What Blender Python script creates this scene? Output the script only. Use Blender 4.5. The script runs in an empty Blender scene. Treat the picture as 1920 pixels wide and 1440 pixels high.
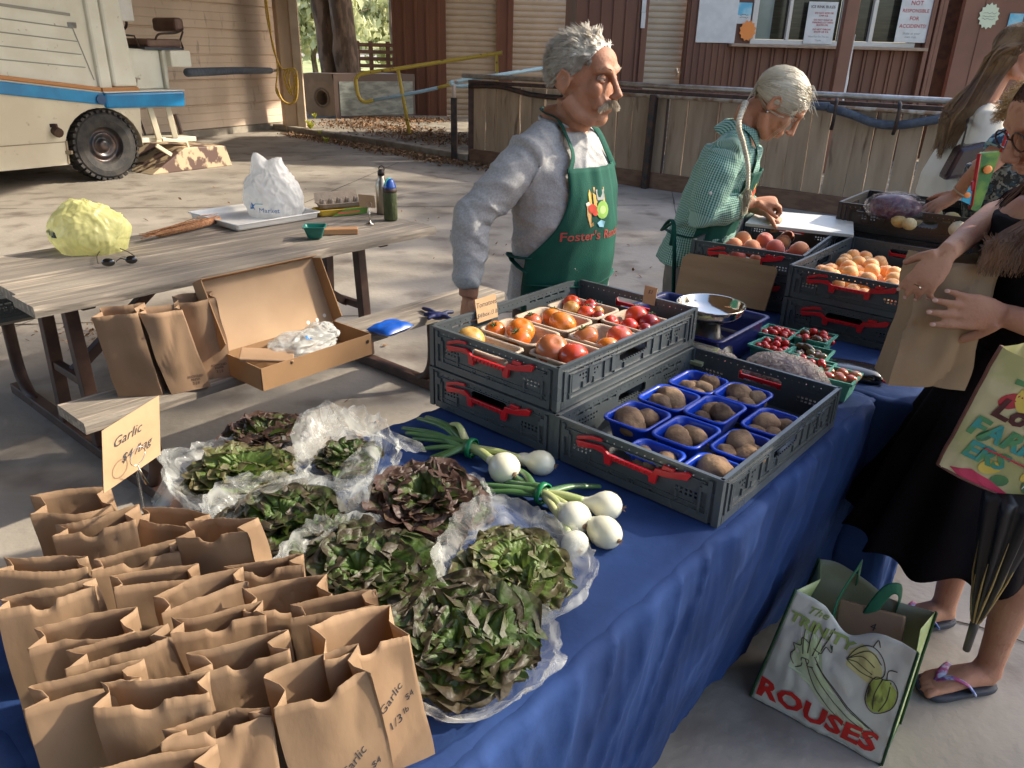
import bpy, math, random
from mathutils import Vector, Matrix, noise, Euler
R = math.radians; sin = math.sin; cos = math.cos; PI = math.pi
rnd = random.Random(7)
scn = bpy.context.scene
col = scn.collection
V3 = Vector
# ---------------------------------------------------------------- camera
CF, CP, CR, CH = 1434.0, R(23.51), R(1.408), 1.59
fwd = V3((0, cos(CP), -sin(CP))); rt0 = V3((1, 0, 0)); up0 = rt0.cross(fwd)
rt = rt0 * cos(CR) + up0 * sin(CR); up = up0 * cos(CR) - rt0 * sin(CR)
cam = bpy.data.cameras.new('camera'); camo = bpy.data.objects.new('camera', cam); col.objects.link(camo)
cam.sensor_width = 36; cam.lens = CF / 1920 * 36; cam.clip_end = 500; cam.clip_start = .05
camo.matrix_world = Matrix(((rt.x, up.x, -fwd.x, 0), (rt.y, up.y, -fwd.y, 0), (rt.z, up.z, -fwd.z, CH), (0, 0, 0, 1)))
scn.camera = camo
def ray(px, py): return rt * ((px - 960) / CF) - up * ((py - 720) / CF) + fwd
def at(px, py, z=0.0):
    d = ray(px, py); return V3((0, 0, CH)) + d * ((z - CH) / d.z)
def atY(px, py, Y):
    d = ray(px, py); return V3((0, 0, CH)) + d * (Y / d.y)
def onpl(px, py, P0, d):                   # point where a sight line meets the vertical plane through P0 along d
    r = ray(px, py); d = V3((d[0], d[1], 0)).normalized(); n = V3((d.y, -d.x, 0))
    return V3((0, 0, CH)) + r * ((P0[0] * n.x + P0[1] * n.y) / (r.x * n.x + r.y * n.y))
# ---------------------------------------------------------------- objects
def tag(o, label=None, cat=None, group=None, kind=None):
    if label: o['label'] = label
    if cat: o['category'] = cat
    if group: o['group'] = group
    if kind: o['kind'] = kind
    return o
def empty(name, loc=(0, 0, 0), rz=0.0, label=None, cat=None, group=None):
    o = bpy.data.objects.new(name, None); col.objects.link(o); o.location = loc; o.rotation_euler = (0, 0, rz)
    o.empty_display_size = .05
    return tag(o, label, cat, group)
def kids(o): return [c for c in bpy.data.objects if c.parent == o]
def copy_tree(o, loc=None, rz=None, label=None, group=None, rot=None, parent=None):
    c = o.copy(); col.objects.link(c); c.parent = parent
    for ch in kids(o): copy_tree(ch, parent=c)
    if loc is not None: c.location = loc
    if rz is not None: c.rotation_euler = (0, 0, rz)
    if rot is not None: c.rotation_euler = rot
    if label: c['label'] = label
    if group: c['group'] = group
    return c
class MB:
    def __init__(s): s.v = []; s.f = []; s.m = []; s.uv = {}; s.cur = 0
    def add(s, vs, fs):
        b = len(s.v); s.v += [tuple(v) for v in vs]; s.f += [tuple(b + i for i in f) for f in fs]; s.m += [s.cur] * len(fs)
        return b
    def box(s, c, d, rz=0.0, M=None):
        x, y, z = d[0] / 2, d[1] / 2, d[2] / 2; c = V3(c)
        M = M or Matrix.Rotation(rz, 3, 'Z')
        vs = [c + M @ V3((a * x, b * y, e * z)) for e in (-1, 1) for a, b in ((-1, -1), (1, -1), (1, 1), (-1, 1))]
        s.add(vs, [(3, 2, 1, 0), (4, 5, 6, 7), (0, 1, 5, 4), (1, 2, 6, 5), (2, 3, 7, 6), (3, 0, 4, 7)])
    def bar(s, a, b, w, h=None, upv=(0, 0, 1)):              # box bar from a to b
        a = V3(a); b = V3(b); h = h or w; d = b - a; z = d.normalized(); x = V3(upv).cross(z)
        if x.length < 1e-4: x = V3((1, 0, 0)).cross(z)
        x.normalize(); y = z.cross(x)
        vs = [p + x * (i * w / 2) + y * (j * h / 2) for p in (a, b) for i, j in ((-1, -1), (1, -1), (1, 1), (-1, 1))]
        s.add(vs, [(3, 2, 1, 0), (4, 5, 6, 7), (0, 1, 5, 4), (1, 2, 6, 5), (2, 3, 7, 6), (3, 0, 4, 7)])
    def quad(s, a, b, c, d): s.add([a, b, c, d], [(0, 1, 2, 3)])
    def prism(s, poly, o, ex, ey, ez, t0, t1):               # polygon in plane (ex,ey), extruded along ez from t0 to t1
        o = V3(o); ex = V3(ex); ey = V3(ey); ez = V3(ez); n = len(poly)
        vs = [o + ex * x + ey * y + ez * t for t in (t0, t1) for x, y in poly]
        s.add(vs, [tuple(range(n - 1, -1, -1)), tuple(range(n, 2 * n))] + [(i, (i + 1) % n, n + (i + 1) % n, n + i) for i in range(n)])
    def loft(s, rings, cap=True, closed=True):
        n = len(rings[0]); vs = [p for r in rings for p in r]; fs = []
        for i in range(len(rings) - 1):
            for j in range(n if closed else n - 1):
                k = (j + 1) % n; fs.append((i * n + j, i * n + k, (i + 1) * n + k, (i + 1) * n + j))
        if cap and closed: fs += [tuple(range(n - 1, -1, -1)), tuple(range((len(rings) - 1) * n, len(rings) * n))]
        return s.add(vs, fs)
    def tube(s, pts, r, n=8, cap=True, flat=1.0, upv=None):
        pts = [V3(p) for p in pts]; m = len(pts); rr = r if isinstance(r, (list, tuple)) else [r] * m
        t = (pts[1] - pts[0]).normalized(); u = V3(upv) if upv else (V3((0, 0, 1)) if abs(t.z) < .9 else V3((1, 0, 0)))
        x = (u - t * u.dot(t)).normalized(); rings = []
        for i in range(m):
            t = (pts[min(i + 1, m - 1)] - pts[max(i - 1, 0)])
            if t.length < 1e-9: t = V3((0, 0, 1))
            t.normalize(); x = (x - t * x.dot(t)).normalized(); y = t.cross(x)
            rings.append([pts[i] + x * (rr[i] * flat * cos(2 * PI * j / n)) + y * (rr[i] * sin(2 * PI * j / n)) for j in range(n)])
        s.loft(rings, cap)
    def lathe(s, prof, c=(0, 0, 0), n=24, M=None, cap=False):
        c = V3(c); rings = []
        for r, z in prof:
            rr = []
            for j in range(n):
                p = V3((r * cos(2 * PI * j / n), r * sin(2 * PI * j / n), z)); rr.append(c + (M @ p if M else p))
            rings.append(rr)
        s.loft(rings, cap)
    def ball(s, c, r, n=16, m=10, M=None, fn=None):
        c = V3(c); r = V3(r) if not isinstance(r, (int, float)) else V3((r, r, r)); vs = []; fs = []
        for i in range(m + 1):
            th = PI * i / m
            for j in range(n):
                ph = 2 * PI * j / n; d = V3((sin(th) * cos(ph), sin(th) * sin(ph), cos(th)))
                k = fn(d) if fn else 1.0; p = V3((d.x * r.x, d.y * r.y, d.z * r.z)) * k
                vs.append(c + (M @ p if M else p))
                if i in (0, m): break
        idx = lambda i, j: 0 if i == 0 else (1 + (m - 1) * n if i == m else 1 + (i - 1) * n + j % n)
        for i in range(m):
            for j in range(n):
                q = [idx(i, j), idx(i + 1, j), idx(i + 1, j + 1), idx(i, j + 1)]
                q = [a for k, a in enumerate(q) if a not in q[:k]]
                if len(q) > 2: fs.append(q)
        s.add(vs, fs)
    def grid(s, fn, nu, nv, uvs=False):
        vs = [fn(i / nu, j / nv) for i in range(nu + 1) for j in range(nv + 1)]; w = nv + 1
        b = s.add(vs, [(i * w + j, (i + 1) * w + j, (i + 1) * w + j + 1, i * w + j + 1) for i in range(nu) for j in range(nv)])
        if uvs:
            for i in range(nu + 1):
                for j in range(nv + 1): s.uv[b + i * w + j] = (i / nu, j / nv)
    def text(s, txt, o, ex, ey, size, align='CENTER', shear=0, ext=.0004, bold=0.0):
        cu = bpy.data.curves.new('t', 'FONT'); cu.body = txt; cu.size = size; cu.align_x = align; cu.align_y = 'CENTER'; cu.shear = shear; cu.offset = bold
        cu.resolution_u = 2; ob = bpy.data.objects.new('t', cu); col.objects.link(ob)
        me = bpy.data.meshes.new_from_object(ob.evaluated_get(bpy.context.evaluated_depsgraph_get()))
        ex = V3(ex).normalized(); ey = V3(ey).normalized(); ez = ex.cross(ey); o = V3(o)
        s.add([o + ex * v.co.x + ey * v.co.y + ez * ext for v in me.vertices], [tuple(p.vertices) for p in me.polygons])
        bpy.data.objects.remove(ob); bpy.data.curves.remove(cu); bpy.data.meshes.remove(me)
    def build(s, name, mats, parent=None, smooth=False, bevel=0, solid=0, sub=0, label=None, cat=None, group=None, kind=None, base=True, soff=0.0, autosm=None):
        me = bpy.data.meshes.new(name); o = bpy.data.objects.new(name, me); col.objects.link(o)
        mats = mats if isinstance(mats, (list, tuple)) else [mats]
        off = V3((0, 0, 0))
        if parent is not None:
            o.parent = parent; off = V3(parent.get('_o', (0, 0, 0)))
            if parent.get('_o') is not None: o['_o'] = tuple(off)
        elif base and s.v:
            xs = [v[0] for v in s.v]; ys = [v[1] for v in s.v]; zs = [v[2] for v in s.v]
            off = V3(((min(xs) + max(xs)) / 2, (min(ys) + max(ys)) / 2, min(zs))); o.location = off; o['_o'] = tuple(off)
        me.from_pydata([(a - off.x, b - off.y, c - off.z) for a, b, c in s.v], [], s.f)
        for m in mats: me.materials.append(m)
        if any(s.m): me.polygons.foreach_set('material_index', s.m)
        if smooth: me.polygons.foreach_set('use_smooth', [True] * len(s.f))
        if s.uv:
            u = me.uv_layers.new(name='uv')
            for l in me.loops: u.data[l.index].uv = s.uv.get(l.vertex_index, (0, 0))
        me.validate(); me.update()
        if solid:
            mo = o.modifiers.new('s', 'SOLIDIFY'); mo.thickness = solid; mo.offset = soff
        if bevel:
            mo = o.modifiers.new('b', 'BEVEL'); mo.width = bevel; mo.segments = 2; mo.limit_method = 'ANGLE'; mo.angle_limit = R(40)
            if not smooth: me.polygons.foreach_set('use_smooth', [False] * len(s.f))
        if sub:
            mo = o.modifiers.new('u', 'SUBSURF'); mo.levels = sub; mo.render_levels = sub
        return tag(o, label, cat, group, kind)
from mathutils.bvhtree import BVHTree
def project(mb, target, d, off=.0006, back=.06):    # wrap flat print onto a surface: move each vertex along d until it meets the target
    dg = bpy.context.evaluated_depsgraph_get(); bpy.context.view_layer.update(); e = target.evaluated_get(dg); me = e.to_mesh(); mw = target.matrix_world
    bv = BVHTree.FromPolygons([mw @ v.co for v in me.vertices], [tuple(p.vertices) for p in me.polygons]); e.to_mesh_clear(); d = V3(d).normalized()
    for i, v in enumerate(mb.v):
        h = bv.ray_cast(V3(v) - d * back, d, back * 3)
        if h[0] is not None: mb.v[i] = tuple(h[0] - d * off)
def attach(o, parent):                               # hang a world-space mesh under a thing that has no rotation
    o.parent = parent; o.location = -V3(parent.get('_o', parent.location)); return o
def root(name, loc, label, cat, group=None):     # an Empty whose parts are given in world coordinates
    o = empty(name, loc, 0, label, cat, group); o['_o'] = tuple(loc); return o
def skin_union(mb, voxel, smooth=6, fac=.5):     # fuse overlapping closed shapes into one continuous surface
    me = bpy.data.meshes.new('x'); me.from_pydata(mb.v, [], mb.f); o = bpy.data.objects.new('x', me); col.objects.link(o)
    m = o.modifiers.new('r', 'REMESH'); m.mode = 'VOXEL'; m.voxel_size = voxel
    m2 = o.modifiers.new('s', 'SMOOTH'); m2.iterations = smooth; m2.factor = fac
    e = bpy.data.meshes.new_from_object(o.evaluated_get(bpy.context.evaluated_depsgraph_get()))
    out = MB(); out.v = [tuple(v.co) for v in e.vertices]; out.f = [tuple(p.vertices) for p in e.polygons]; out.m = [0] * len(out.f)
    bpy.data.objects.remove(o); bpy.data.meshes.remove(me)
    nr = [V3(v.normal) for v in e.vertices]; bpy.data.meshes.remove(e)
    return out, nr
def push(mb, nr, brushes):                       # local pushes: (centre, radius, vector or amount along normal)
    for c, r, a in brushes:
        c = V3(c); rr = r * r * 9
        for i, v in enumerate(mb.v):
            d2 = (v[0] - c.x) ** 2 + (v[1] - c.y) ** 2 + (v[2] - c.z) ** 2
            if d2 < rr:
                k = math.exp(-d2 / (r * r)); q = (V3(a) if not isinstance(a, (int, float)) else nr[i] * a) * k
                mb.v[i] = (v[0] + q.x, v[1] + q.y, v[2] + q.z)
def wrinkle(mb, nr, amp, sc, fold=None, seed=0):
    o = V3((seed * 3.1, seed * 1.7, seed * 5.3))
    for i, v in enumerate(mb.v):
        p = V3(v); k = noise.noise(V3((p.x * sc[0], p.y * sc[1], p.z * sc[2])) + o)
        k2 = 1 - 2 * abs(noise.noise(V3((p.x * sc[0] * 1.7, p.y * sc[1] * 1.7, p.z * sc[2] * 1.7)) - o))
        q = nr[i] * (amp * (k * .6 + k2 * .5)); mb.v[i] = (v[0] + q.x, v[1] + q.y, v[2] + q.z)
# ---------------------------------------------------------------- materials
def mat(name, c, r=.6, m=0.0, c2=None, s=8.0, lo=.4, hi=.6, det=4.0, st=(1, 1, 1), c3=None, s3=30.0, lo3=.5, hi3=.62, bump=0.0, bs=60.0, bst=None,
        spec=.5, sss=0.0, ssc=(1, .3, .1), trans=0.0, tl=0.0, rv=0.0, coat=0.0, sheen=0.0, rr=0.0):
    M = bpy.data.materials.new(name); M.use_nodes = True; nt = M.node_tree; N = nt.nodes; L = nt.links
    b = N['Principled BSDF']; I = b.inputs
    def mx(f, a, bb):
        x = N.new('ShaderNodeMix'); x.data_type = 'RGBA'
        L.new(f, x.inputs[0])
        for k, q in ((6, a), (7, bb)):
            if hasattr(q, 'links'): L.new(q, x.inputs[k])
            else: x.inputs[k].default_value = (*q, 1)
        return x.outputs[2]
    tc = N.new('ShaderNodeTexCoord'); mp = N.new('ShaderNodeMapping'); L.new(tc.outputs['Object'], mp.inputs[0]); mp.inputs['Scale'].default_value = st
    oi = N.new('ShaderNodeObjectInfo')
    ad = N.new('ShaderNodeVectorMath'); ad.operation = 'MULTIPLY_ADD'; L.new(oi.outputs['Random'], ad.inputs[0]); ad.inputs[1].default_value = (37, 91, 53); L.new(mp.outputs[0], ad.inputs[2])
    def nz(sc, lo, hi, d, vec=None):
        n = N.new('ShaderNodeTexNoise'); n.inputs['Scale'].default_value = sc; n.inputs['Detail'].default_value = d; L.new(vec or ad.outputs[0], n.inputs['Vector'])
        q = N.new('ShaderNodeMapRange'); q.inputs[1].default_value = lo; q.inputs[2].default_value = hi; L.new(n.outputs[0], q.inputs[0]); return q.outputs[0], n.outputs[0]
    cc = c
    if c2: f, _ = nz(s, lo, hi, det); cc = mx(f, c, c2)
    if c3: f, _ = nz(s3, lo3, hi3, 3); cc = mx(f, cc, c3)
    if rv:
        h = N.new('ShaderNodeHueSaturation'); q = N.new('ShaderNodeMapRange'); L.new(oi.outputs['Random'], q.inputs[0]); q.inputs[3].default_value = 1 - rv; q.inputs[4].default_value = 1 + rv
        L.new(q.outputs[0], h.inputs['Value'])
        if hasattr(cc, 'links'): L.new(cc, h.inputs['Color'])
        else: h.inputs['Color'].default_value = (*cc, 1)
        cc = h.outputs[0]
    if hasattr(cc, 'links'): L.new(cc, I['Base Color'])
    else: I['Base Color'].default_value = (*cc, 1)
    I['Roughness'].default_value = r; I['Metallic'].default_value = m; I['Specular IOR Level'].default_value = spec
    if rr:
        f, _ = nz(s * 1.7, .35, .65, 3); q = N.new('ShaderNodeMapRange'); L.new(f, q.inputs[0]); q.inputs[3].default_value = max(0, r - rr); q.inputs[4].default_value = r + rr; L.new(q.outputs[0], I['Roughness'])
    if sss: I['Subsurface Weight'].default_value = sss; I['Subsurface Radius'].default_value = ssc; I['Subsurface Scale'].default_value = .01
    if trans: I['Transmission Weight'].default_value = trans
    if coat: I['Coat Weight'].default_value = coat; I['Coat Roughness'].default_value = .15
    if sheen: I['Sheen Weight'].default_value = sheen
    if bump:
        mp2 = N.new('ShaderNodeMapping'); L.new(tc.outputs['Object'], mp2.inputs[0]); mp2.inputs['Scale'].default_value = bst or st
        _, n = nz(bs, 0, 1, 4, mp2.outputs[0]); u = N.new('ShaderNodeBump'); u.inputs['Strength'].default_value = min(bump, 1); u.inputs['Distance'].default_value = .01 * max(1, bump)
        L.new(n, u.inputs['Height']); L.new(u.outputs[0], I['Normal'])
    if tl:                                          # thin sheet letting light through
        t = N.new('ShaderNodeBsdfTranslucent'); ms = N.new('ShaderNodeMixShader'); ms.inputs[0].default_value = tl
        if hasattr(cc, 'links'): L.new(cc, t.inputs[0])
        else: t.inputs[0].default_value = (*cc, 1)
        L.new(b.outputs[0], ms.inputs[1]); L.new(t.outputs[0], ms.inputs[2]); L.new(ms.outputs[0], N['Material Output'].inputs[0])
    M['bsdf'] = b.name
    return M
def film(name, c=(.8, .85, .84), a0=.25, a1=.7, s=14.0, r=.2, bump=.6):       # crumpled translucent plastic film
    M = bpy.data.materials.new(name); M.use_nodes = True; nt = M.node_tree; N = nt.nodes; L = nt.links; b = N['Principled BSDF']
    b.inputs['Base Color'].default_value = (*c, 1); b.inputs['Roughness'].default_value = r
    tc = N.new('ShaderNodeTexCoord'); n = N.new('ShaderNodeTexNoise'); n.inputs['Scale'].default_value = s; n.inputs['Detail'].default_value = 5; n.inputs['Distortion'].default_value = 1.5
    L.new(tc.outputs['Object'], n.inputs['Vector'])
    q = N.new('ShaderNodeMapRange'); q.inputs[1].default_value = .35; q.inputs[2].default_value = .68; q.inputs[3].default_value = a0; q.inputs[4].default_value = a1; L.new(n.outputs[0], q.inputs[0])
    u = N.new('ShaderNodeBump'); u.inputs['Strength'].default_value = bump; u.inputs['Distance'].default_value = .02; L.new(n.outputs[0], u.inputs['Height']); L.new(u.outputs[0], b.inputs['Normal'])
    t = N.new('ShaderNodeBsdfTranslucent'); t.inputs[0].default_value = (*c, 1); ms = N.new('ShaderNodeMixShader'); ms.inputs[0].default_value = .45
    L.new(b.outputs[0], ms.inputs[1]); L.new(t.outputs[0], ms.inputs[2])
    tr = N.new('ShaderNodeBsdfTransparent'); m2 = N.new('ShaderNodeMixShader'); L.new(q.outputs[0], m2.inputs[0]); L.new(tr.outputs[0], m2.inputs[1]); L.new(ms.outputs[0], m2.inputs[2])
    L.new(m2.outputs[0], N['Material Output'].inputs[0]); return M
T = .754                                            # table top height
U = V3((.656, .755, 0)); W = V3((.755, -.656, 0))   # along / across the stall tables
def st(s, t, z=0.0): return U * s + W * t + V3((0, 0, z))
# ================================================================ light and setting
SUN = V3((.80, .20, .565)).normalized()
w = bpy.data.worlds.new('World'); scn.world = w; w.use_nodes = True; nt = w.node_tree
sk = nt.nodes.new('ShaderNodeTexSky'); sk.sky_type = 'NISHITA'; sk.sun_disc = False
sk.sun_elevation = math.asin(SUN.z); sk.sun_rotation = math.atan2(SUN.x, SUN.y); sk.air_density = 1.0; sk.dust_density = 2.5
nt.links.new(sk.outputs[0], nt.nodes['Background'].inputs[0]); nt.nodes['Background'].inputs[1].default_value = .15
sl = bpy.data.lights.new('sun', 'SUN'); sl.energy = 2.6; sl.angle = R(1.0); sl.color = (1, .90, .74)
so = bpy.data.objects.new('sun', sl); col.objects.link(so); so.rotation_euler = SUN.to_track_quat('Z', 'Y').to_euler(); so.location = (6, 0, 9)
scn.view_settings.view_transform = 'Standard'; scn.view_settings.look = 'None'; scn.view_settings.exposure = 1.58; scn.view_settings.gamma = 1
scn.cycles.max_bounces = 8; scn.cycles.transparent_max_bounces = 24; scn.cycles.diffuse_bounces = 4
scn.cycles.use_adaptive_sampling = True; scn.cycles.sample_clamp_indirect = 6; scn.cycles.use_denoising = True

M_con = mat('concrete', (.355, .315, .265), r=.8, c2=(.25, .22, .18), s=1.3, lo=.35, hi=.65, det=9, c3=(.16, .13, .105), s3=3.4, lo3=.52, hi3=.74, bump=.35, bs=28)
M_con2 = mat('old_concrete', (.25, .22, .17), r=.9, c2=(.14, .115, .085), s=2.2, det=9, c3=(.34, .31, .25), s3=7, lo3=.55, hi3=.7, bump=.5, bs=20)
M_kerb = mat('kerb_concrete', (.33, .29, .23), r=.85, c2=(.22, .19, .15), s=5, det=7, bump=.4, bs=25)
M_lawn = mat('lawn', (.22, .27, .09), r=.9, c2=(.36, .35, .15), s=1.2, det=6, bump=.6, bs=30)
M_roof = mat('roof_boards', (.30, .22, .15), r=.8, c2=(.22, .16, .11), s=3, st=(1, 8, 1))
M_leaf = mat('dead_leaves', (.16, .075, .035), r=.9, c2=(.30, .19, .10), s=30, det=2)
M_tan = mat('tan_siding', (.64, .50, .38), r=.6, c2=(.57, .44, .33), s=1.5, det=6, c3=(.33, .24, .17), s3=9, lo3=.62, hi3=.8, st=(1, 1, .3))
M_post = mat('tan_post', (.50, .34, .21), r=.6, c2=(.40, .26, .15), s=3, det=5, st=(1, 1, .3))
M_brown = mat('brown_paint', (.19, .078, .042), r=.55, c2=(.15, .06, .034), s=2.5, det=5, st=(1, 1, .25), bump=.1)
M_brown2 = mat('brown_panel', (.23, .10, .06), r=.5, c2=(.19, .08, .048), s=1.6, det=5)
M_shut = mat('shutter_paint', (.53, .42, .29), r=.5, c2=(.46, .36, .25), s=2, det=4)
M_fence = mat('fence_wood', (.40, .29, .19), r=.85, c2=(.24, .165, .10), s=2.2, lo=.35, hi=.75, det=6, st=(3.5, 3.5, .6), c3=(.15, .09, .055), s3=3.2, lo3=.62, hi3=.74, rv=.2, bump=.4, bs=8, bst=(9, 9, 1))
M_dark = mat('dark_iron', (.02, .018, .018), r=.5, m=.2, c2=(.06, .03, .02), s=14)
M_rust = mat('dark_brown_steel', (.040, .018, .013), r=.6, c2=(.075, .035, .022), s=10)
M_galv = mat('galvanised_pipe', (.52, .50, .46), r=.38, m=.65, c2=(.38, .33, .28), s=9, det=6)
M_foam = mat('pipe_foam', (.085, .10, .12), r=.85, c2=(.06, .07, .09), s=18, bump=.3)
M_yel = mat('chipped_yellow', (.70, .48, .07), r=.5, c2=(.28, .12, .05), s=11, lo=.58, hi=.66, det=6)
M_lblue = mat('chipped_pale_blue', (.42, .58, .62), r=.5, c2=(.36, .17, .08), s=9, lo=.6, hi=.68, det=6)
M_glass = mat('dark_glass', (.03, .028, .02), r=.08, c2=(.05, .045, .03), s=3, st=(1, 1, 9))
M_glass2 = mat('grey_glass', (.16, .20, .18), r=.08, c2=(.22, .25, .23), s=2)
M_alu = mat('window_frame_white', (.62, .58, .52), r=.4, m=.1)
M_paper = mat('sign_white', (.70, .69, .66), r=.5, c2=(.62, .61, .58), s=6)
M_red = mat('sign_red', (.45, .04, .05), r=.6); M_ink = mat('ink_black', (.03, .03, .035), r=.6); M_grey = mat('ink_grey', (.25, .25, .25), r=.6)
M_cyan = mat('flyer_blue', (.13, .45, .62), r=.5, c2=(.35, .6, .68), s=6); M_or = mat('orange_card', (.85, .28, .06), r=.6)
M_bark = mat('bark', (.085, .058, .042), r=.95, c2=(.21, .15, .11), s=7, lo=.42, hi=.6, det=8, st=(1, 1, .35), bump=1.5, bs=9, bst=(1, 1, .3))
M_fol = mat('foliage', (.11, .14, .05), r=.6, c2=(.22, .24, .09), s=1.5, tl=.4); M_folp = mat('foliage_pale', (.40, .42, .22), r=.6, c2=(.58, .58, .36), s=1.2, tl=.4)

# ground sheets
g = MB(); g.quad((-150, -120, 0), (150, -120, 0), (150, 200, 0), (-150, 200, 0)); g.build('ground', M_con, kind='structure', base=False)
g = MB(); g.quad((-60, 23, .006), (60, 23, .006), (60, 120, .006), (-60, 120, .006)); g.build('lawn', M_lawn, kind='structure', base=False)
K = [(-4.9, 16.5), (-3.4, 15.0), (-2.48, 14.2), (-1.0, 12.6), (-.72, 12.3), (9, 4.2), (14, 6), (14, 22.9), (-9, 22.9), (-9, 19)]
g = MB(); g.prism(K, (0, 0, 0), (1, 0, 0), (0, 1, 0), (0, 0, 1), .004, .085); g.build('raised_slab', M_con2, kind='structure', base=False)
g = MB()
kl = [(-5.0, 16.55), (-3.4, 15.0), (-2.48, 14.2), (-1.0, 12.6), (-.72, 12.3)]
for a, b in zip(kl[:-1], kl[1:]):
    d = (V3(b) - V3(a)).normalized(); a = V3((*a, .055)); b = V3((*b, .055)); g.bar(a + V3((d.x, d.y, 0)) * .004, b - V3((d.x, d.y, 0)) * .004, .16, .11)
g.build('kerb', M_kerb, kind='structure', bevel=.02)
# joints and cracks in the slab
g = MB()
def crack(p, q, w0, n=14, j=.05):
    p = V3((*p, 0)); q = V3((*q, 0)); d = (q - p); s = V3((-d.y, d.x, 0)).normalized(); pts = [p + d * (i / n) + s * rnd.uniform(-j, j) for i in range(n + 1)]
    for i in range(n):
        a, b = pts[i], pts[i + 1]; ww = w0 * rnd.uniform(.4, 1.3); z = V3((0, 0, .004))
        g.quad(a - s * ww + z, b - s * ww + z, b + s * ww + z, a + s * ww + z)
crack((1.35, 1.15), (1.75, 1.75), .004, 20, .02); crack((1.0, 2.1), (2.2, 1.45), .004, 16, .015); crack((1.45, 1.3), (1.2, .9), .003, 12, .02)
for y in (4.6, 8.4): crack((-9, y - 1.2), (4, y + .9), .006, 30, .004)
for x in (-3.2, .9): crack((x, 3), (x + 1.4, 12), .006, 30, .004)
M_crack = mat('crack_dirt', (.05, .04, .03), r=1); g.build('pavement_cracks', M_crack, kind='structure', base=False)
# leaf litter
g = MB()
def litter(path, n, spread, z, sz=(.02, .05)):
    for _ in range(n):
        k = rnd.random() * (len(path) - 1); i = int(k); f = k - i; a = V3(path[i]); b = V3(path[i + 1]); c = a.lerp(b, f) + V3((rnd.gauss(0, spread), rnd.gauss(0, spread)))
        r = rnd.uniform(*sz); M = Euler((rnd.gauss(0, .5), rnd.gauss(0, .5), rnd.random() * 6.3)).to_matrix(); c = V3((c.x, c.y, z + r * .4))
        g.add([c + M @ V3(q) for q in ((-r, 0, 0), (0, -r * .5, r * .15), (r, 0, 0), (0, r * .5, r * .15))], [(0, 1, 2, 3)])
litter([(-4.4, 15.6), (-3.5, 14.75), (-2.6, 13.8), (-1.7, 12.9), (-.9, 12.0)], 2600, .16, .0)
litter([(-1.2, 12.4), (-.3, 11.5), (.6, 10.9)], 500, .15, .0)
litter([(-3.8, 17.4), (-2.6, 16.4), (-1.7, 14.8), (-.7, 14)], 2200, .45, .09)
litter([(-3.6, 18.6), (-2.0, 18.3)], 1500, .3, .09)
litter([(-.75, 3.05), (-.35, 2.5), (-.3, 2.25)], 500, .06, .0, (.006, .02)); litter([(-2.6, 4.3), (-2.1, 4.0)], 250, .12, 0, (.006, .02))
litter([(-2.0, 6.5), (-3.0, 8.5), (-.5, 7.5), (1, 6)], 160, .7, 0, (.01, .03)); litter([(-.2, 3.6), (1.2, 5.2), (2, 7)], 60, .5, 0, (.01, .025))
g.build('leaf_litter', M_leaf, kind='stuff', base=False)
# roof overhead, out of view; height and edges set to block sun
g = MB(); g.box((-3.9, 2.5, 4.5), (9.0, 33, .12)); g.build('pavilion_roof', M_roof, kind='structure')
g = MB()
for y in (-2, 2.5, 7, 11.5, 16): g.box((-3.9, y, 4.3), (8.8, .18, .27))
g.build('roof_beams', M_roof, kind='structure')

m = MB(); m.box((-6.5, -5, 2.2), (14, .2, 4.3)); m.build('pavilion_wall', mat('dark_boards', (.10, .07, .05), r=.8), label='unseen dark wall added behind the camera to cut ambient light', cat='wall')  # unseen wall added behind the camera to darken faces turned that way
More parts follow.
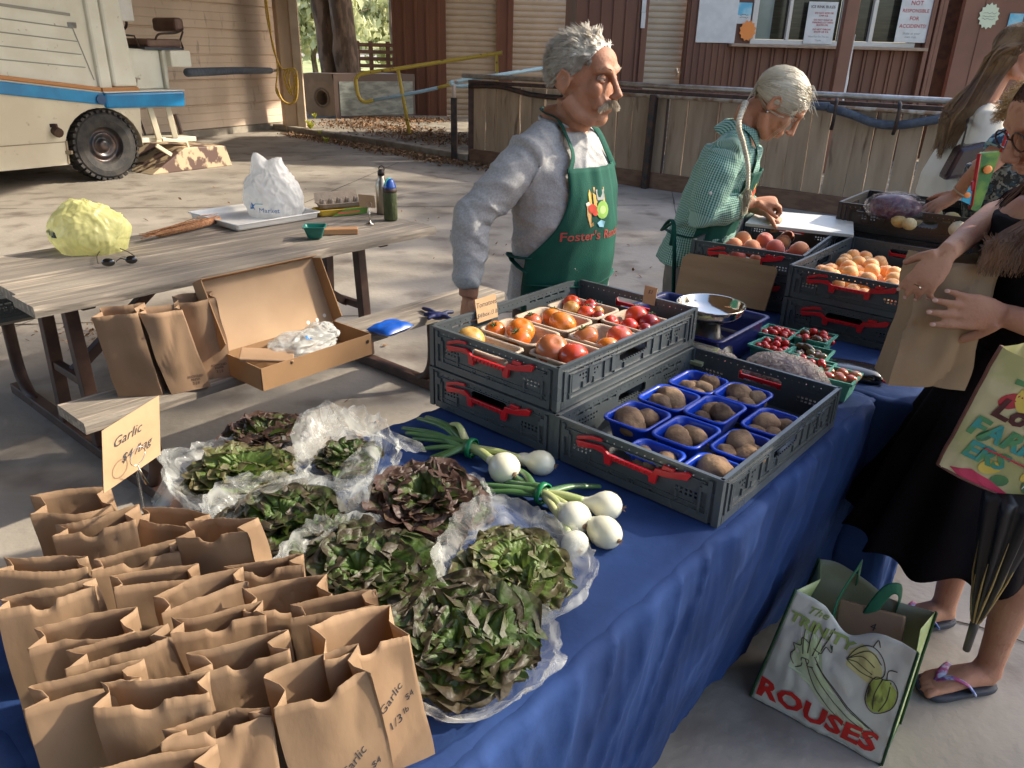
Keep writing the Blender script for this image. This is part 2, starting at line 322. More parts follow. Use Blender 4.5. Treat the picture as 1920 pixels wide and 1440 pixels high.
# ---------------------------------------------------------------- trees
def leafcloud(mb, c, r, n, sz, clump=14, flat=1.0):
    cs = []
    for _ in range(clump):
        d = V3((rnd.gauss(0, 1), rnd.gauss(0, 1), rnd.gauss(0, 1))).normalized() * rnd.random() ** .4; cs.append(V3(c) + V3((d.x * r[0], d.y * r[1], d.z * r[2])))
    for _ in range(n):
        k = rnd.choice(cs); q = k + V3((rnd.gauss(0, .3) * r[0] * .45, rnd.gauss(0, .3) * r[1] * .45, rnd.gauss(0, .3) * r[2] * .45)); z = sz * rnd.uniform(.5, 1.3)
        M = Euler((rnd.random() * 6, rnd.random() * 6, rnd.random() * 6)).to_matrix()
        mb.add([q + M @ V3(a) for a in ((-z, 0, 0), (0, -z * .55, z * .1), (z, 0, 0), (0, z * .55, z * .1))], [(0, 1, 2, 3)])
def tree(x, y, r0, h, lean, cr, n, sz, mf, label, group=None, bark=M_bark, crz=None, clump=14, limb=5):
    t = root('tree', (x, y, 0), label, 'tree', group)
    m = MB(); pts = []; rr = []
    for i in range(13):
        k = i / 12; pts.append((x + lean[0] * k + .05 * sin(k * 9), y + lean[1] * k, h * k)); rr.append(r0 * (1.25 - .75 * k) * (1 + .35 * max(0, .08 - k) / .08))
    m.tube(pts, rr, 20)
    for i, v in enumerate(m.v):
        kk = noise.noise(V3((v[0] * 7, v[1] * 7, v[2] * 2))) * .16 * r0 * 2; d = V3((v[0] - x - lean[0] * v[2] / h, v[1] - y - lean[1] * v[2] / h, 0))
        d = d.normalized() * kk if d.length > 1e-4 else d; m.v[i] = (v[0] + d.x, v[1] + d.y, v[2])
    top = V3((x + lean[0], y + lean[1], h)); cz = crz or h
    for i in range(limb):
        a = i * 2.4; m.tube([top * .9 + V3((x, y, 0)) * .1, top + V3((cos(a) * cr[0] * .4, sin(a) * cr[1] * .4, .3)), top + V3((cos(a) * cr[0] * .8, sin(a) * cr[1] * .8, cr[2] * .3))], [r0 * .4, r0 * .25, r0 * .1], 8)
    m.build('trunk', bark, t, smooth=True)
    c = MB(); leafcloud(c, (top.x, top.y, cz), cr, n, sz, clump); c.build('crown', mf, t)
    return t
p = atY(602, 60, 20.); q = atY(652, 60, 20.)
tree(-4.55, 20, .24, 6, (-.25, 0), (2.2, 2, 1.6), 900, .2, M_fol, 'left one of two rough brown trunks behind the tan post', crz=7.2)
tree(-4.1, 19.6, .26, 6, (-.12, 0), (2.2, 2, 1.6), 900, .2, M_fol, 'thicker trunk with peeling dark bark beside the dark brown building', crz=7.4)
for i, (x, y, r_) in enumerate([(-9, 36, 3.0), (-6.3, 40, 3.2), (-4.6, 44, 3.5)]):
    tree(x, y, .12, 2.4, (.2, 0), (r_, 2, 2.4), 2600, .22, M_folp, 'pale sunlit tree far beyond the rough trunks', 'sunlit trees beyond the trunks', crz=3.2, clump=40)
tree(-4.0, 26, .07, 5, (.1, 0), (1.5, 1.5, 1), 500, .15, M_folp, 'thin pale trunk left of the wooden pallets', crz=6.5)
for x, y, z, r_, n in [(9.0, 2.6, 5.3, (1.6, 2.4, 1.8), 3000), (10.2, 7.2, 7.2, (1.6, 2.8, 2.4), 2200), (10.5, 11.3, 5.4, (1.6, 3.2, 2.6), 4200), (9.5, -1.6, 5.8, (1.6, 2.0, 2.0), 1500), (12.5, 12.5, 8.2, (2, 3.4, 2.6), 2000)]:  # out-of-view trees added to break the sunlight into patches
    tree(x, y, .16, z - 1.2, (0, 0), r_, n, .15, M_fol, 'unseen leafy tree added beside the pavilion to dapple the sun', 'unseen trees added to dapple the sun', crz=z, clump=34)
# weeds by the tan post
for px, py, s_ in [(583, 235, .22), (612, 262, .12), (600, 245, .1), (590, 215, .12)]:
    b = at(px, py + 8, .09 if py < 250 else 0.0); m = MB()
    for i in range(26):
        a = rnd.random() * 6.3; l = s_ * rnd.uniform(.5, 1.1); e = b + V3((cos(a) * l * .5, sin(a) * l * .5, l * rnd.uniform(.4, 1.1))); sd = V3((-sin(a), cos(a), 0)) * l * .16
        mid = b.lerp(e, .6) + V3((0, 0, .03)); m.add([b, mid - sd, e, mid + sd], [(0, 1, 2, 3)])
    m.build('weed', mat('weed_green', (.42, .42, .05), r=.6, tl=.4), label='tuft of yellow green weed near the foot of the tan post', cat='plant', group='yellow green weeds')

# ---------------------------------------------------------------- tan siding building
W0 = V3((-4.96, 16.86, 0)); WD = V3((.44, .90, 0)).normalized(); WN = V3((WD.y, -WD.x, 0))
bd = root('siding_building', (-7, 12.8, 0), 'tan building wall of wide horizontal siding behind the ice machine', 'building')
m = MB(); pr = []
z = .12
while z < 4.6:
    pr += [(.0, z), (.035, z + .015), (.03, z + .13), (.022, z + .14), (.03, z + .15), (.024, z + .27), (.016, z + .28), (.024, z + .29), (.02, z + .40), (.0, z + .415)]; z += .43
for i in range(len(pr) - 1):
    a, b = pr[i], pr[i + 1]; p0 = W0 + WD * -10; p1 = W0 + WD * .1
    m.quad(p0 + WN * a[0] + V3((0, 0, a[1])), p1 + WN * a[0] + V3((0, 0, a[1])), p1 + WN * b[0] + V3((0, 0, b[1])), p0 + WN * b[0] + V3((0, 0, b[1])))
m.build('wall', M_tan, bd)
m = MB(); m.bar(W0 + WD * -10 + V3((0, 0, .06)), W0 + WD * .1 + V3((0, 0, .06)), .12, .12); m.build('footing', M_kerb, bd)
m = MB(); m.bar(W0 + WD * -5 - WN * 3 + V3((0, 0, 2.3)), W0 + WD * -5 - WN * .1 + V3((0, 0, 2.3)), 10, 4.5); m.build('body', M_tan, bd)
pb = at(548, 246, 0); pl = root('corner_post', tuple(pb), 'tan timber corner post with yellow cord hung on it', 'post')
m = MB(); m.box((pb.x, pb.y + .1, 2.8), (.34, .42, 5.6), rz=R(25)); m.build('shaft', M_post, pl, bevel=.01)
m = MB(); a = at(568, 246, 0); m.box((a.x + .02, a.y - .05, 2.8), (.16, .2, 5.6), rz=R(10)); m.build('corner_trim', mat('post_trim', (.56, .43, .30), r=.6, c2=(.48, .36, .25), s=5), pl, bevel=.01)
# cord
cm = mat('yellow_cord', (.72, .46, .07), r=.6, c2=(.55, .33, .06), s=30)
m = MB(); Yc = pb.y - .5
def pxs(l, Y): return [atY(x, y, Y) for x, y in l]
def smoothp(pts, n=6):
    o = []
    for i in range(len(pts) - 1):
        p0 = pts[max(i - 1, 0)]; p1 = pts[i]; p2 = pts[i + 1]; p3 = pts[min(i + 2, len(pts) - 1)]
        for k in range(n):
            t = k / n; o.append(.5 * ((2 * p1) + (p2 - p0) * t + (2 * p0 - 5 * p1 + 4 * p2 - p3) * t * t + (3 * p1 - p0 - 3 * p2 + p3) * t ** 3))
    return o + [pts[-1]]
for l in ([(494, -40), (505, 40), (512, 90), (528, 128), (545, 130), (555, 150), (550, 190), (535, 192), (518, 170), (520, 120), (500, 30), (496, -40)],
          [(540, 128), (532, 140), (538, 165), (548, 178), (541, 150), (547, 130), (552, 150), (546, 172), (535, 150), (541, 130)], [(545, 128), (556, 135), (557, 180), (546, 195), (530, 188), (519, 165)]):
    m.tube(smoothp(pxs(l, Yc)), .016, 6)
m.build('coiled_cord', cm, smooth=True, label='coil of yellow extension cord hanging on the tan post', cat='cord')
pm = root('boom_pole', (-4.6, 13, 1.15), 'grey padded horizontal pole reaching from the ice machine to the post', 'pole')
m = MB(); m.tube([(-4.32, 10.7, 1.24), (-4.5, 13, 1.21), (-4.72, 15.6, 1.15)], .055, 12); m.build('padding', M_foam, pm, smooth=True)
m = MB(); m.tube([(-4.72, 15.6, 1.15), (-4.78, 16.3, 1.14)], .03, 8); m.build('pole_end', M_galv, pm, smooth=True)

# ---------------------------------------------------------------- brown building with shutters, Y = 20
bb = root('shed_building', (.4, 20, .085), 'long dark brown building with two tan roll shutters behind the fence', 'building')
m = MB(); Yb = 20.
xs = [(-3.05, -1.78), (-.57, -.18), (1.28, 5.0)]
for a, b in xs:
    m.box(((a + b) / 2, Yb + .1, 2.3), (b - a, .2, 4.6))
    k = a + .02
    while k < b: m.box((k, Yb - .012, 2.3), (.05, .024, 4.6)); k += .27
for a, b in [(-1.78, -.57), (-.18, 1.28)]: m.box(((a + b) / 2, Yb + .1, 4.0), (b - a, .2, 1.2))
m.box((-3.0, Yb + 2, 2.3), (.1, 3.9, 4.6)); m.box((1, Yb + 4, 2.3), (8, .1, 4.6)); m.build('wall', M_brown, bb)
for a, b in [(-1.78, -.57), (-.18, 1.28)]:
    m = MB(); z = .09; pr = []
    while z < 3.4: pr += [(0, z), (-.022, z + .03), (-.028, z + .065), (-.022, z + .1), (0, z + .128)]; z += .132
    for i in range(len(pr) - 1):
        (ya, za), (yb, zb) = pr[i], pr[i + 1]; m.quad((a, Yb + .1 + ya, za), (b, Yb + .1 + ya, za), (b, Yb + .1 + yb, zb), (a, Yb + .1 + yb, zb))
    m.build('shutter', M_shut, bb)
notices = []
for px, py in ((1208, 8), (1206, 38)):
    c = atY(px, py, 13.15); m = MB(); m.box(c, (.065, .01, .22)); notices.append(m)

# ---------------------------------------------------------------- ticket building, Y = 13
tb = root('ticket_building', (4.4, 13, .085), 'red brown ticket building with counter window, rink signs and one tan shutter', 'building')
Yt = 13.; m = MB(); H0, H1 = .085, 4.4
def wallbox(mb, x0, x1, z0, z1, y0=Yt, th=.15): mb.box(((x0 + x1) / 2, y0 + th / 2, (z0 + z1) / 2), (x1 - x0, th, z1 - z0))
wallbox(m, 2.585, 6.2, H0, 1.74); wallbox(m, 2.585, 3.54, 1.74, H1); wallbox(m, 6.08, 6.2, 1.74, H1); wallbox(m, 3.54, 6.08, 3.0, H1)
k = 2.6
while k < 3.22: m.box((k, Yt - .01, 2.2), (.02, .02, 4.3)); k += .098
k = 3.3
while k < 6.1: m.box((k, Yt - .015, .9), (.03, .03, 1.66)); m.box((k + .05, Yt - .008, .9), (.015, .016, 1.66)); k += .205
wallbox(m, .86, 1.98, H0, H1, Yt + .22); wallbox(m, 1.98, 2.60, 3.4, H1, Yt + .22); m.box((.9, Yt + 2, 2.2), (.06, 3.2, 4.3))
k = .88
while k < 1.9: m.box((k, Yt + .205, 2.2), (.035, .03, 4.3)); k += .19
m.box((1.93, Yt + .2, 2.2), (.09, .06, 4.3)); m.box((2.575, Yt + .12, 2.2), (.03, .2, 4.3)); m.build('wall', M_brown, tb)
m = MB(); z = .09; pr = []
while z < 3.4: pr += [(0, z), (-.014, z + .02), (-.018, z + .043), (-.014, z + .067), (0, z + .085)]; z += .088
for i in range(len(pr) - 1):
    (ya, za), (yb, zb) = pr[i], pr[i + 1]; m.quad((1.97, Yt + .30 + ya, za), (2.60, Yt + .30 + ya, za), (2.60, Yt + .30 + yb, zb), (1.97, Yt + .30 + yb, zb))
m.build('shutter', M_shut, tb)
m = MB(); m.tube([(2.50, Yt + .27, 1.36), (2.50, Yt + .22, 1.40), (2.53, Yt + .22, 1.33), (2.50, Yt + .24, 1.28)], .012, 6); m.build('padlock', M_galv, tb)
for n_ in notices: n_.build('notice', M_paper, tb)
m = MB()
for i, (x, wd) in enumerate([(6.24, .07), (6.32, .05), (6.39, .07)]): m.box((x, Yt - .04 - .02 * (i % 2), 2.2), (wd, .14, 4.3))
m.build('corner_trim', M_brown2, tb, bevel=.008)
m = MB(); m.box((6.75, Yt + .5, 2.2), (1.1, .1, 4.3)); m.build('recess_wall', M_rust, tb)
m = MB(); m.box((8.6, Yt - .02, 2.2), (3.8, .1, 4.3)); m.box((7.0, Yt - .078, 2.2), (.01, .012, 4.3)); m.build('door_panel', M_brown2, tb)
m = MB(); m.box((4.72, Yt - .1, 1.755), (3.0, .22, .045)); m.build('counter_sill', mat('sill_wood', (.40, .29, .2), r=.6, c2=(.3, .2, .14), s=8, st=(1, 9, 9)), tb, bevel=.005)
wi = MB(); wi.box((4.81, Yt + .0, 1.81), (2.54, .08, .07)); wi.box((4.81, Yt, 2.97), (2.54, .08, .07))
for x, wd in [(3.57, .08), (4.10, .05), (4.92, .09), (5.38, .06), (6.05, .06)]: wi.box((x, Yt + .001, 2.39), (wd, .078, 1.09))
wf = wi.build('window', M_alu, tb, bevel=.004)
for a, b, mm in [(3.6, 3.86, M_glass2), (3.86, 4.88, M_glass), (4.96, 6.03, M_glass)]:
    m = MB(); m.box(((a + b) / 2, Yt + .06, 2.39), (b - a, .01, 1.08)); m.build('pane', mm, wf)
m = MB(); m.box((3.0, Yt - .03, 2.27), (.60, .02, .98)); m.build('whiteboard', M_paper, tb, bevel=.004)
EX = V3((1, 0, 0)); EZ = V3((0, 0, 1))
def sign(name, c, wd, h, lines, m0=M_paper, label=None, y=Yt):
    m = MB(); m.box((c[0], y, c[1]), (wd, .012, h)); o = m.build(name, m0, label=label, cat='sign'); 
    for txt, dx, dz, sz, mm in lines:
        t = MB(); t.text(txt, (c[0] + dx, y - .0075, c[1] + dz), EX, EZ, sz, bold=.0008 * (1 if mm != M_grey else 0)); q = t.build('lettering', mm, None, base=False)
        q.parent = o; q.location = (-o.location.x, -o.location.y, -o.location.z)
    return o
sign('sign', (4.57, 2.09), .44, .58, [('ICE RINK RULES', 0, .22, .052, M_ink), ('DO NOT KICK OR', .03, .135, .034, M_red), ('CHIP ICE.', .03, .10, .034, M_red), ('DO NOT WALK IN', .03, .04, .034, M_red), ('PARKING LOT WITH', .03, .005, .034, M_red), ('SKATES ON.', .03, -.03, .034, M_red), ('DO NOT THROW', .03, -.09, .034, M_red), ('SNOW OR ICE.', .03, -.125, .034, M_red), ('Have Fun On The Ice,', 0, -.19, .036, M_grey), ('Thanks', 0, -.24, .036, M_grey)], label='white rink rules sign in the middle of the ticket window', y=Yt - .06)
sign('sign', (5.97, 2.22), .47, .74, [('NOT', 0, .17, .085, M_red), ('RESPONSIBLE', 0, .065, .068, M_red), ('FOR', 0, -.04, .075, M_red), ('ACCIDENTS!', 0, -.145, .072, M_red), ('Skate at your', 0, -.245, .05, M_grey), ('own risk.', 0, -.295, .05, M_grey)], label='white accident warning sign at the right end of the ticket window', y=Yt - .075)
def scribble(o, c, wd, n, y, mm=M_grey):
    m = MB()
    for i in range(n):
        z = c[1] - i * .04; pts = [(c[0] - wd / 2 + wd * k / 9, y, z + rnd.uniform(-.012, .012)) for k in range(10)]; m.tube(pts, .0025, 4)
    q = m.build('handwriting', mm, None, base=False); q.parent = o; q.location = (-o.location.x, -o.location.y, -o.location.z)
def flyer(c, label, y):
    m = MB(); m.box((c[0], y, c[1] + .06), (.21, .008, .17)); m.cur = 1; m.box((c[0], y, c[1] - .085), (.21, .008, .12)); o = m.build('flyer', [M_cyan, M_paper], label=label, cat='flyer'); scribble(o, (c[0], c[1] - .02), .13, 2, y - .006, M_ink); return o
flyer((3.40, 2.2), 'blue and white flyer between the whiteboard and the window', Yt - .03)
flyer((7.5, 2.14), 'blue and white flyer on the brown door above the long haired woman', Yt - .09)
def burst(c, r, n, y, mm, label):
    m = MB(); m.prism([(r * (1 if i % 2 else .82) * cos(i * PI / n), r * (1.15 if i % 2 else .95) * sin(i * PI / n)) for i in range(2 * n)], (c[0], y, c[1]), EX, EZ, (0, -1, 0), 0, .006)
    return m.build('starburst_card', mm, label=label, cat='card')
burst((3.48, 1.96), .13, 12, Yt - .045, M_or, 'orange starburst card stuck left of the ticket window')
o = burst((7.08, 2.24), .16, 14, Yt - .09, mat('pale_green_card', (.66, .72, .52), r=.6), 'pale green starburst card on the brown door'); scribble(o, (7.08, 2.28), .2, 3, Yt - .1)
a = atY(1604, 60, 11.4); m = MB(); m.box((4.40, 11.4, 1.9), (.17, .14, 3.63)); rp = root('porch_post', (4.40, 11.4, .085), 'red brown porch post with peeling white edge in front of the window', 'post')
m.build('shaft', M_brown2, rp, bevel=.008)
m = MB(); m.tube([(4.49, 11.35, 1.0), (4.495, 11.35, 1.3), (4.49, 11.35, 1.45), (4.50, 11.35, 1.9)], [.02, .026, .018, .004], 6); m.build('peeled_paint', M_paper, rp)

# ---------------------------------------------------------------- rink fence
F0 = V3((-.7, 12.25, 0)); FD = V3((5.1, -4.3, 0)).normalized(); FN = V3((FD.y, -FD.x, 0)) * 1.0
if FN.y > 0: FN = -FN
def fp(s, z, n=0): return F0 + FD * s + FN * n + V3((0, 0, z))
fe = root('rink_fence', tuple(F0), 'weathered vertical board fence with pipe rails around the rink', 'fence')
s = .05; i = 0
while s < 10.5:
    wd = rnd.uniform(.19, .25); t = rnd.gauss(0, .012); m = MB(); n = rnd.uniform(-.006, .006)
    m.prism([(0, .2), (wd - .004, .2), (wd - .004 + t, 1.12), (t, 1.12)], fp(s, 0, n), FD, EZ, FN, 0, .025)
    m.build('board', M_fence, fe); s += wd + rnd.choice((.006, .008, .012, .02))
m = MB(); m.bar(fp(0, .1, .035), fp(10.6, .1, .035), .07, .2); m.build('kick_board', mat('kick_wood', (.20, .11, .065), r=.8, c2=(.14, .075, .045), s=6, st=(1, 1, 4)), fe)
m = MB(); m.bar(fp(-.06, 1.155, -.05), fp(10.6, 1.155, -.05), .16, .05); m.bar(fp(-.04, .03, -.02), fp(-.04, 1.16, -.02), .09, .09)
for s in (3.35, 6.9): m.bar(fp(s, .0, .03), fp(s, 1.12, .03), .05, .02)
m.build('steel_frame', M_rust, fe)
m = MB(); m.tube([fp(-.2, 1.235, 0), fp(10.6, 1.235, 0)], .032, 12); m.tube([fp(.3, 1.235, -.2), fp(2.0, 1.235, -.2)], .025, 8); m.build('top_rail', M_galv, fe, smooth=True)
m = MB(); m.tube([fp(2.3, 1.12, .1), fp(10.6, 1.12, .1)], .022, 10); m.build('lower_rail', mat('flaked_pipe', (.50, .43, .34), r=.5, m=.3, c2=(.28, .17, .1), s=14, det=6), fe, smooth=True)
for s in (3.18, 8.3):
    m = MB(); m.bar(fp(s, 0, .12), fp(s + .02, 1.14, .12), .085, .085); m.build('rail_post', M_dark, fe, bevel=.01)
m = MB(); m.tube(smoothp([fp(.0, 1.1, .06), fp(.6, 1.12, .07), fp(1.2, 1.04, .08), fp(1.8, 1.03, .08), fp(2.6, 1.1, .07)]), .035, 8); m.build('hose', M_dark, fe, smooth=True)
for l in ([(4.45, 1.12), (5.0, 1.12), (5.35, 1.125)], [(5.35, 1.11), (5.6, 1.06), (5.85, .99), (6.1, .99), (6.4, 1.06), (6.7, 1.11), (7.4, 1.07), (7.9, 1.1)], [(6.5, 1.13), (7.2, 1.08), (7.9, 1.1)]):
    m = MB(); m.tube(smoothp([fp(a, b, .12) for a, b in l]), .043, 10); m.build('foam_padding', M_foam, fe, smooth=True)
m = MB()
for s in (5.42, 6.05): m.tube(smoothp([fp(s, 1.2, .12), fp(s + .03, 1.17, .2), fp(s + .03, 1.0, .2), fp(s, .9, .13)]), .02, 6)
m.build('strap', M_dark, fe, smooth=True)

# ---------------------------------------------------------------- hand rails
hr = root('ramp_handrail', (-2.05, 14.8, .085), 'bent yellow ramp handrail with a pale blue lower bar', 'railing')
Pp = (-2.05, 14.8); Dp = (1, .12)
def hp(l): return [onpl(x, y, Pp, Dp) for x, y in l]
m = MB(); m.tube(smoothp(hp([(942, 99), (880, 108), (750, 128), (685, 137), (669, 145), (668, 160), (673, 182), (684, 191), (700, 188)])), .034, 10)
m.tube(hp([(746, 130), (757, 190), (768, 250)]), .032, 8); m.tube(hp([(931, 99), (932, 150), (934, 235)]), .032, 8); m.tube(hp([(820, 165), (846, 158)]), .03, 8)
m.build('yellow_bar', M_yel, hr, smooth=True)
m = MB(); m.tube(hp([(700, 188), (757, 178), (820, 165)]), .031, 8); m.build('blue_bar', M_lblue, hr, smooth=True)
hb = root('bent_rail', (-1.0, 12.43, 0), 'pale chipped pipe rail on a short black post at the fence corner', 'railing')
m = MB(); m.tube(smoothp([onpl(x, y, (-1., 12.43), (1, .3)) for x, y in ((884, 146), (862, 152), (845, 155), (858, 161), (882, 160))]), .03, 8); m.tube([onpl(x, y, (-1, 12.43), (1, .3)) for x, y in ((884, 148), (940, 140), (1022, 127))], .03, 8)
m.build('pipe', M_lblue, hb, smooth=True)
m = MB(); a = onpl(851, 157, (-1, 12.43), (1, .3)); m.tube([a, (a.x, a.y, .85)], .032, 8); m.build('pipe_stub', mat('primer_pipe', (.5, .38, .3), r=.6), hb, smooth=True)
m = MB(); m.box((a.x, a.y, .46), (.095, .095, .92)); m.build('post', M_dark, hb, bevel=.01)

# ---------------------------------------------------------------- brown cabinet with round hole
ac = root('metal_cabinet', (-3.6, 18.9, .085), 'brown metal cabinet with a round vent hole under the trees', 'cabinet')
A = V3((-4.95, 18.75, 0)); B_ = V3((-4.17, 18.4, 0)); C_ = V3((-2.5, 19.6, 0))
z0, z1 = .12, 1.04
m = MB(); d = (B_ - A).normalized(); ln = (B_ - A).length; cx, cz, cr_ = .50, .52, .16; n = 24
# left face with round opening
ring = [(cx + cr_ * cos(2 * PI * i / n), cz + cr_ * sin(2 * PI * i / n)) for i in range(n)]
def outer(i):
    a = 2 * PI * i / n; c_, s_ = cos(a), sin(a); tx = ((ln - cx) if c_ > 0 else cx) / max(abs(c_), 1e-6); tz = ((z1 - cz) if s_ > 0 else (cz - z0)) / max(abs(s_), 1e-6); t = min(tx, tz); return (cx + c_ * t, cz + s_ * t)
og = [outer(i) for i in range(n)]; T3 = lambda q, o=0.0: A + d * q[0] + V3((d.y, -d.x, 0)) * o + V3((0, 0, q[1]))
for i in range(n):
    k = (i + 1) % n; m.quad(T3(og[i]), T3(og[k]), T3(ring[k]), T3(ring[i])); m.quad(T3(ring[i]), T3(ring[k]), T3(ring[k], -.3), T3(ring[i], -.3))
m.quad(*[V3((p_.x, p_.y, z1)) for p_ in (A, B_, C_, C_ + A - B_)]); m.build('shell', mat('cabinet_brown', (.22, .165, .12), r=.5, c2=(.17, .125, .09), s=3), ac)
m = MB(); m.add([T3(q, -.3) for q in ring], [tuple(range(n))]); m.lathe([(cr_ + .055, .0), (cr_ + .06, .015), (cr_ + .03, .02), (cr_ + .02, .0)], T3((cx, cz)), 24, M=Matrix.Rotation(math.atan2(d.y, d.x), 3, 'Z') @ Matrix.Rotation(R(90), 3, 'X')); m.build('vent_ring', mat('vent_dark', (.12, .085, .06), r=.6), ac)
m = MB(); e = (C_ - B_); nn = V3((e.y, -e.x, 0)).normalized(); m.add([B_ + V3((0, 0, z0)), C_ + V3((0, 0, z0)), C_ + V3((0, 0, z1)), B_ + V3((0, 0, z1))], [(0, 1, 2, 3)])
m.build('frame_side', mat('cabinet_frame', (.07, .04, .03), r=.5), ac)
m = MB(); m.add([B_ + e * .06 + nn * .01 + V3((0, 0, z0 + .02)), B_ + e * .97 + nn * .01 + V3((0, 0, z0 + .02)), B_ + e * .97 + nn * .01 + V3((0, 0, z1 - .16)), B_ + e * .06 + nn * .01 + V3((0, 0, z1 - .16))], [(0, 1, 2, 3)])
m.build('grey_panel', mat('grey_panel', (.11, .12, .11), r=.4, c2=(.2, .22, .2), s=4, st=(1, 1, 3)), ac)
# pallets
pw = mat('pallet_wood', (.36, .17, .09), r=.8, c2=(.25, .12, .07), s=4, st=(1, 1, 5))
pt_ = root('pallet_stack', (-3.95, 22, 0), 'stack of brown wooden pallets leaning beside the dark brown wall', 'pallets')
m = MB()
for i in range(9):
    m.box((-3.85, 22 + .02 * (i % 2), .3 + i * .17), (1.0, .06, .09), rz=R(rnd.uniform(-2, 2)))
for x in (-4.3, -3.95, -3.5): m.box((x, 22.05, .95), (.1, .08, 1.6))
m.build('slats', pw, pt_)
m = MB(); b = at(650, 192, .1); m.ball(b + V3((0, 0, .05)), (.22, .1, .13), 10, 6, fn=lambda d: 1 + .35 * noise.noise(d * 3)); m.build('crumpled_litter', M_paper, label='crumpled pale plastic litter beside the brown cabinet', cat='litter')
m = MB(); b = at(776, 214, .1); m.ball(b, (.25, .1, .04), 10, 6, fn=lambda d: 1 + .4 * noise.noise(d * 4)); m.build('crumpled_litter', M_paper, label='flat white litter on the raised slab under the yellow rail', cat='litter')
# ================================================================ ice resurfacer
Z0 = V3((-5.118, 9.713, 0)); ZD = V3((.55, .835, 0)).normalized(); ZN = V3((ZD.y, -ZD.x, 0))
def zp(s, z, n=0.0): return Z0 + ZD * s + ZN * n + V3((0, 0, z))
M_cream = mat('cream_paint', (.72, .64, .48), r=.4, c2=(.65, .56, .41), s=2, det=6, c3=(.40, .32, .22), s3=12, lo3=.66, hi3=.78)
M_white = mat('off_white_paint', (.78, .77, .67), r=.4, c2=(.71, .69, .58), s=3, det=6, c3=(.42, .36, .27), s3=16, lo3=.68, hi3=.8)
M_zb = mat('blue_stripe', (.01, .26, .55), r=.3, c2=(.01, .20, .45), s=4); M_zo = mat('orange_stripe', (.50, .22, .07), r=.4); M_zw = mat('white_stripe', (.75, .74, .68), r=.4)
M_tyre = mat('tyre_rubber', (.025, .024, .025), r=.75, c2=(.055, .048, .042), s=9, bump=.3)
M_rim = mat('black_rim', (.03, .032, .038), r=.35, m=.4, c2=(.09, .06, .05), s=9)
M_seat = mat('brown_vinyl', (.14, .075, .055), r=.5, c2=(.2, .12, .09), s=6)
M_peel = mat('peeling_cream', (.55, .42, .27), r=.6, c2=(.13, .075, .06), s=6, lo=.47, hi=.53, det=7, st=(1, 1, .8))
zm = root('ice_resurfacer', tuple(Z0), 'cream ice resurfacing machine with blue and orange stripe and open seat', 'vehicle')
m = MB()
def zprism(poly, n0, n1): m.prism([(a, b) for a, b in poly], Z0, ZD, EZ, ZN, n0, n1)
arc = [(.07 + .49 * cos(a), .38 + .47 * sin(a)) for a in [R(190 - i * 12) for i in range(17)]]
zprism([(-4.2, .23), (-.42, .23)] + arc + [(.6, .88), (.6, .95), (.14, .93), (-4.2, 1.475)], -2.0, 0)
m.build('lower_body', M_cream, zm)
m = MB(); zprism([(-4.2, 1.1), (.31, 1.02), (.31, 2.7), (-4.2, 2.7)], -1.9, -.05); m.build('upper_body', M_white, zm, bevel=.03)
m = MB()
for k, z in enumerate((1.33, 1.47, 1.61, 1.75)): m.bar(zp(-3.0, z + .24, -.044), zp(.02 - k * .02, z - .03, -.044), .006, .012)
m.bar(zp(.1, 1.16, -.044), zp(-.06, 1.78, -.044), .006, .01); m.bar(zp(-3, 2.12, -.04), zp(-.05, 1.86, -.04), .012, .03); m.build('panel_seams', mat('seam_grey', (.33, .32, .29), r=.5), zm)
m = MB(); m.bar(zp(-4.0, .505, .004), zp(-.40, .49, .004), .01, .01); m.bar(zp(-.42, .24, .006), zp(-.40, .50, .006), .012, .02); m.box(zp(-.40, .37, .02), (.07, .04, .04)); m.build('hatch_seam', mat('seam_tan', (.33, .26, .17), r=.6), zm)
def band(z0, z1, n0, n1, mm, name):
    global m; m = MB(); zprism([(-4.2, z0 + .43), (.14, z0 - .155), (.14, z1 - .155), (-4.2, z1 + .43)], n0, n1); m.build(name, mm, zm, bevel=.012)
band(1.035, 1.17, -.02, .035, M_zb, 'blue_band'); band(1.17, 1.185, -.03, .02, M_zw, 'white_line'); band(1.187, 1.235, -.04, .012, M_zo, 'orange_band')
m = MB(); zprism([(.14, .84), (1.22, .82), (1.24, 1.015), (.14, 1.015)], -1.9, .05); m.build('blue_skirt', M_zb, zm, bevel=.03)
m = MB(); zprism([(.14, 1.017), (1.24, 1.017), (1.24, 1.03), (.14, 1.03)], -1.9, .045); m.build('white_edge', M_zw, zm)
m = MB(); zprism([(.14, 1.032), (.62, 1.032), (.60, 1.075), (.14, 1.075)], -.5, .03); m.build('orange_edge', M_zo, zm)
m = MB(); zprism([(.3, 1.077), (.61, 1.077), (.50, 2.7), (.3, 2.7)], -.5, .02); zprism([(.13, 1.05), (.295, 1.05), (.295, 2.7), (.13, 2.7)], -.46, .0); m.build('rear_column', M_white, zm, bevel=.03)
m = MB(); zprism([(.62, 1.032), (1.14, 1.032), (1.14, 1.5), (.66, 1.52)], -1.5, -.25); m.build('seat_box', M_white, zm, bevel=.015)
m = MB(); zprism([(1.15, 1.03), (1.19, 1.03), (1.22, 1.5), (1.15, 1.5)], -.5, -.2); zprism([(1.2, 1.30), (1.5, 1.30), (1.5, 1.5), (1.2, 1.5)], -.7, -.1); m.build('side_box', M_white, zm, bevel=.015)
m = MB(); m.box(zp(1.2, 1.585, -.45), (.5, .55, .1), rz=math.atan2(ZD.y, ZD.x)); m.build('seat_cushion', M_seat, zm, bevel=.03)
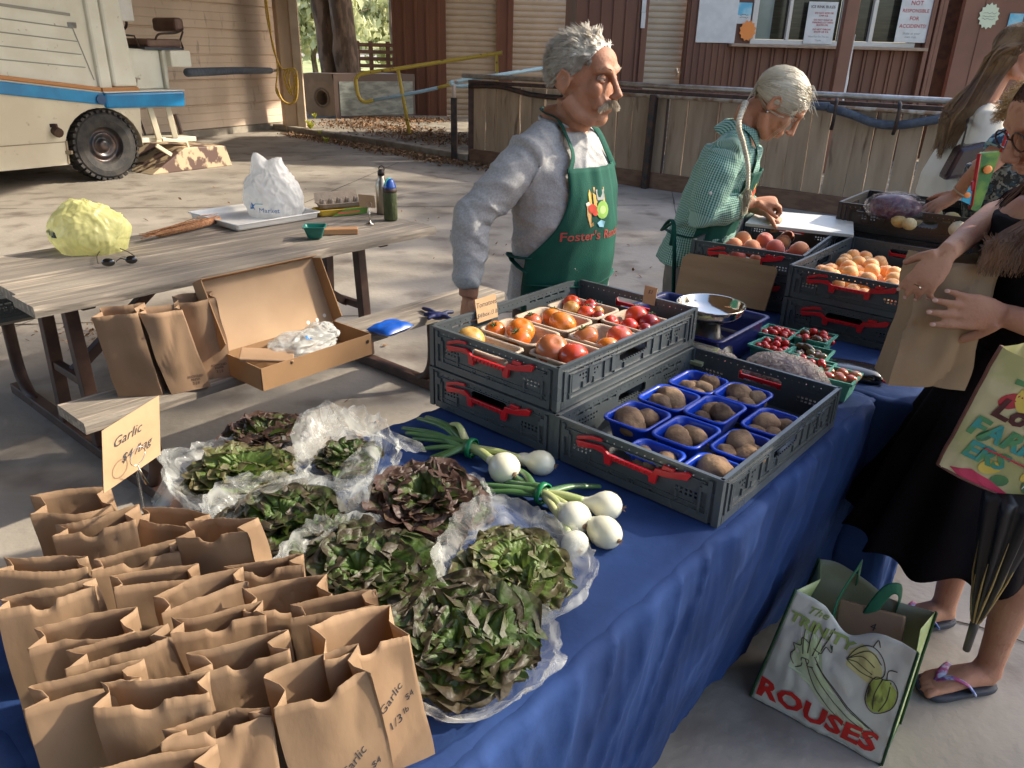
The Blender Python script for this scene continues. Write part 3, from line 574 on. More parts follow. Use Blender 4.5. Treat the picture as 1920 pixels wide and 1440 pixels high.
m = MB(); m.box(zp(1.2, 1.52, -.45), (.56, .5, .03), rz=math.atan2(ZD.y, ZD.x)); m.build('seat_plate', M_foam, zm)
m = MB(); m.box(zp(1.46, 1.81, -.45), (.14, .52, .17), rz=math.atan2(ZD.y, ZD.x)); m.build('backrest', M_seat, zm, bevel=.04)
m = MB(); m.tube(smoothp([zp(1.05, 1.62, -.15), zp(1.12, 1.69, -.15), zp(1.35, 1.71, -.15), zp(1.5, 1.76, -.2), zp(1.52, 1.82, -.3)]), .014, 6); m.tube([zp(1.5, 1.73, -.2), zp(1.44, 1.62, -.2), zp(1.47, 1.53, -.2)], .014, 6); m.tube([zp(.6, 1.67, -.2), zp(.8, 1.66, -.2), zp(.85, 1.52, -.2)], .012, 6); m.build('seat_rail', M_dark, zm, smooth=True)
m = MB(); m.lathe([(.2 + .016 * cos(a), .016 * sin(a)) for a in [i * PI / 4 for i in range(9)]], zp(.68, 1.92, -.35), 24, M=Matrix.Rotation(math.atan2(ZD.y, ZD.x), 3, 'Z') @ Matrix.Rotation(R(70), 3, 'Y')); m.tube([zp(.5, 1.85, -.35), zp(.68, 1.92, -.35)], .02, 6); m.build('steering_wheel', M_dark, zm, smooth=True)
m = MB(); zprism([(.56, 1.82), (.75, 1.82), (.75, 2.15), (.56, 2.15)], -.3, -.05); m.build('control_box', M_paper, zm, bevel=.015)
m = MB(); m.tube([zp(.62, 1.03, -.06), zp(.66, 1.17, -.06)], .012, 6); m.tube([zp(.6, 1.18, -.06), zp(.7, 1.165, -.06)], .01, 6); m.build('lever', M_galv, zm)
m = MB(); zprism([(.60, .0), (1.86, -.0), (1.78, .28), (1.14, .30)], -1.7, .02); m.build('sled_plate', M_peel, zm, bevel=.012)
m = MB(); m.bar(zp(.62, .42, -.3), zp(1.45, .38, -.3), .3, .06); m.bar(zp(.75, .36, -.02), zp(.95, .22, -.02), .03, .05); m.bar(zp(.85, .42, -.02), zp(1.2, .38, -.02), .03, .04); m.bar(zp(1.2, .38, -.02), zp(1.22, .28, -.02), .03, .03)
m.bar(zp(.80, .85, -.12), zp(.86, .42, -.1), .05, .07); m.bar(zp(1.06, .85, -.12), zp(1.1, .42, -.1), .05, .07); m.build('lift_arms', M_cream, zm, bevel=.006)
m = MB()
for i in range(5): m.bar(zp(.5 + i * .07, .82, -.4), zp(.66 + i * .05, .45, -.4), .02); m.bar(zp(.8 - i * .05, .82, -.4), zp(.55 + i * .02, .5, -.4), .02)
m.tube([zp(1.16, .72, -.12), zp(1.2, .47, -.1)], .03, 8); m.build('chassis', M_dark, zm)
m = MB(); m.box(zp(-.52, .68, .01), (.09, .04, .04)); m.tube([zp(-.5, .62, 0), zp(-.5, .6, .08)], .055, 10); m.build('filler_cap', M_rust, zm)
m = MB(); m.tube([zp(.09, .945, .02), zp(.09, .945, .06)], .06, 12); m.build('marker_lamp', mat('blue_cap', (.02, .08, .2), r=.3), zm)
m = MB(); m.box(zp(-.06, 1.75, -.02), (.09, .03, .06)); m.build('latch', M_galv, zm)
def wheel(c, sgn):
    Mw = Matrix.Rotation(math.atan2(ZD.y, ZD.x), 3, 'Z') @ Matrix.Rotation(R(90), 3, 'X')
    m = MB(); rp_ = [(.205, -.08), (.22, -.11), (.30, -.135), (.365, -.13), (.395, -.10), (.40, 0), (.395, .10), (.365, .13), (.30, .135), (.22, .11), (.205, .08)]
    m.lathe(rp_, c, 40, M=Mw)
    for i in range(34):
        a = 2 * PI * i / 34
        for sd in (-1, 1):
            q = c + Mw @ V3((.402 * cos(a + sd * .04), .402 * sin(a + sd * .04), sd * .075)); m.box(q, (.03, .045, .115), M=Mw @ Matrix.Rotation(a, 3, 'Z') @ Matrix.Rotation(sd * .25, 3, 'X'))
    ty = m.build('tyre', M_tyre, wr, smooth=False)
    m = MB(); m.lathe([(.21, .085), (.20, .05), (.165, .03), (.155, .055), (.12, .06), (.105, .03), (.075, .035), (.06, .075), (.03, .08), (.0, .08)], c, 32, M=Mw); m.lathe([(.21, -.085), (.0, -.05)], c, 32, M=Mw)
    m.build('rim', M_rim, wr, smooth=True)
for nn_ in (-.10, -1.8):
    wr = empty('wheel'); wr.parent = zm; wr['_o'] = tuple(Z0); wheel(zp(.07, .41, nn_), 1)
# ================================================================ stall tables and cloths
M_cloth = mat('navy_cloth', (.018, .046, .150), r=.85, spec=.22, c2=(.012, .031, .105), s=5, det=5, bump=.45, bs=14)
M_tbl = mat('table_plastic', (.5, .5, .48), r=.6)
def folding_table(s0, s1, t0, t1, label):
    c = st((s0 + s1) / 2, (t0 + t1) / 2); o = root('folding_table', tuple(c), label, 'table'); m = MB(); Mz = Matrix.Rotation(math.atan2(U.y, U.x), 3, 'Z')
    m.box(c + V3((0, 0, T - .03)), (s1 - s0, t1 - t0, .045), M=Mz); m.build('tabletop', M_tbl, o, bevel=.01)
    for s in (s0 + .25, s1 - .25):
        for t in (t0 + .08, t1 - .24):
            m = MB(); m.tube([st(s, t, T - .05), st(s, t, .012)], .014, 8); m.build('leg', M_dark, o)
def cloth(s0, s1, t0, t1, hem, seed, label, name='tablecloth', drop0=True, top=None):
    top = top or T; rn = random.Random(seed); m = MB()
    per = []                      # perimeter param: walk customer side, far end, back side, near end
    ns, nt_ = 150, 26
    def hump(x, z):              # soft wrinkles of the cloth on the table top
        p = V3((x.x * 5, x.y * 5, seed)); return .0045 * (noise.noise(p) + .8 * (1 - 2 * abs(noise.noise(p * 1.9))))
    cr = 5; rows = 30; L = s1 - s0; Wd = t1 - t0; vs = []; fs = []
    def ringpt(q, inset):
        # q in [0,4): four sides with rounded corners
        r = .022 + inset * -1
        i = int(q) % 4; f = q - int(q)
        a0, a1, b0, b1 = s0, s1, t0, t1
        if i == 0: return (a0 + f * L, b1), (0, 1)
        if i == 1: return (a1, b1 - f * Wd), (1, 0)
        if i == 2: return (a1 - f * L, b0), (0, -1)
        return (a0, b0 + f * Wd), (-1, 0)
    n = 0; qs = []
    for i in range(4):
        k = 300 if i == 0 else (150 if i == 2 else 70)
        qs += [i + j / k for j in range(k)]
    n = len(qs); fold = [V3((rn.uniform(0, 50), 0, 0)) for _ in range(3)]
    pos = []
    for q in qs:
        (s, t), nn_ = ringpt(q, 0); i = int(q) % 4; f = q - int(q); ds = f * (L if i % 2 == 0 else Wd); ln_ = L if i % 2 == 0 else Wd
        e = min(ds, ln_ - ds); k = max(0, 1 - e / .06)      # blend normal at corners
        if k > 0:
            j = (i - 1) % 4 if ds < ln_ / 2 else (i + 1) % 4; o2 = [(0, 1), (1, 0), (0, -1), (-1, 0)][j]; nn_ = (nn_[0] + o2[0] * k * .999, nn_[1] + o2[1] * k * .999)
        l = math.hypot(*nn_); nn_ = (nn_[0] / l, nn_[1] / l); rc = k * k * .012
        pos.append((s - nn_[0] * rc, t - nn_[1] * rc, nn_, ds + i * 7.3, k))
    rws = [-1, .0, .004, .012] + [.03 + (top - hem - .03) * (i / 44) for i in range(45)]
    for ri, dz in enumerate(rws):
        ins = .010 if dz < 0 else (.001 if dz == 0 else 0); dz = max(0, dz)
        for s, t, nn_, a, kc in pos:
            k = min(1, dz / .45); p1 = noise.noise(V3((a * 3.1, dz * .5, seed * 3.3))); p2 = noise.noise(V3((a * 8.5 + dz * 1.2, dz * 1.1, seed))); p3 = 1 - 2 * abs(noise.noise(V3((a * 5 - dz * 2.2, dz * 1.6, seed + 9))))
            out = -(.125 * (dz / (top - hem)) ** 1.2 * (1 if nn_[1] > .5 and nn_[0] * nn_[0] < .3 else .0) * min(1, max(0, (min(s - s0, 9) - .2) * 2)) if abs(t - t1) < .05 else 0) + (.004 if dz > 0 else 0) + (.012 if dz > .012 else dz) + k * (.022 + .034 * p1 + .020 * p2) + .009 * p3 * min(1, dz / .08) + .013 * max(0, 1 - 2.6 * abs(noise.noise(V3((a * 10 + dz * 1.5, dz * .9, seed + 4))))) ** 2 + .003 * max(0, 1 - 2.6 * abs(noise.noise(V3((a * 22 - dz * 4, dz * 2, seed + 14))))) ** 2 * min(1, dz / .1) + .05 * kc * kc * k
            z = top + .004 - (0 if ri == 0 else dz * 1.0) + (0.0)
            vs.append(st(s + nn_[0] * (out - .002 - ins), t + nn_[1] * (out - .002 - ins), z - (.003 if ri == 0 else .0015 if ri == 1 else 0)))
    for r_ in range(len(rws) - 1):
        for j in range(n):
            k = (j + 1) % n; fs.append((r_ * n + j, (r_ + 1) * n + j, (r_ + 1) * n + k, r_ * n + k))
    m.add(vs, fs)
    def topf(u, v):
        s = s0 + u * L; t = t0 + v * Wd; e = min(u, 1 - u) * L; e2 = min(v, 1 - v) * Wd; k = min(1, min(e, e2) / .05)
        return st(s, t, top + .004 + hump(V3((s, t, 0)), 0) * k - (.0035 if min(e, e2) < 1e-6 else 0))
    m.grid(lambda u, v: topf(u, v), 150, 60)
    # weld
    o = m.build(name, M_cloth, smooth=True, label=label, cat='tablecloth')
    return o
folding_table(.14, 2.04, -1.265, -.525, 'folding table under the near navy cloth with the potatoes and lettuces')
cloth(.12, 2.06, -1.285, -.505, .07, 3, 'navy cloth over the near table, carrying lettuces and grey crates')
folding_table(2.12, 4.0, -1.17, -.43, 'folding table under the far navy cloth with the apricots')
cloth(2.095, 4.02, -1.19, -.415, .05, 8, 'navy cloth over the far table, under the fruit crates by the woman in black')

# ================================================================ folding crates
HC = .106
def crate_proto(name, mp, mred, black=False):
    r = empty(name); h = HC; hx, hy = .2, .3
    def wall(mb, o, ex, ln, inward, short):        # panel with cut holes, o = lower left corner, ex along, z up
        hs = []
        def H(a, b, c, d): hs.append((a, b, c, d))
        n = int(ln / .019)
        for i in range(n): 
            a = .022 + i * (ln - .044) / (n - 1)
            H(a - .0016, a + .0016, h - .0155, h - .0125)
        c = ln / 2
        if short:
            for k, e in ((0, 0), (1, .003), (2, .007)): H(c - .058 + e, c + .058 - e, h - .050 + .003 * k, h - .0275 + .003 * k)
            for sx in (-1, 1):
                for i in range(6):
                    for j in range(2):
                        a = c + sx * (.105 + i * .0105); H(a - .003, a + .003, .052 - j * .009, .057 - j * .009)
            for i in range(3):
                a = c + (i - 1) * .05; H(a - .004, a + .004, .018, .022)
        else:
            H(c - .06, c + .06, h - .050, h - .030); H(c - .055, c + .055, h - .053, h - .027)
            for q in (-1, 1):
                for i in range(5):
                    a = c + q * (.085 + i * .033); H(a - .013, a + .013, h - .0265, h - .0205)
                for i in range(7): a = c + q * (.15 + i * .011); H(a - .003, a + .003, h - .044, h - .038)
                for i in range(5): a = c + q * (.16 + i * .011); H(a - .003, a + .003, h - .054, h - .049)
            for i in range(9):
                a = c + (i - 4) * .011; H(a - .003, a + .003, h - .056, h - .051); 
        us = sorted({0, ln} | {x for q in hs for x in q[:2]}); vs_ = sorted({.004, h} | {x for q in hs for x in q[2:]})
        def cl(l):
            o = [l[0]]
            for x in l[1:]:
                if x - o[-1] > 1e-5: o.append(x)
            return o
        us = cl(us); vs_ = cl(vs_); idx = {}
        fs = []; vv = []
        def gi(i, j):
            if (i, j) not in idx: idx[(i, j)] = len(vv); vv.append(V3(o) + V3(ex) * us[i] + V3((0, 0, vs_[j])))
            return idx[(i, j)]
        for i in range(len(us) - 1):
            for j in range(len(vs_) - 1):
                x = (us[i] + us[i + 1]) / 2; z = (vs_[j] + vs_[j + 1]) / 2
                if not any(q[0] < x < q[1] and q[2] < z < q[3] for q in hs): fs.append((gi(i, j), gi(i + 1, j), gi(i + 1, j + 1), gi(i, j + 1)))
        mb.add(vv, fs)
    m = MB(); e = .004
    wall(m, (-hx + e, -hy + e, 0), (1, 0, 0), .392, 1, True); wall(m, (hx - e, hy - e, 0), (-1, 0, 0), .392, 1, True)
    wall(m, (hx - e, -hy + e, 0), (0, 1, 0), .592, 1, False); wall(m, (-hx + e, hy - e, 0), (0, -1, 0), .592, 1, False)
    m.build('side_walls', mp, r, solid=.0032, soff=0)
    m = MB(); m.box((0, 0, .006), (.388, .588, .006)); m.build('floor', mp, r)
    m = MB()                                        # rim, posts and ribs
    for s in (-1, 1):
        m.box((s * (hx - .003), 0, h - .002), (.009, .6, .0045)); m.box((0, s * (hy - .003), h - .002), (.4, .009, .0045))
        m.box((s * (hx - .001), 0, .012), (.005, .57, .018)); m.box((0, s * (hy - .001), .012), (.36, .005, .018))
        m.box((s * (hx - .001), 0, .033), (.0045, .52, .0025)); m.box((s * (hx - .001), 0, h - .0185), (.0045, .56, .002)); m.box((s * (hx - .001), 0, h - .0285), (.0045, .5, .002))
        m.box((0, s * (hy - .001), h - .019), (.0036 + .33, .0045, .002)); m.box((0, s * (hy - .0015), .031), (.33, .004, .0025))
        for i in range(-6, 7):
            if i: m.box((s * (hx - .001), i * .0415, .040 + (.012 if i % 3 == 0 else 0)), (.005, .003, .018 + (.03 if i % 3 == 0 else 0)))
        for i in (-2, -1, 1, 2): m.box((s * (hx - .0008), i * .09, .06), (.0045, .012, .04))
        for i in (-1, 0, 1):
            m.tube([(i * .05 - .006, s * (hy + .001), .016), (i * .05 - .006, s * (hy + .001), .028), (i * .05 + .006, s * (hy + .001), .028), (i * .05 + .006, s * (hy + .001), .016)], .0016, 5)
        for q in (-1, 1):
            m.box((s * (hx - .006), q * (hy - .006), h / 2), (.014, .014, h - .004)); m.box((s * (hx - .001), q * (hy - .026), h / 2 - .004), (.006, .009, h - .02)); m.box((s * (hx - .024), q * (hy - .0005), h / 2 - .002), (.008, .005, h - .016))
            m.box((s * (hx - .043), q * (hy - .0005), .045), (.005, .004, .06)); m.box((s * (hx - .0008), q * (hy - .045), .05), (.005, .005, .06))
            m.box((s * (hx - .034), q * (hy - .0003), .075), (.012, .005, .018)); m.box((s * .105, q * (hy - .001), .036), (.004, .005, .025)); 
    m.build('rim', mp, r, bevel=.0008)
    if mred:
        for s in (-1, 1):
            m = MB(); P = [(-.152, .094), (-.145, .080), (-.10, .070), (-.072, .066), (-.068, .044), (-.052, .044), (-.050, .058), (.050, .058), (.052, .044), (.068, .044), (.072, .066), (.10, .068), (.145, .058), (.152, .072), (.10, .078), (.080, .080), (.060, .068), (-.060, .068), (-.066, .080), (-.10, .083), (-.14, .096)]
            m.prism([(x * .9, z) for x, z in P], (0, s * (hy + .0005), 0), (s * 1, 0, 0), (0, 0, 1), (0, s, 0), 0, .007)
            m.prism([(-.10, .092), (-.075, .0925), (-.072, .082), (-.10, .085)], (0, s * (hy + .0005), 0), (s, 0, 0), (0, 0, 1), (0, s, 0), 0, .006)
            m.prism([(.072, .09), (.10, .086), (.135, .074), (.135, .082), (.10, .094), (.075, .096)], (0, s * (hy + .0005), 0), (s, 0, 0), (0, 0, 1), (0, s, 0), 0, .006)
            for i in range(-4, 5): m.box((s * i * .0118, s * (hy + .0085), .0625), (.0022, .003, .009))
            m.build('latch_handle', mred, r, bevel=.0009)
    return r
M_crate = mat('grey_crate_plastic', (.072, .084, .090), r=.36, c2=(.058, .068, .072), s=6, det=4, rr=.1, bump=.05, bs=200)
M_crateb = mat('black_crate_plastic', (.018, .018, .02), r=.4, c2=(.028, .028, .03), s=6)
M_latch = mat('red_latch', (.62, .012, .018), r=.32, c2=(.5, .01, .015), s=9)
cp = crate_proto('crate', M_crate, M_latch); cpb = crate_proto('crate', M_crateb, None)
class Fr:                                          # crate frame: a short side, b long side, origin at corner L
    def __init__(s, L, ang, z): s.L = V3((L[0], L[1], 0)); s.a = ang; s.w = V3((cos(ang), sin(ang), 0)); s.l = V3((-sin(ang), cos(ang), 0)); s.z = z
    def p(s, a, b, z=0.0): return s.L + s.w * a + s.l * b + V3((0, 0, s.z + z))
TC = T + .0065
def put(proto, L, ang, z, label, first=[None]):
    f = Fr(L, ang, z); c = f.p(.2, .3)
    if proto.get('used'): o = copy_tree(proto, c, ang)
    else: proto['used'] = 1; o = proto; o.location = c; o.rotation_euler = (0, 0, ang)
    tag(o, label, 'crate', 'folding market crates' if proto is cp or o.name.startswith('crate') else None); return f
aT = -.714
FT = put(cp, (-.204, 1.769), aT, TC + HC, 'grey crate of tomatoes on top of its stack beside the man')
put(cp, (-.206, 1.766), aT - .006, TC, 'grey crate directly under the tomato crate')
FP = put(cp, (.096, 1.498), aT, TC, 'grey crate filled with blue punnets of potatoes')
FA = put(cp, (.896, 2.45), -.70, TC + HC, 'grey crate of sunlit apricots with open red latch')
put(cp, (.893, 2.445), -.70, TC, 'grey crate underneath the apricot crate')
FH = put(cp, (.648, 2.79), -.577, TC + HC, 'grey crate of dark red peaches beside the grey haired woman')
put(cp, (.652, 2.785), -.585, TC, 'grey crate underneath the peach crate behind the cardboard')
aM = math.atan2(U.y, U.x) + .05
FM = Fr((1.265, 3.046), aM, TC + 2 * HC); cM = FM.p(.2, -.3)
for k, lb in ((2, 'black crate of melons under the resting hand'), (1, 'black crate in the middle of the melon stack'), (0, 'lowest black crate of the melon stack')):
    c = V3((cM.x, cM.y, TC + k * HC))
    o = cpb if k == 2 else copy_tree(cpb, c, aM)
    if k == 2: o.location = c; o.rotation_euler = (0, 0, aM)
    tag(o, lb, 'crate', 'folding market crates')
if 'used' in cp: pass

# ================================================================ fruit helpers
def fruit(name, c, r, mt, label, cat, group=None, fn=None, rot=None, n=18, m=12, stem=None, parts=None):
    b = MB(); M = rot.to_matrix() if rot else Euler((rnd.uniform(-.5, .5), rnd.uniform(-.5, .5), rnd.random() * 6.3)).to_matrix()
    b.ball(c, r, n, m, M=M, fn=fn); o = b.build(name, mt, smooth=True, label=label, cat=cat, group=group)
    return o, M
def vary(c, s): return tuple(max(0, min(1, x * (1 + s))) for x in c)
# ---- tomatoes
def tmat(name, a, b, r=.22): return mat(name, a, r=r, c2=b, s=7, lo=.35, hi=.65, det=2, coat=.4, sss=.15, ssc=(1, .2, .05))
MT = {'o': tmat('tomato_orange', (.68, .13, .015), (.55, .22, .03)), 'r': tmat('tomato_red', (.48, .022, .015), (.55, .07, .02)), 'g': tmat('tomato_green_blush', (.52, .34, .09), (.45, .13, .035)), 'd': tmat('tomato_dark', (.30, .012, .02), (.20, .03, .015)), 'b': tmat('tomato_brown', (.42, .15, .05), (.50, .06, .03))}
M_stem = mat('tomato_stem', (.05, .09, .02), r=.7)
def tomato(c, r, k, label, squash=.8, lobes=0, calyx=False, group=None):
    ph = rnd.random() * 6
    def fn(d):
        a = math.atan2(d.y, d.x); q = 1 + lobes * .05 * cos(5 * a + ph) * (1 - abs(d.z)) + .02 * noise.noise(d * 2 + V3((ph, 0, 0)))
        if d.z > 0: q -= .22 * math.exp(-(d.x ** 2 + d.y ** 2) / .03)
        return q
    b = MB(); M = Euler((rnd.uniform(-.5, .5), rnd.uniform(-.5, .5), ph)).to_matrix(); b.ball(c, (r, r, r * squash), 20, 14, M=M, fn=fn)
    o = b.build('tomato', MT[k], smooth=True, label=label, cat='tomato', group=group)
    if calyx:
        m = MB(); top = V3(c) + M @ V3((0, 0, r * squash * .82))
        for i in range(5):
            a = i * 1.256 + ph; e = V3(c) + M @ V3((cos(a) * r * .45, sin(a) * r * .45, r * squash * .95)); m.tube([top, (top + e) / 2 + M @ V3((0, 0, r * .12)), e + M @ V3((0, 0, r * .12))], [.0022, .0018, .0006], 5)
        m.tube([top, top + M @ V3((.002, 0, r * .35))], .002, 5)
        m.build('calyx', M_stem, o, smooth=True)
    return o
# ---- cartons
M_pulp = mat('pulp_carton', (.58, .45, .33), r=.85, c2=(.50, .39, .29), s=30, bump=.3, bs=300, tl=.15)
M_punnet = mat('blue_punnet', (.008, .06, .52), r=.25, c2=(.006, .045, .42), s=8, tl=.12)
def tray_mesh(mb, f, a0, a1, b0, b1, zt, dep, taper=.012, rim=.005, rad=.02, n=5):
    def ring(a0, a1, b0, b1, z, r):
        o = []
        for (ca, cb, s0) in ((a1 - r, b1 - r, 0), (a0 + r, b1 - r, 90), (a0 + r, b0 + r, 180), (a1 - r, b0 + r, 270)):
            for i in range(n + 1): t = R(s0 + 90 * i / n); o.append(f.p(ca + r * cos(t), cb + r * sin(t), z))
        return o
    e = rim; tp = taper
    rs = [ring(a0 - e * .2, a1 + e * .2, b0 - e * .2, b1 + e * .2, zt - .004, rad), ring(a0, a1, b0, b1, zt, rad), ring(a0 + e, a1 - e, b0 + e, b1 - e, zt, rad), ring(a0 + e * 1.5, a1 - e * 1.5, b0 + e * 1.5, b1 - e * 1.5, zt - .004, rad)]
    for k in (.25, .9, 1.0):
        q = e * 1.5 + tp * k + (.006 if k == 1 else 0); rs.append(ring(a0 + q, a1 - q, b0 + q, b1 - q, zt - .004 - (dep - .004) * k, rad))
    mb.loft(rs, cap=False); base = len(mb.v) - len(rs[-1]); mb.f.append(tuple(range(base, len(mb.v)))); mb.m.append(mb.cur)
# tomato crate contents
car = [((.045, .222), (.012, .105), .086, 'front left corner'), ((.052, .232), (.112, .232), .094, 'left wall, second from the front'), ((.052, .228), (.246, .372), .094, 'left wall, third from the front'), ((.045, .215), (.390, .515), .09, 'far left corner'), ((.236, .368), (.088, .225), .088, 'right wall nearest the front'), ((.236, .368), (.238, .375), .09, 'middle of the right wall'), ((.222, .368), (.398, .53), .09, 'far right corner')]
for (a, b, z, lb) in car:
    m = MB(); tray_mesh(m, FT, a[0], a[1], b[0], b[1], z - .012, .045); m.build('pulp_tray', M_pulp, smooth=True, solid=.002, label='pale pulp tray of tomatoes at the ' + lb + ' of its crate', cat='tray')
TZ = .078
toms = [(.09, .05, .036, 'g', .85, 0, 0, 'pale green orange tomato alone at the left front corner'), (.075, .155, .026, 'o', .85, 0, 1, 'small orange tomato with long stem nearest the price card'),
        (.135, .185, .036, 'o', .85, 0, 0, 'large round orange tomato behind the starry stemmed one'), (.165, .145, .030, 'o', .8, 1, 1, 'flat orange tomato with a star of green sepals'),
        (.095, .275, .026, 'b', .8, 0, 1, 'small brownish orange tomato with dark stem scar, third tray'), (.115, .335, .028, 'o', .9, 0, 1, 'orange tomato furthest from the camera in the third tray'), (.175, .305, .037, 'o', .8, 0, 0, 'broad orange tomato against the middle tray edge'),
        (.075, .475, .026, 'r', .9, 0, 0, 'red tomato at the far left corner of the crate'), (.10, .44, .024, 'g', .9, 0, 0, 'yellow shouldered red tomato in the far left tray'), (.12, .50, .021, 'r', .9, 0, 0, 'small red tomato touching the far wall'), (.155, .435, .025, 'r', .85, 0, 1, 'red tomato with a pale ring around its stem scar'), (.165, .475, .018, 'g', 1, 0, 0, 'small olive tomato among the red ones'), (.14, .47, .022, 'd', .9, 0, 0, 'dark red tomato half hidden among the far left ones'), (.195, .435, .02, 'd', .9, 0, 0, 'dark red tomato at the right end of the far left tray'),
        (.28, .13, .040, 'b', .9, 0, 0, 'big brown shouldered tomato near the front right corner'), (.335, .14, .036, 'r', .85, 0, 0, 'big pinkish red tomato against the right front wall'), (.275, .27, .033, 'b', .75, 1, 1, 'orange ribbed tomato with green stem, right middle tray'), (.335, .33, .034, 'b', .8, 0, 0, 'brownish tomato at the back of the right middle tray'), (.345, .265, .027, 'o', .8, 0, 0, 'orange red tomato beside the slot of the right wall'),
        (.245, .425, .021, 'r', .9, 0, 0, 'small pinkish tomato at the left of the far right tray'), (.275, .50, .032, 'r', .9, 0, 1, 'tall red tomato with dark stem at the far right'), (.325, .485, .028, 'd', .9, 0, 1, 'dark red tomato right of the tall stemmed one'), (.30, .43, .024, 'r', .9, 0, 0, 'red tomato in front of the far right tray'), (.34, .44, .02, 'd', .9, 0, 0, 'dark red tomato against the right wall, far tray'), (.27, .445, .012, 'r', 1, 0, 0, 'tiny red tomato in the far right tray')]
for a, b, r, k, sq, lo, ca, lb in toms: tomato(FT.p(a, b, TZ - .022 + r * .62), r, k, lb, sq, lo, ca, 'tomatoes in pulp trays')
# price cards
M_kraft = mat('kraft_card', (.50, .33, .18), r=.8, c2=(.45, .29, .155), s=20, tl=.15)
def card(cx, ex, ey, wd, h, lines, label, mt=M_kraft, th=.0012, thing='price_card'):
    ex = V3(ex).normalized(); ey = V3(ey).normalized(); ez = ex.cross(ey); m = MB(); m.prism([(-wd / 2, -h / 2), (wd / 2, -h / 2), (wd / 2, h / 2), (-wd / 2, h / 2)], cx, ex, ey, ez, -th, 0)
    o = m.build(thing, mt, label=label, cat='card'); oo = V3(o['_o'])
    for txt, x, y, sz, sh in lines:
        t = MB(); t.text(txt, V3(cx) + ex * x + ey * y, ex, ey, sz, shear=sh); q = t.build('handwriting', M_ink, None, base=False); q.parent = o; q.location = -oo
    return o
lx = FT.l; card(FT.p(.012, .19, .108), FT.l, (FT.w * -.18 + V3((0, 0, 1))), .078, .062, [('Tomatoes', 0, .013, .019, .25), ('$4/box /3 lb', 0, -.014, .016, .3)], 'kraft price card reading Tomatoes on the far wall of the tomato crate')
card(FT.p(.255, .592, .11), FT.w, (FT.l * .15 + V3((0, 0, 1))), .04, .05, [('$3', 0, .01, .014, .2)], 'small kraft card standing behind the tomato crate')
# potatoes
M_pot = mat('potato_skin', (.24, .145, .075), r=.85, c2=(.09, .048, .026), s=13, lo=.42, hi=.60, det=4, c3=(.34, .22, .12), s3=7, lo3=.5, hi3=.68, rv=.22, bump=.4, bs=75)
def potato(c, r, lb, grp, rz=None):
    sd = rnd.random() * 50
    def fn(d): 
        p = d * 1.3 + V3((sd, 0, 0)); return 1 + .16 * noise.noise(p) + .05 * noise.noise(p * 3) - .05 * math.exp(-((noise.noise(p * 2.2) - .3) ** 2) / .004)
    b = MB(); b.ball(c, r, 22, 14, M=Euler((rnd.uniform(-.3, .3), rnd.uniform(-.3, .3), rz if rz is not None else rnd.random() * 3.1)).to_matrix(), fn=fn)
    b.build('potato', M_pot, smooth=True, label=lb, cat='potato', group=grp)
pun = [('P1', .050, .165, .100, .226, .086), ('P2', .049, .165, .240, .362, .086), ('P3', .050, .168, .378, .50, .084), ('P7', .166, .280, -.0, .092, .08), ('P4', .175, .285, .100, .232, .088), ('P5', .169, .274, .243, .377, .09), ('P6', .169, .284, .388, .50, .086), ('P8', .290, .39, .012, .125, .08), ('P9', .293, .388, .138, .265, .084), ('P10', .290, .388, .285, .415, .084)]
names = {'P1': 'left front', 'P2': 'left middle', 'P3': 'far left', 'P7': 'front wall, behind the latch slot,', 'P4': 'centre front', 'P5': 'exact centre', 'P6': 'far centre', 'P8': 'front right corner', 'P9': 'right middle', 'P10': 'far right'}
for nme, a0, a1, b0, b1, z in pun:
    m = MB(); tray_mesh(m, FP, a0, a1, max(b0, .01), b1, z, .062, taper=.012, rad=.022, rim=.0045); m.build('punnet', M_punnet, smooth=True, solid=.0014, label='blue plastic punnet of potatoes at the ' + names[nme] + ' of the crate', cat='punnet', group='blue potato punnets')
pots = {'P1': [(.4, .35, .038, .028, .022, 2.4), (.55, .8, .027, .02, .018, 1.4)], 'P2': [(.35, .3, .03, .022, .02, 2.2), (.45, .72, .034, .025, .022, 2.7), (.8, .5, .018, .014, .012, 0)], 'P3': [(.25, .35, .02, .018, .017, 0), (.55, .25, .022, .015, .014, 2), (.6, .55, .028, .02, .017, 2.6), (.62, .9, .022, .02, .02, 0), (.12, .12, .012, .01, .01, 0)],
        'P7': [(.25, .55, .026, .018, .016, 2.5), (.65, .3, .02, .016, .014, 1), (.75, .75, .024, .018, .015, 2), (.35, .15, .016, .013, .012, 0)], 'P4': [(.42, .35, .034, .024, .02, 2.3), (.6, .68, .032, .022, .019, 2.6)], 'P5': [(.3, .25, .022, .017, .015, 2.3), (.35, .65, .024, .020, .019, 1.2), (.68, .55, .021, .018, .024, .2), (.75, .85, .014, .012, .012, 0), (.78, .3, .013, .011, .01, 0)],
        'P6': [(.3, .7, .030, .024, .022, 2.5), (.75, .8, .021, .019, .019, 0), (.3, .25, .022, .016, .014, 2), (.68, .38, .024, .017, .015, 2.4)], 'P8': [(.55, .7, .036, .028, .025, 2.4), (.3, .15, .018, .014, .012, 1)], 'P9': [(.35, .72, .031, .025, .023, 2.2), (.25, .25, .020, .018, .016, 0), (.75, .45, .033, .021, .018, 2.8), (.8, .85, .02, .015, .012, 0)], 'P10': [(.35, .55, .026, .022, .022, 1), (.2, .2, .017, .013, .012, 2), (.72, .35, .022, .017, .014, 2.4), (.75, .8, .022, .018, .017, 0)]}
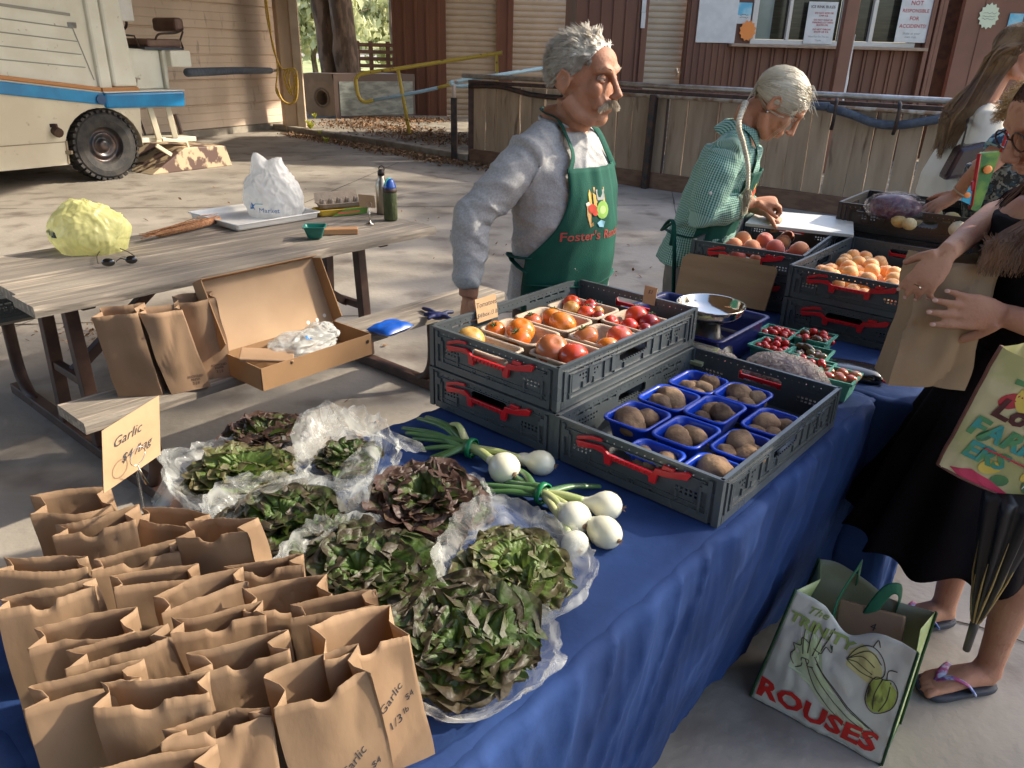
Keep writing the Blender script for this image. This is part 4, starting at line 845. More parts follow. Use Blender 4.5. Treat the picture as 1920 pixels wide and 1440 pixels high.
for nme, a0, a1, b0, b1, z in pun:
    ex_ = [(rnd.uniform(.25, .75), rnd.uniform(.2, .8), .019, .015, .014, rnd.random() * 3) for _ in range(2)]
    for i, (u, v, rx, ry, rz_, an) in enumerate(pots[nme] + ex_): potato(FP.p(a0 + (a1 - a0) * (.12 + .76 * u), b0 + (b1 - b0) * (.1 + .8 * v), z - .040 + rz_ * 1.1), (rx * 1.32, ry * 1.32, rz_ * 1.25), 'earthy brown potato in the ' + names[nme].replace(',', '') + ' punnet', 'potatoes in the ' + names[nme].replace(',', '') + ' punnet', aT + an)
# peaches
M_peach = mat('peach_skin', (.42, .06, .03), r=.65, c2=(.66, .27, .07), s=6, lo=.45, hi=.7, det=3, rv=.15, sheen=.5)
M_apri = mat('apricot_skin', (.85, .42, .12), r=.55, c2=(.78, .25, .055), s=7, lo=.45, hi=.7, det=3, rv=.1, sheen=.4, sss=.2, ssc=(1, .4, .1))
def crease(d): return 1 - .09 * math.exp(-(d.y / .16) ** 2) * (1 if d.x > -.2 else 0) - .1 * math.exp(-(d.x ** 2 + d.y ** 2) / .04) * (1 if d.z > 0 else 0)
for i, (px, py, r) in enumerate([(1375, 462, .034), (1393, 450, .035), (1410, 466, .034), (1434, 450, .031), (1454, 466, .035), (1498, 470, .036), (1480, 480, .03), (1430, 478, .032), (1380, 482, .03), (1468, 452, .032), (1476, 443, .03), (1520, 478, .03), (1345, 470, .03), (1445, 488, .03), (1410, 492, .03), (1500, 492, .03)]):
    c = at(px, py, TC + 2 * HC - (.02 if i < 6 else .045)); q = c - FH.L; aa = min(.36, max(.04, q.dot(FH.w))); bb_ = min(.56, max(.045, q.dot(FH.l))); c = FH.p(aa, bb_, .085 if i < 6 else .055); o, M = fruit('peach', c, (r, r, r * .94), M_peach, 'dusky red peach in the crate beside the grey haired woman', 'peach', 'peaches in the crate', fn=crease, rot=Euler((rnd.uniform(.3, 1), rnd.uniform(-.6, .6), rnd.random() * 6)))
# apricots
k = 0
for i in range(8):
    for j in range(9):
        a = .05 + i * .047 + rnd.gauss(0, .004) + (j % 2) * .02; b = .05 + j * .054 + rnd.gauss(0, .005)
        if a > .37: continue
        if b > .4 and a > .18: continue
        fruit('apricot', FA.p(a, b, .048 + rnd.gauss(0, .007) + .012 * sin(a * 14)), (.0255, .0245, .024), M_apri, 'golden apricot with pink blush in the sunlit crate', 'apricot', 'apricots in the crate', fn=crease, n=14, m=10); k += 1
for a, b, z in [(.09, .10, .075), (.15, .14, .08), (.22, .1, .08), (.28, .16, .08), (.2, .2, .085), (.12, .22, .078), (.3, .08, .078), (.26, .24, .08), (.17, .29, .08)]:
    fruit('apricot', FA.p(a, b, z), (.027, .026, .025), M_apri, 'golden apricot with pink blush in the sunlit crate', 'apricot', 'apricots in the crate', fn=crease, n=16, m=10)
# melons
M_melon = mat('yellow_melon', (.62, .44, .14), r=.6, c2=(.52, .42, .22), s=9, bump=.3, bs=120); M_melonp = mat('pale_melon', (.60, .52, .36), r=.7, c2=(.5, .42, .27), s=12, bump=.4, bs=150)
zm_ = TC + 2 * HC
for px, py, r, mt, lb in [(1745, 398, .045, M_melon, 'round yellow melon directly below the resting hand'), (1637, 388, .032, M_melonp, 'pale melon at the left end of the black crate'), (1715, 406, .03, M_melonp, 'pale flat melon left of the yellow one'), (1785, 408, .032, M_melon, 'yellow green melon right of the round yellow one'), (1806, 420, .036, M_melonp, 'tan melon at the right side of the black crate'), (1685, 410, .028, M_melon, 'yellow melon seen through the crate slot'), (1705, 416, .026, M_melon, 'second yellow melon seen through the crate slot'), (1795, 425, .03, M_melonp, 'tan melon against the near wall of the black crate')]:
    fruit('melon', at(px, py + 4, zm_ + .07), (r, r, r * .85), mt, lb, 'melon', fn=lambda d: 1 + .02 * cos(8 * math.atan2(d.y, d.x)))
# ---- purple cabbage wrapped in film
M_pcab = mat('purple_cabbage', (.05, .012, .035), r=.45, c2=(.12, .05, .08), s=34, lo=.5, hi=.62, st=(1, 1, .5), coat=.3)
M_wrap = film('cling_film', (.8, .75, .78), .0, .22, 30, .06, .9); M_wrap2 = film('crinkled_bag', (.66, .58, .52), .3, .85, 40, .2, 1.0)
def wrapped(name, c, r, inner, label, mt=M_wrap, cat='cabbage', rz=0, amp=.12):
    b = MB(); sd = rnd.random() * 20; b.ball(c, [x * .86 for x in r], 20, 12, M=Matrix.Rotation(rz, 3, 'Z'), fn=lambda d: 1 + .12 * noise.noise(d * 2.2 + V3((sd, 0, 0)))); o = b.build(name, inner, smooth=True, label=label, cat=cat)
    f = MB(); f.ball(c, r, 44, 26, M=Matrix.Rotation(rz, 3, 'Z'), fn=lambda d: 1 + amp * (1 - 2 * abs(noise.noise(d * 3 + V3((sd, 0, 0))))) * .5 + .03 * noise.noise(d * 11)); f.build('film_wrap', mt, o, smooth=True); return o
wrapped('wrapped_cabbage', at(1678, 388, zm_ + .115), (.105, .06, .055), M_pcab, 'purple cabbage in shiny film lying on the melons', rz=-.3)
M_lgrey = mat('leafy_grey_green', (.32, .26, .20), r=.7, c2=(.44, .38, .26), s=20, st=(1, 3, 1))
def ona(c, dz=0): return c
wrapped('wrapped_lettuce', st(1.86, -.93, T + .05), (.14, .06, .045), M_lgrey, 'flat crinkled film bag lying right behind the potato crate, left one', M_wrap2, 'bagged greens', rz=math.atan2(W.y, W.x) + .1)
wrapped('wrapped_lettuce', st(1.885, -.68, T + .062), (.115, .07, .06), M_pcab, 'bulging crinkled film bag behind the right corner of the potato crate', M_wrap2, 'bagged greens', rz=math.atan2(W.y, W.x) - .1)
wrapped('wrapped_cabbage', FA.p(.22, .70, -.03), (.19, .08, .06), M_pcab, 'long film wrapped bundle behind the apricot crate', M_wrap2, 'cabbage', rz=-.5)
wrapped('wrapped_cabbage', FA.p(.26, .54, .06), (.05, .03, .02), M_lgrey, 'small clear bag inside the far handle slot of the apricot crate', M_wrap2, 'bag', rz=-.7)
# ---- dark blue bin of peppers
M_bin = mat('dark_blue_bin', (.012, .018, .115), r=.35); fb = Fr(st(1.87, -1.24)[:2], aT, TC)
m = MB(); tray_mesh(m, fb, 0, .37, 0, .33, .105, .1, taper=.006, rim=.008, rad=.02); m.build('storage_bin', M_bin, smooth=True, solid=.003, label='deep navy plastic bin of green peppers behind the tomato crate', cat='bin')
M_pep = mat('green_pepper', (.03, .075, .015), r=.2, c2=(.06, .10, .02), s=9, coat=.4)
for i in range(10):
    a = .1 + rnd.random() * .16; b = .05 + rnd.random() * .12; c = fb.p(a, b, .02 + .008 * (i % 3)); an = rnd.random() * 3; d = V3((cos(an), sin(an), .1)); m = MB()
    m.tube(smoothp([c - d * .05, c - d * .02 + V3((0, 0, .006)), c + d * .02 + V3((0, 0, .004)), c + d * .05 - V3((.008, 0, 0))], 4), [.004, .009, .012, .014, .015, .015, .014, .013, .012, .010, .007, .004, .002][:13], 9); m.build('pepper', M_pep, smooth=True, label='long green chilli pepper in the navy bin', cat='pepper', group='green peppers in the navy bin')
m = MB(); m.box(fb.p(.30, -.045, .075), (.14, .10, .01), M=Matrix.Rotation(aT, 3, 'Z') @ Matrix.Rotation(.2, 3, 'X')); m.build('pale_leaf_stack', mat('pale_husk', (.55, .52, .36), r=.6, c2=(.3, .33, .15), s=20), label='pale husk leaves on the near rim of the navy bin', cat='leaves')
# ---- scale, cardboard, lid
sc_ = at(1333, 570, T + .19); sr = root('kitchen_scale', (sc_.x, sc_.y, TC), 'kitchen scale with a round shiny steel pan beside the cardboard', 'scale')
M_steel = mat('polished_steel', (.62, .58, .52), r=.12, m=1.0); 
m = MB(); m.lathe([(0, .155), (.07, .157), (.088, .172), (.094, .19), (.097, .192), (.096, .188), (.09, .17), (.072, .152), (0, .150)], (sc_.x, sc_.y, T), 40); m.build('pan', M_steel, sr, smooth=True)
m = MB(); m.lathe([(.0, .02), (.075, .02), (.085, .03), (.075, .07), (.04, .10), (.03, .15), (0, .15)], (sc_.x, sc_.y, T), 28); m.build('base', mat('scale_black', (.03, .03, .03), r=.3), sr, smooth=True)
m = MB(); m.box(st(2.22, -1.0, T + .04), (.12, .07, .05), M=Matrix.Rotation(aT, 3, 'Z') @ Matrix.Rotation(-.5, 3, 'X')); q = m.build('display', mat('scale_grey', (.22, .21, .2), r=.4), sr, bevel=.008)
M_board = mat('cardboard', (.34, .205, .105), r=.85, c2=(.29, .17, .085), s=4, st=(1, 1, 6), bump=.1)
p0 = Fr((.648, 2.79), -.577, TC)
m = MB(); A = p0.p(-.02, -.05); ex = FH.w; ey = (FH.l * .28 + V3((0, 0, 1))).normalized(); ez = ex.cross(ey)
m.prism([(.0, 0), (.335, 0), (.345, .14), (.335, .155), (.02, .155), (.0, .135)], A + V3((0, 0, .012)), ex, ey, ez, 0, .012); m.build('cardboard_flap', M_board, label='folded cardboard sheet leaning on the peach crate stack', cat='cardboard')
m = MB(); A2 = FH.p(.11, -.012, .022); m.prism([(0, 0), (.15, 0), (.15, .05), (0, .05)], A2, FH.w, EZ, FH.l * -1, 0, .002); m.build('price_card', M_kraft, label='kraft card tucked below the latch of the peach crate', cat='card'); 
# white lid over peach crate
wl = [at(1423, 393, TC + 2 * HC + .045), at(1397, 418, TC + 2 * HC + .012), at(1601, 440, TC + 2 * HC + .012), at(1600, 408, TC + 2 * HC + .045)]
m = MB(); cL = sum(wl, V3()) / 4; nrm = (wl[1] - wl[0]).cross(wl[2] - wl[1]).normalized(); nrm = nrm if nrm.z > 0 else -nrm
m.add([p for p in wl] + [p - nrm * .014 for p in wl], [(3, 2, 1, 0), (4, 5, 6, 7), (0, 1, 5, 4), (1, 2, 6, 5), (2, 3, 7, 6), (3, 0, 4, 7)]); m.build('lid_board', mat('white_lid', (.62, .62, .58), r=.45, c2=(.56, .56, .52), s=4), label='white flat box lid the woman writes on above the peaches', cat='lid', bevel=.002)
m = MB(); m.box(FH.p(.42, .5, .01), (.06, .04, .03), rz=-.5); m.build('blue_carton', M_cyan, label='small pale blue carton at the corner behind the white lid', cat='box', bevel=.003)
# ---- green pulp berry baskets
M_teal = mat('teal_pulp', (.06, .26, .20), r=.8, c2=(.08, .31, .25), s=20, bump=.3, bs=200)
def basket(c, ang, lab, wd=.098, h=.062):
    f = Fr(c[:2], ang, TC - .002); m = MB(); n = 1
    def ring(e, z, wav=0): return [f.p(x * (wd / 2 - e), y * (wd / 2 - e), z + (wav if (x * y) else 0)) for x, y in ((-1, -1), (-.33, -1), (.33, -1), (1, -1), (1, -.33), (1, .33), (1, 1), (.33, 1), (-.33, 1), (-1, 1), (-1, .33), (-1, -.33))]
    m.loft([ring(-.003, h - .006), ring(-.003, h), ring(.002, h), ring(.012, .004)], cap=False); m.f.append(tuple(range(len(m.v) - 12, len(m.v)))); m.m.append(0)
    o = m.build('berry_basket', M_teal, solid=.0018, label=lab, cat='basket', group='teal berry baskets'); return f
def cherries(f, n, mt, nm, lab, grp, r=.012, el=1.0, wd=.076, h=.062):
    k = 0; pts = []
    for i in range(400):
        if k >= n: break
        x, y = rnd.uniform(-wd / 2, wd / 2), rnd.uniform(-wd / 2, wd / 2); z = h - .004 + rnd.uniform(-.006, .012) - (abs(x) + abs(y)) * .12
        if all((x - a) ** 2 + (y - b) ** 2 + ((z - c) * .8) ** 2 > (r * 1.55) ** 2 for a, b, c in pts):
            pts.append((x, y, z)); k += 1; fruit(nm, f.p(x, y, z), (r * el * rnd.uniform(.9, 1.1), r, r * .95), rnd.choice(mt), lab, nm.replace('_', ' '), grp, n=14, m=9)
MC = tmat('cherry_red', (.50, .012, .012), (.42, .02, .01), .12); MCd = tmat('cherry_dark', (.16, .02, .015), (.07, .05, .02), .12); MCg = tmat('cherry_olive', (.14, .13, .05), (.10, .04, .03), .15); MCp = tmat('plum_tomato_pink', (.52, .09, .05), (.34, .16, .07), .2)
bk = [(1459, 620, 'far left', [MC], 16, .0125, 1.15), (1449, 645, 'near left', [MC], 13, .0125, 1.1), (1528, 628, 'far right', [MCd, MCd, MC], 12, .014, 1.2), (1522, 658, 'near middle', [MCg, MCg, MCd], 10, .0125, 1.6), (1524, 682, 'hidden middle', [MC], 6, .012, 1), (1571, 700, 'front right', [MCp], 8, .016, 1.2)]
for px, py, lb, mt, n, r, el in bk:
    c = at(px, py, TC + .062); f = basket(c, aT + rnd.uniform(-.1, .1), 'teal pulp basket of cherry tomatoes, ' + lb + ' one of the cluster'); cherries(f, n, mt, 'cherry_tomato', 'glossy cherry tomato in the ' + lb + ' teal basket', 'cherry tomatoes in the ' + lb + ' teal basket', r, el)
# ---- black card reader pouch
f = Fr(at(1600, 695, T + .02)[:2], aT + .25, TC); rr_ = root('card_reader', tuple(f.p(0, 0)), 'black card reader pouch with a red edge lying on the far cloth', 'card reader')
m = MB(); tray_mesh(m, f, -.06, .06, -.05, .05, .03, .028, taper=-.004, rad=.02); 
m = MB(); n = 24; rings = []
for z, k in ((0, .96), (.008, 1), (.02, .97), (.028, .85), (.033, .55), (.035, .1)): rings.append([f.p(.085 * k * (abs(cos(a)) ** .6) * (1 if cos(a) > 0 else -1), .055 * k * (abs(sin(a)) ** .6) * (1 if sin(a) > 0 else -1), z) for a in [2 * PI * i / n for i in range(n)]])
m.loft(rings); m.build('shell', mat('black_gloss', (.012, .012, .014), r=.12, coat=.6), rr_, smooth=True)
m = MB(); m.box(f.p(.085, .0, .012), (.01, .085, .006), rz=aT + .25); m.build('red_edge', M_latch, rr_)
# ================================================================ paper bags
M_bag = mat('kraft_bag_paper', (.42, .275, .16), r=.82, c2=(.33, .21, .12), s=5, det=6, st=(1, 1, .5), rv=.07, bump=.12, bs=40, tl=.34)
def paper_bag(c, ang, wd, dp, h, label, lean=(0, 0), open_=.0, seed=0, notch=True, group=None, lines=None, jag=.0007, mt=None, name='paper_bag', crump=.003, base_in=1.0, stamp=False, mid=.42):
    rn = random.Random(seed); c = V3(c); ex = V3((cos(ang), sin(ang), 0)); ey = V3((-sin(ang), cos(ang), 0)); NP = 44; NG = 4; rows = 16; rings = []
    gin = rn.uniform(.2, .42); sk = rn.uniform(-.1, .1); hb = rn.uniform(-.004, .012); bow = rn.uniform(-.006, .012); bow2 = rn.uniform(-.01, .012); ph = rn.uniform(0, 6)
    tilt1 = rn.uniform(-.012, .012); cl = rn.uniform(-.2, .15)
    for k in range(rows + 1):
        t = k / rows; ring = []; mk = t ** 1.6
        def P(x, y, front, side=0):
            top = h + (hb if not front else 0) + tilt1 * x / wd
            if t > .999 or True:
                j = jag * (1 if int((x + 9) / wd * 44 + .5) % 2 else -1) * (1 if side == 0 else 0) if t > .97 else 0
            z = t * top + j * 0 + (noise.noise(V3((x * 420, y * 90, seed))) * .0011 + noise.noise(V3((x * 90, seed, 3))) * .0012) * (1 if t > .97 else 0)
            if notch and front and t > .8:
                q = (x - 0) / .013
                if abs(q) < 1: z -= .011 * math.sqrt(1 - q * q) * (t - .8) / .2
            yy = y
            kk = (1 - (2 * x / wd) ** 2)
            if front and side == 0: yy += -bow * mk * kk + .004 * mk * sin(x * 60 + ph)
            elif side == 0: yy += bow2 * mk * kk + .004 * mk * sin(x * 50 + ph * 2)
            kk2 = crump * min(1, 4 * t * (1.15 - t) + .3); nn = V3((x * 16 + seed, y * 16, z * 11)); d = V3((noise.noise(nn), noise.noise(nn + V3((9, 0, 0))), 0)) * kk2 * 1.6
            f2 = (max(0, 1 - 3 * abs(noise.noise(V3((x * 9 - z * 7 + seed, y * 6, z * 6))))) ** 2) * crump * 1.6
            xx = x * (1 + .02 * sin(t * 5 + ph)); 
            return c + ex * (xx + d.x + lean[0] * t) + ey * (yy * (1 + open_ * mk) + d.y + f2 + lean[1] * t) + V3((0, 0, z))
        hw = wd / 2; hd = dp / 2; cs = 1 + cl * mk
        for i in range(NP): ring.append(P(-hw + wd * i / NP, -hd * cs, True))
        gi = dp * gin * t ** .8
        for i in range(NG * 2):
            q = i / (NG * 2); x = hw - gi * (1 - abs(2 * q - 1)); ring.append(P(x, (-hd + dp * q) * cs, q < .5, 1))
        for i in range(NP): ring.append(P(hw - wd * i / NP, hd * cs, False))
        for i in range(NG * 2):
            q = i / (NG * 2); x = -hw + gi * (1 - abs(2 * q - 1)); ring.append(P(x, (hd - dp * q) * cs, q >= .5, 1))
        rings.append(ring)
    m = MB(); m.loft(rings, cap=False); n = len(rings[0]); m.f.append(tuple(range(n - 1, -1, -1))); m.m.append(0)
    o = m.build(name, mt or M_bag, smooth=False, solid=.0006, label=label, cat='paper bag', group=group)
    for p in o.data.polygons: p.use_smooth = True
    o.data.set_sharp_from_angle(angle=R(28)) if hasattr(o.data, 'set_sharp_from_angle') else None
    if lines:
        slope = (ey * lean[1] / h + V3((0, 0, 1))).normalized(); nrm = ex.cross(slope); base = c - ey * dp / 2
        for txt, x, z, sz, rot in lines:
            t = z / h; e2 = (ex * cos(rot) + slope * sin(rot)).normalized(); e3 = nrm.cross(e2)
            q = MB(); q.text(txt, base + ex * (x + lean[0] * t) + ey * lean[1] * t + V3((0, 0, z)) + nrm * .012, e2, e3, sz, shear=.35, ext=0); project(q, o, -nrm, .0005, .02); attach(q.build('handwriting', M_ink, None, base=False), o)
    return o
GH = .205
gb = [(672, 1190, 33, 'front right corner bag with Garlic and a third of a pound written on its face'), (548, 1298, 30, 'bag left of the front right one, also marked Garlic in black pen'), (612, 1128, 22, 'bag directly behind the front right one, touching the lettuce'), (330, 1412, 18, 'frontmost bag at the bottom edge of the photo'), (292, 1318, 20, 'bag with a wide open mouth just behind the frontmost one'), (170, 1300, 22, 'tall bag at the lower left, nearest the cloth edge'), (405, 1160, 24, 'bag with a clear thumb notch in the middle of the group'), (448, 1235, 22, 'bag in front of the clear thumb notch one'), (378, 1105, 26, 'narrow mouthed bag behind the notched middle one'),
      (90, 1125, 20, 'crumpled bag at the left edge with a bright folded lip'), (160, 1185, 26, 'bag right in front of the crumpled one at the left edge'), (80, 1050, 14, 'leftmost bag of the second row, cut by the photo edge'), (262, 1030, 28, 'square mouthed bag left of centre in the back rows'), (180, 985, 20, 'rounded bag of the back row, second from its left end'), (135, 940, 24, 'hindmost bag at the left corner of the table'), (292, 1080, 30, 'bag with a sunlit curled lip, middle left'), (400, 1010, -4, 'bag in front of the dark middle lettuce'), (316, 955, -12, 'hindmost bag beside the Garlic card stem'), (492, 1050, 8, 'folded bag touching the red middle lettuce'), (548, 1110, 12, 'short bag with a straight lip behind the Garlic bags'), (238, 1215, 34, 'small mouthed bag between the left and middle ones'), (425, 1350, 24, 'bag in the front row left of the two marked ones')]
pos = [at(a, b, T + GH) for a, b, _, _ in gb]; ps = [V3((p.x, p.y)) for p in pos]
for it in range(40):                                   # keep neighbouring bags from overlapping
    for i in range(len(ps)):
        for j in range(i):
            a = R((gb[i][2] + gb[j][2]) / 2); d = ps[i] - ps[j]; u_ = (d.x * cos(a) + d.y * sin(a)) / .106; v_ = (-d.x * sin(a) + d.y * cos(a)) / .050; l = math.hypot(u_, v_)
            if l < 1: k = (1 - l) * .5 * .5; q = d * (k / max(l, .05)); ps[i] += q; ps[j] -= q
for i, ((px, py, an, lb), p) in enumerate(zip(gb, ps)):
    ln = (-.022, .012) if i in (0, 1, 2) else (rnd.uniform(-.028, .008), rnd.uniform(-.012, .016))
    an += rnd.uniform(-7, 7) if i > 1 else 0; a = R(an); off = V3((cos(a) * ln[0] - sin(a) * ln[1], sin(a) * ln[0] + cos(a) * ln[1]))
    lines = None
    if i == 0: lines = [('Garlic', .012, .115, .017, .75), ('1/3', .012, .075, .017, .55), ('lb', .028, .088, .012, .5), ('$4', .036, .108, .012, .6)]
    if i == 1: lines = [('Garlic', .010, .10, .016, .75), ('1/3 lb', .018, .058, .016, .8), ('$4', .034, .088, .012, .5)]
    paper_bag((p.x - off.x, p.y - off.y, T + .006), a, .106, .056, GH * rnd.uniform(.90, 1.06) if i > 1 else GH, lb, ln, (rnd.uniform(-.75, -.1) if i > 1 else -.05), seed=i * 7 + 3, notch=(i % 5 != 0 and i % 3 != 2) or i < 2, group='small brown garlic bags on the near table', lines=lines, crump=.0022 if i < 2 else .0036, jag=.0007)
# garlic card on a wire stand
cr = [atY(197, 815, .92), atY(200, 905, .90), atY(297, 848, .97), atY(289, 757, .985)]
cc = sum(cr, V3()) / 4; cx = (cr[3] - cr[0]).normalized(); cy = (cr[0] - cr[1]); cy = cy.normalized(); cr = [cc + cx * a * .046 + cy * b_ * .043 for a, b_ in ((-1, 1), (-1, -1), (1, -1), (1, 1))]
m = MB(); nrm = (cr[1] - cr[0]).cross(cr[3] - cr[0]).normalized(); m.add(cr + [p + nrm * .0012 for p in cr], [(0, 1, 2, 3), (7, 6, 5, 4), (0, 4, 5, 1), (1, 5, 6, 2), (2, 6, 7, 3), (3, 7, 4, 0)])
gs = root('card_stand', (at(272, 985, T + .006).x, at(272, 985, T).y, T + .006), 'kraft Garlic price card held by a tall wire ring stand', 'card stand')
m.build('price_card', M_kraft, gs)
cx = (cr[3] - cr[0]).normalized(); cy = (cr[0] - cr[1]).normalized(); cc = (cr[0] + cr[1] + cr[2] + cr[3]) / 4; nz_ = cx.cross(cy).normalized()
sgn = 1 if nz_.dot(V3((0, 0, CH)) - cc) > 0 else -1
for txt, x, y, sz in (('Garlic', -.008, .015, .019), ('$4 /bag', .006, -.013, .0165)):
    t = MB(); t.text(txt, cc + cx * x + cy * y + nz_ * sgn * .0016, cx, cy, sz, shear=.3); t.build('handwriting', M_ink, gs)
rc = atY(258, 855, .925); m = MB(); m.tube([rc + cx * .012 * cos(a) + cy * .012 * sin(a) for a in [i * PI / 8 for i in range(17)]], .0007, 6); b0 = V3(gs.location); m.tube([rc - cy * .014, rc - V3((0, -.01, .05)), b0 + V3((0, 0, .12)), b0 + V3((0, 0, .01))], [.0008, .0022, .0025, .0025], 8); m.lathe([(0, 0), (.03, 0), (.03, .004), (0, .006)], b0, 16); m.build('wire_stand', M_steel, gs, smooth=True)

# ================================================================ lettuce
def lettmat(name, gr, rd, amt):
    M = bpy.data.materials.new(name); M.use_nodes = True; nt = M.node_tree; N = nt.nodes; L = nt.links; b = N['Principled BSDF']
    uv = N.new('ShaderNodeUVMap'); uv.uv_map = 'uv'; sp = N.new('ShaderNodeSeparateXYZ'); L.new(uv.outputs[0], sp.inputs[0])
    tc = N.new('ShaderNodeTexCoord'); n = N.new('ShaderNodeTexNoise'); n.inputs['Scale'].default_value = 22; n.inputs['Detail'].default_value = 5; L.new(tc.outputs['Object'], n.inputs[0])
    ad = N.new('ShaderNodeMath'); ad.operation = 'MULTIPLY_ADD'; L.new(n.outputs[0], ad.inputs[0]); ad.inputs[1].default_value = .6; L.new(sp.outputs[0], ad.inputs[2])
    dv = N.new('ShaderNodeMath'); dv.operation = 'MULTIPLY'; L.new(ad.outputs[0], dv.inputs[0]); dv.inputs[1].default_value = .66
    r = N.new('ShaderNodeValToRGB'); e = r.color_ramp.elements; L.new(dv.outputs[0], r.inputs[0])
    e[0].position = .2; e[0].color = (gr[0] * 1.2, gr[1] * 1.2, gr[2] * 1.1, 1); e[1].position = .97; e[1].color = (rd[0] * 1.3 + .08, rd[1] * 1.2 + .07, rd[2] + .02, 1)
    for po, cl in ((.45, gr), (.74 - .16 * amt, (gr[0] * .9, gr[1] * .85, gr[2] * .9)), (.87 - .17 * amt, rd), (.90, rd)): x = e.new(po); x.color = (*cl, 1)
    rib = N.new('ShaderNodeMapRange'); L.new(sp.outputs[1], rib.inputs[0]); rib.inputs[1].default_value = .0; rib.inputs[2].default_value = .09; rib.inputs[3].default_value = .14; rib.inputs[4].default_value = 0
    mx = N.new('ShaderNodeMix'); mx.data_type = 'RGBA'; L.new(rib.outputs[0], mx.inputs[0]); L.new(r.outputs[0], mx.inputs[6]); mx.inputs[7].default_value = (.30, .36, .16, 1)
    L.new(mx.outputs[2], b.inputs['Base Color']); b.inputs['Roughness'].default_value = .5
    wv = N.new('ShaderNodeTexVoronoi'); wv.inputs['Scale'].default_value = 90; wv.feature = 'DISTANCE_TO_EDGE'; L.new(tc.outputs['Object'], wv.inputs['Vector']); bu = N.new('ShaderNodeBump'); bu.inputs['Strength'].default_value = .5; bu.inputs['Distance'].default_value = .003; L.new(wv.outputs[0], bu.inputs['Height']); L.new(bu.outputs[0], b.inputs['Normal'])
    t = N.new('ShaderNodeBsdfTranslucent'); L.new(mx.outputs[2], t.inputs[0]); ms = N.new('ShaderNodeMixShader'); ms.inputs[0].default_value = .3; L.new(b.outputs[0], ms.inputs[1]); L.new(t.outputs[0], ms.inputs[2]); L.new(ms.outputs[0], N['Material Output'].inputs[0]); return M
M_lg = lettmat('green_lettuce', (.13, .20, .038), (.12, .10, .045), .0); M_lm = lettmat('mixed_lettuce', (.075, .13, .024), (.065, .050, .028), .1); M_lr = lettmat('red_lettuce', (.075, .105, .026), (.078, .042, .030), .4)
def lettuce(c, r, h, mt, label, seed, nl=38, tilt=(0, 0)):
    rn = random.Random(seed); c0_ = V3(c); m = MB(); Mt = Euler((tilt[0], tilt[1], 0)).to_matrix()
    for i in range(nl):
        k = (i + .5) / nl; az = i * 2.39996 + rn.uniform(-.6, .6); c = V3(c0_) + V3((rn.gauss(0, .1), rn.gauss(0, .1), 0)) * r; inc = k ** .6          # 0 centre .. 1 outer
        d = V3((cos(az), sin(az), 0)); s = V3((-sin(az), cos(az), 0)); R_ = r * (.16 + .98 * inc) * rn.uniform(.85, 1.1); H_ = h * (1.08 - .50 * inc) * rn.uniform(.85, 1.12)
        wd = r * (.52 + .36 * inc) * rn.uniform(.8, 1.15); p1, p2, p3 = [rn.uniform(0, 6) for _ in range(3)]; fr = rn.uniform(3.2, 4.6); tw = rn.uniform(-.4, .4); curl = rn.uniform(.2, 1.0)
        def fn(u, v, uvs=None):
            vv = (v - .5) * 2; up_ = H_ * (sin(min(1, u * 1.15) * PI / 2)) - h * .55 * curl * max(0, u - .62) ** 1.5; out = R_ * (u ** 1.25)
            w_ = wd * (sin(min(1, u * 1.3 + .06) * PI / 2)) ** .8 * math.sqrt(max(.02, 1 - max(0, (u - .72) / .3) ** 2.2))
            e = math.hypot(vv, max(0, u - .3) / .7) / 1.12; e = min(1, e); A = math.atan2(vv * .8, u - .3); fz = .075 * r * e ** 2.4
            ruf = fz * (sin(A * 6 + p1) + .7 * sin(A * 13 + p2) + .5 * sin(A * 25 + p3) + .2 * sin(A * 43 + p1)); ruf2 = fz * .8 * (sin(A * 15 + p2 + 1.4) + .6 * sin(A * 29 + p3 + 1.5))
            nrm = (d * (-sin(u * 1.3)) + V3((0, 0, 1)) * cos(u * 1.3) * .8) if u < .5 else (V3((0, 0, 1)) * .6 + d * -.6)
            q = d * out + V3((0, 0, up_)) + s * (w_ * vv + tw * r * .2 * u) + nrm * (ruf + .25 * wd * vv * vv * (1 - .4 * inc)) + d * ruf2 * .8
            return c + Mt @ q
        nu, nv = 24, 84; b = len(m.v); m.grid(fn, nu, nv)
        for a_ in range(nu + 1):
            for b_ in range(nv + 1):
                u = a_ / nu; vv = abs(b_ / nv - .5) * 2; e = min(1, math.hypot(vv, max(0, u - .3) / .7) / 1.12) if u > .15 else u; m.uv[b + a_ * (nv + 1) + b_] = (min(1, e), vv)
    return m.build('lettuce', mt, smooth=True, label=label, cat='lettuce')
M_film = film('produce_bag_film', (.82, .83, .78), .08, .50, 16, .15, .5)
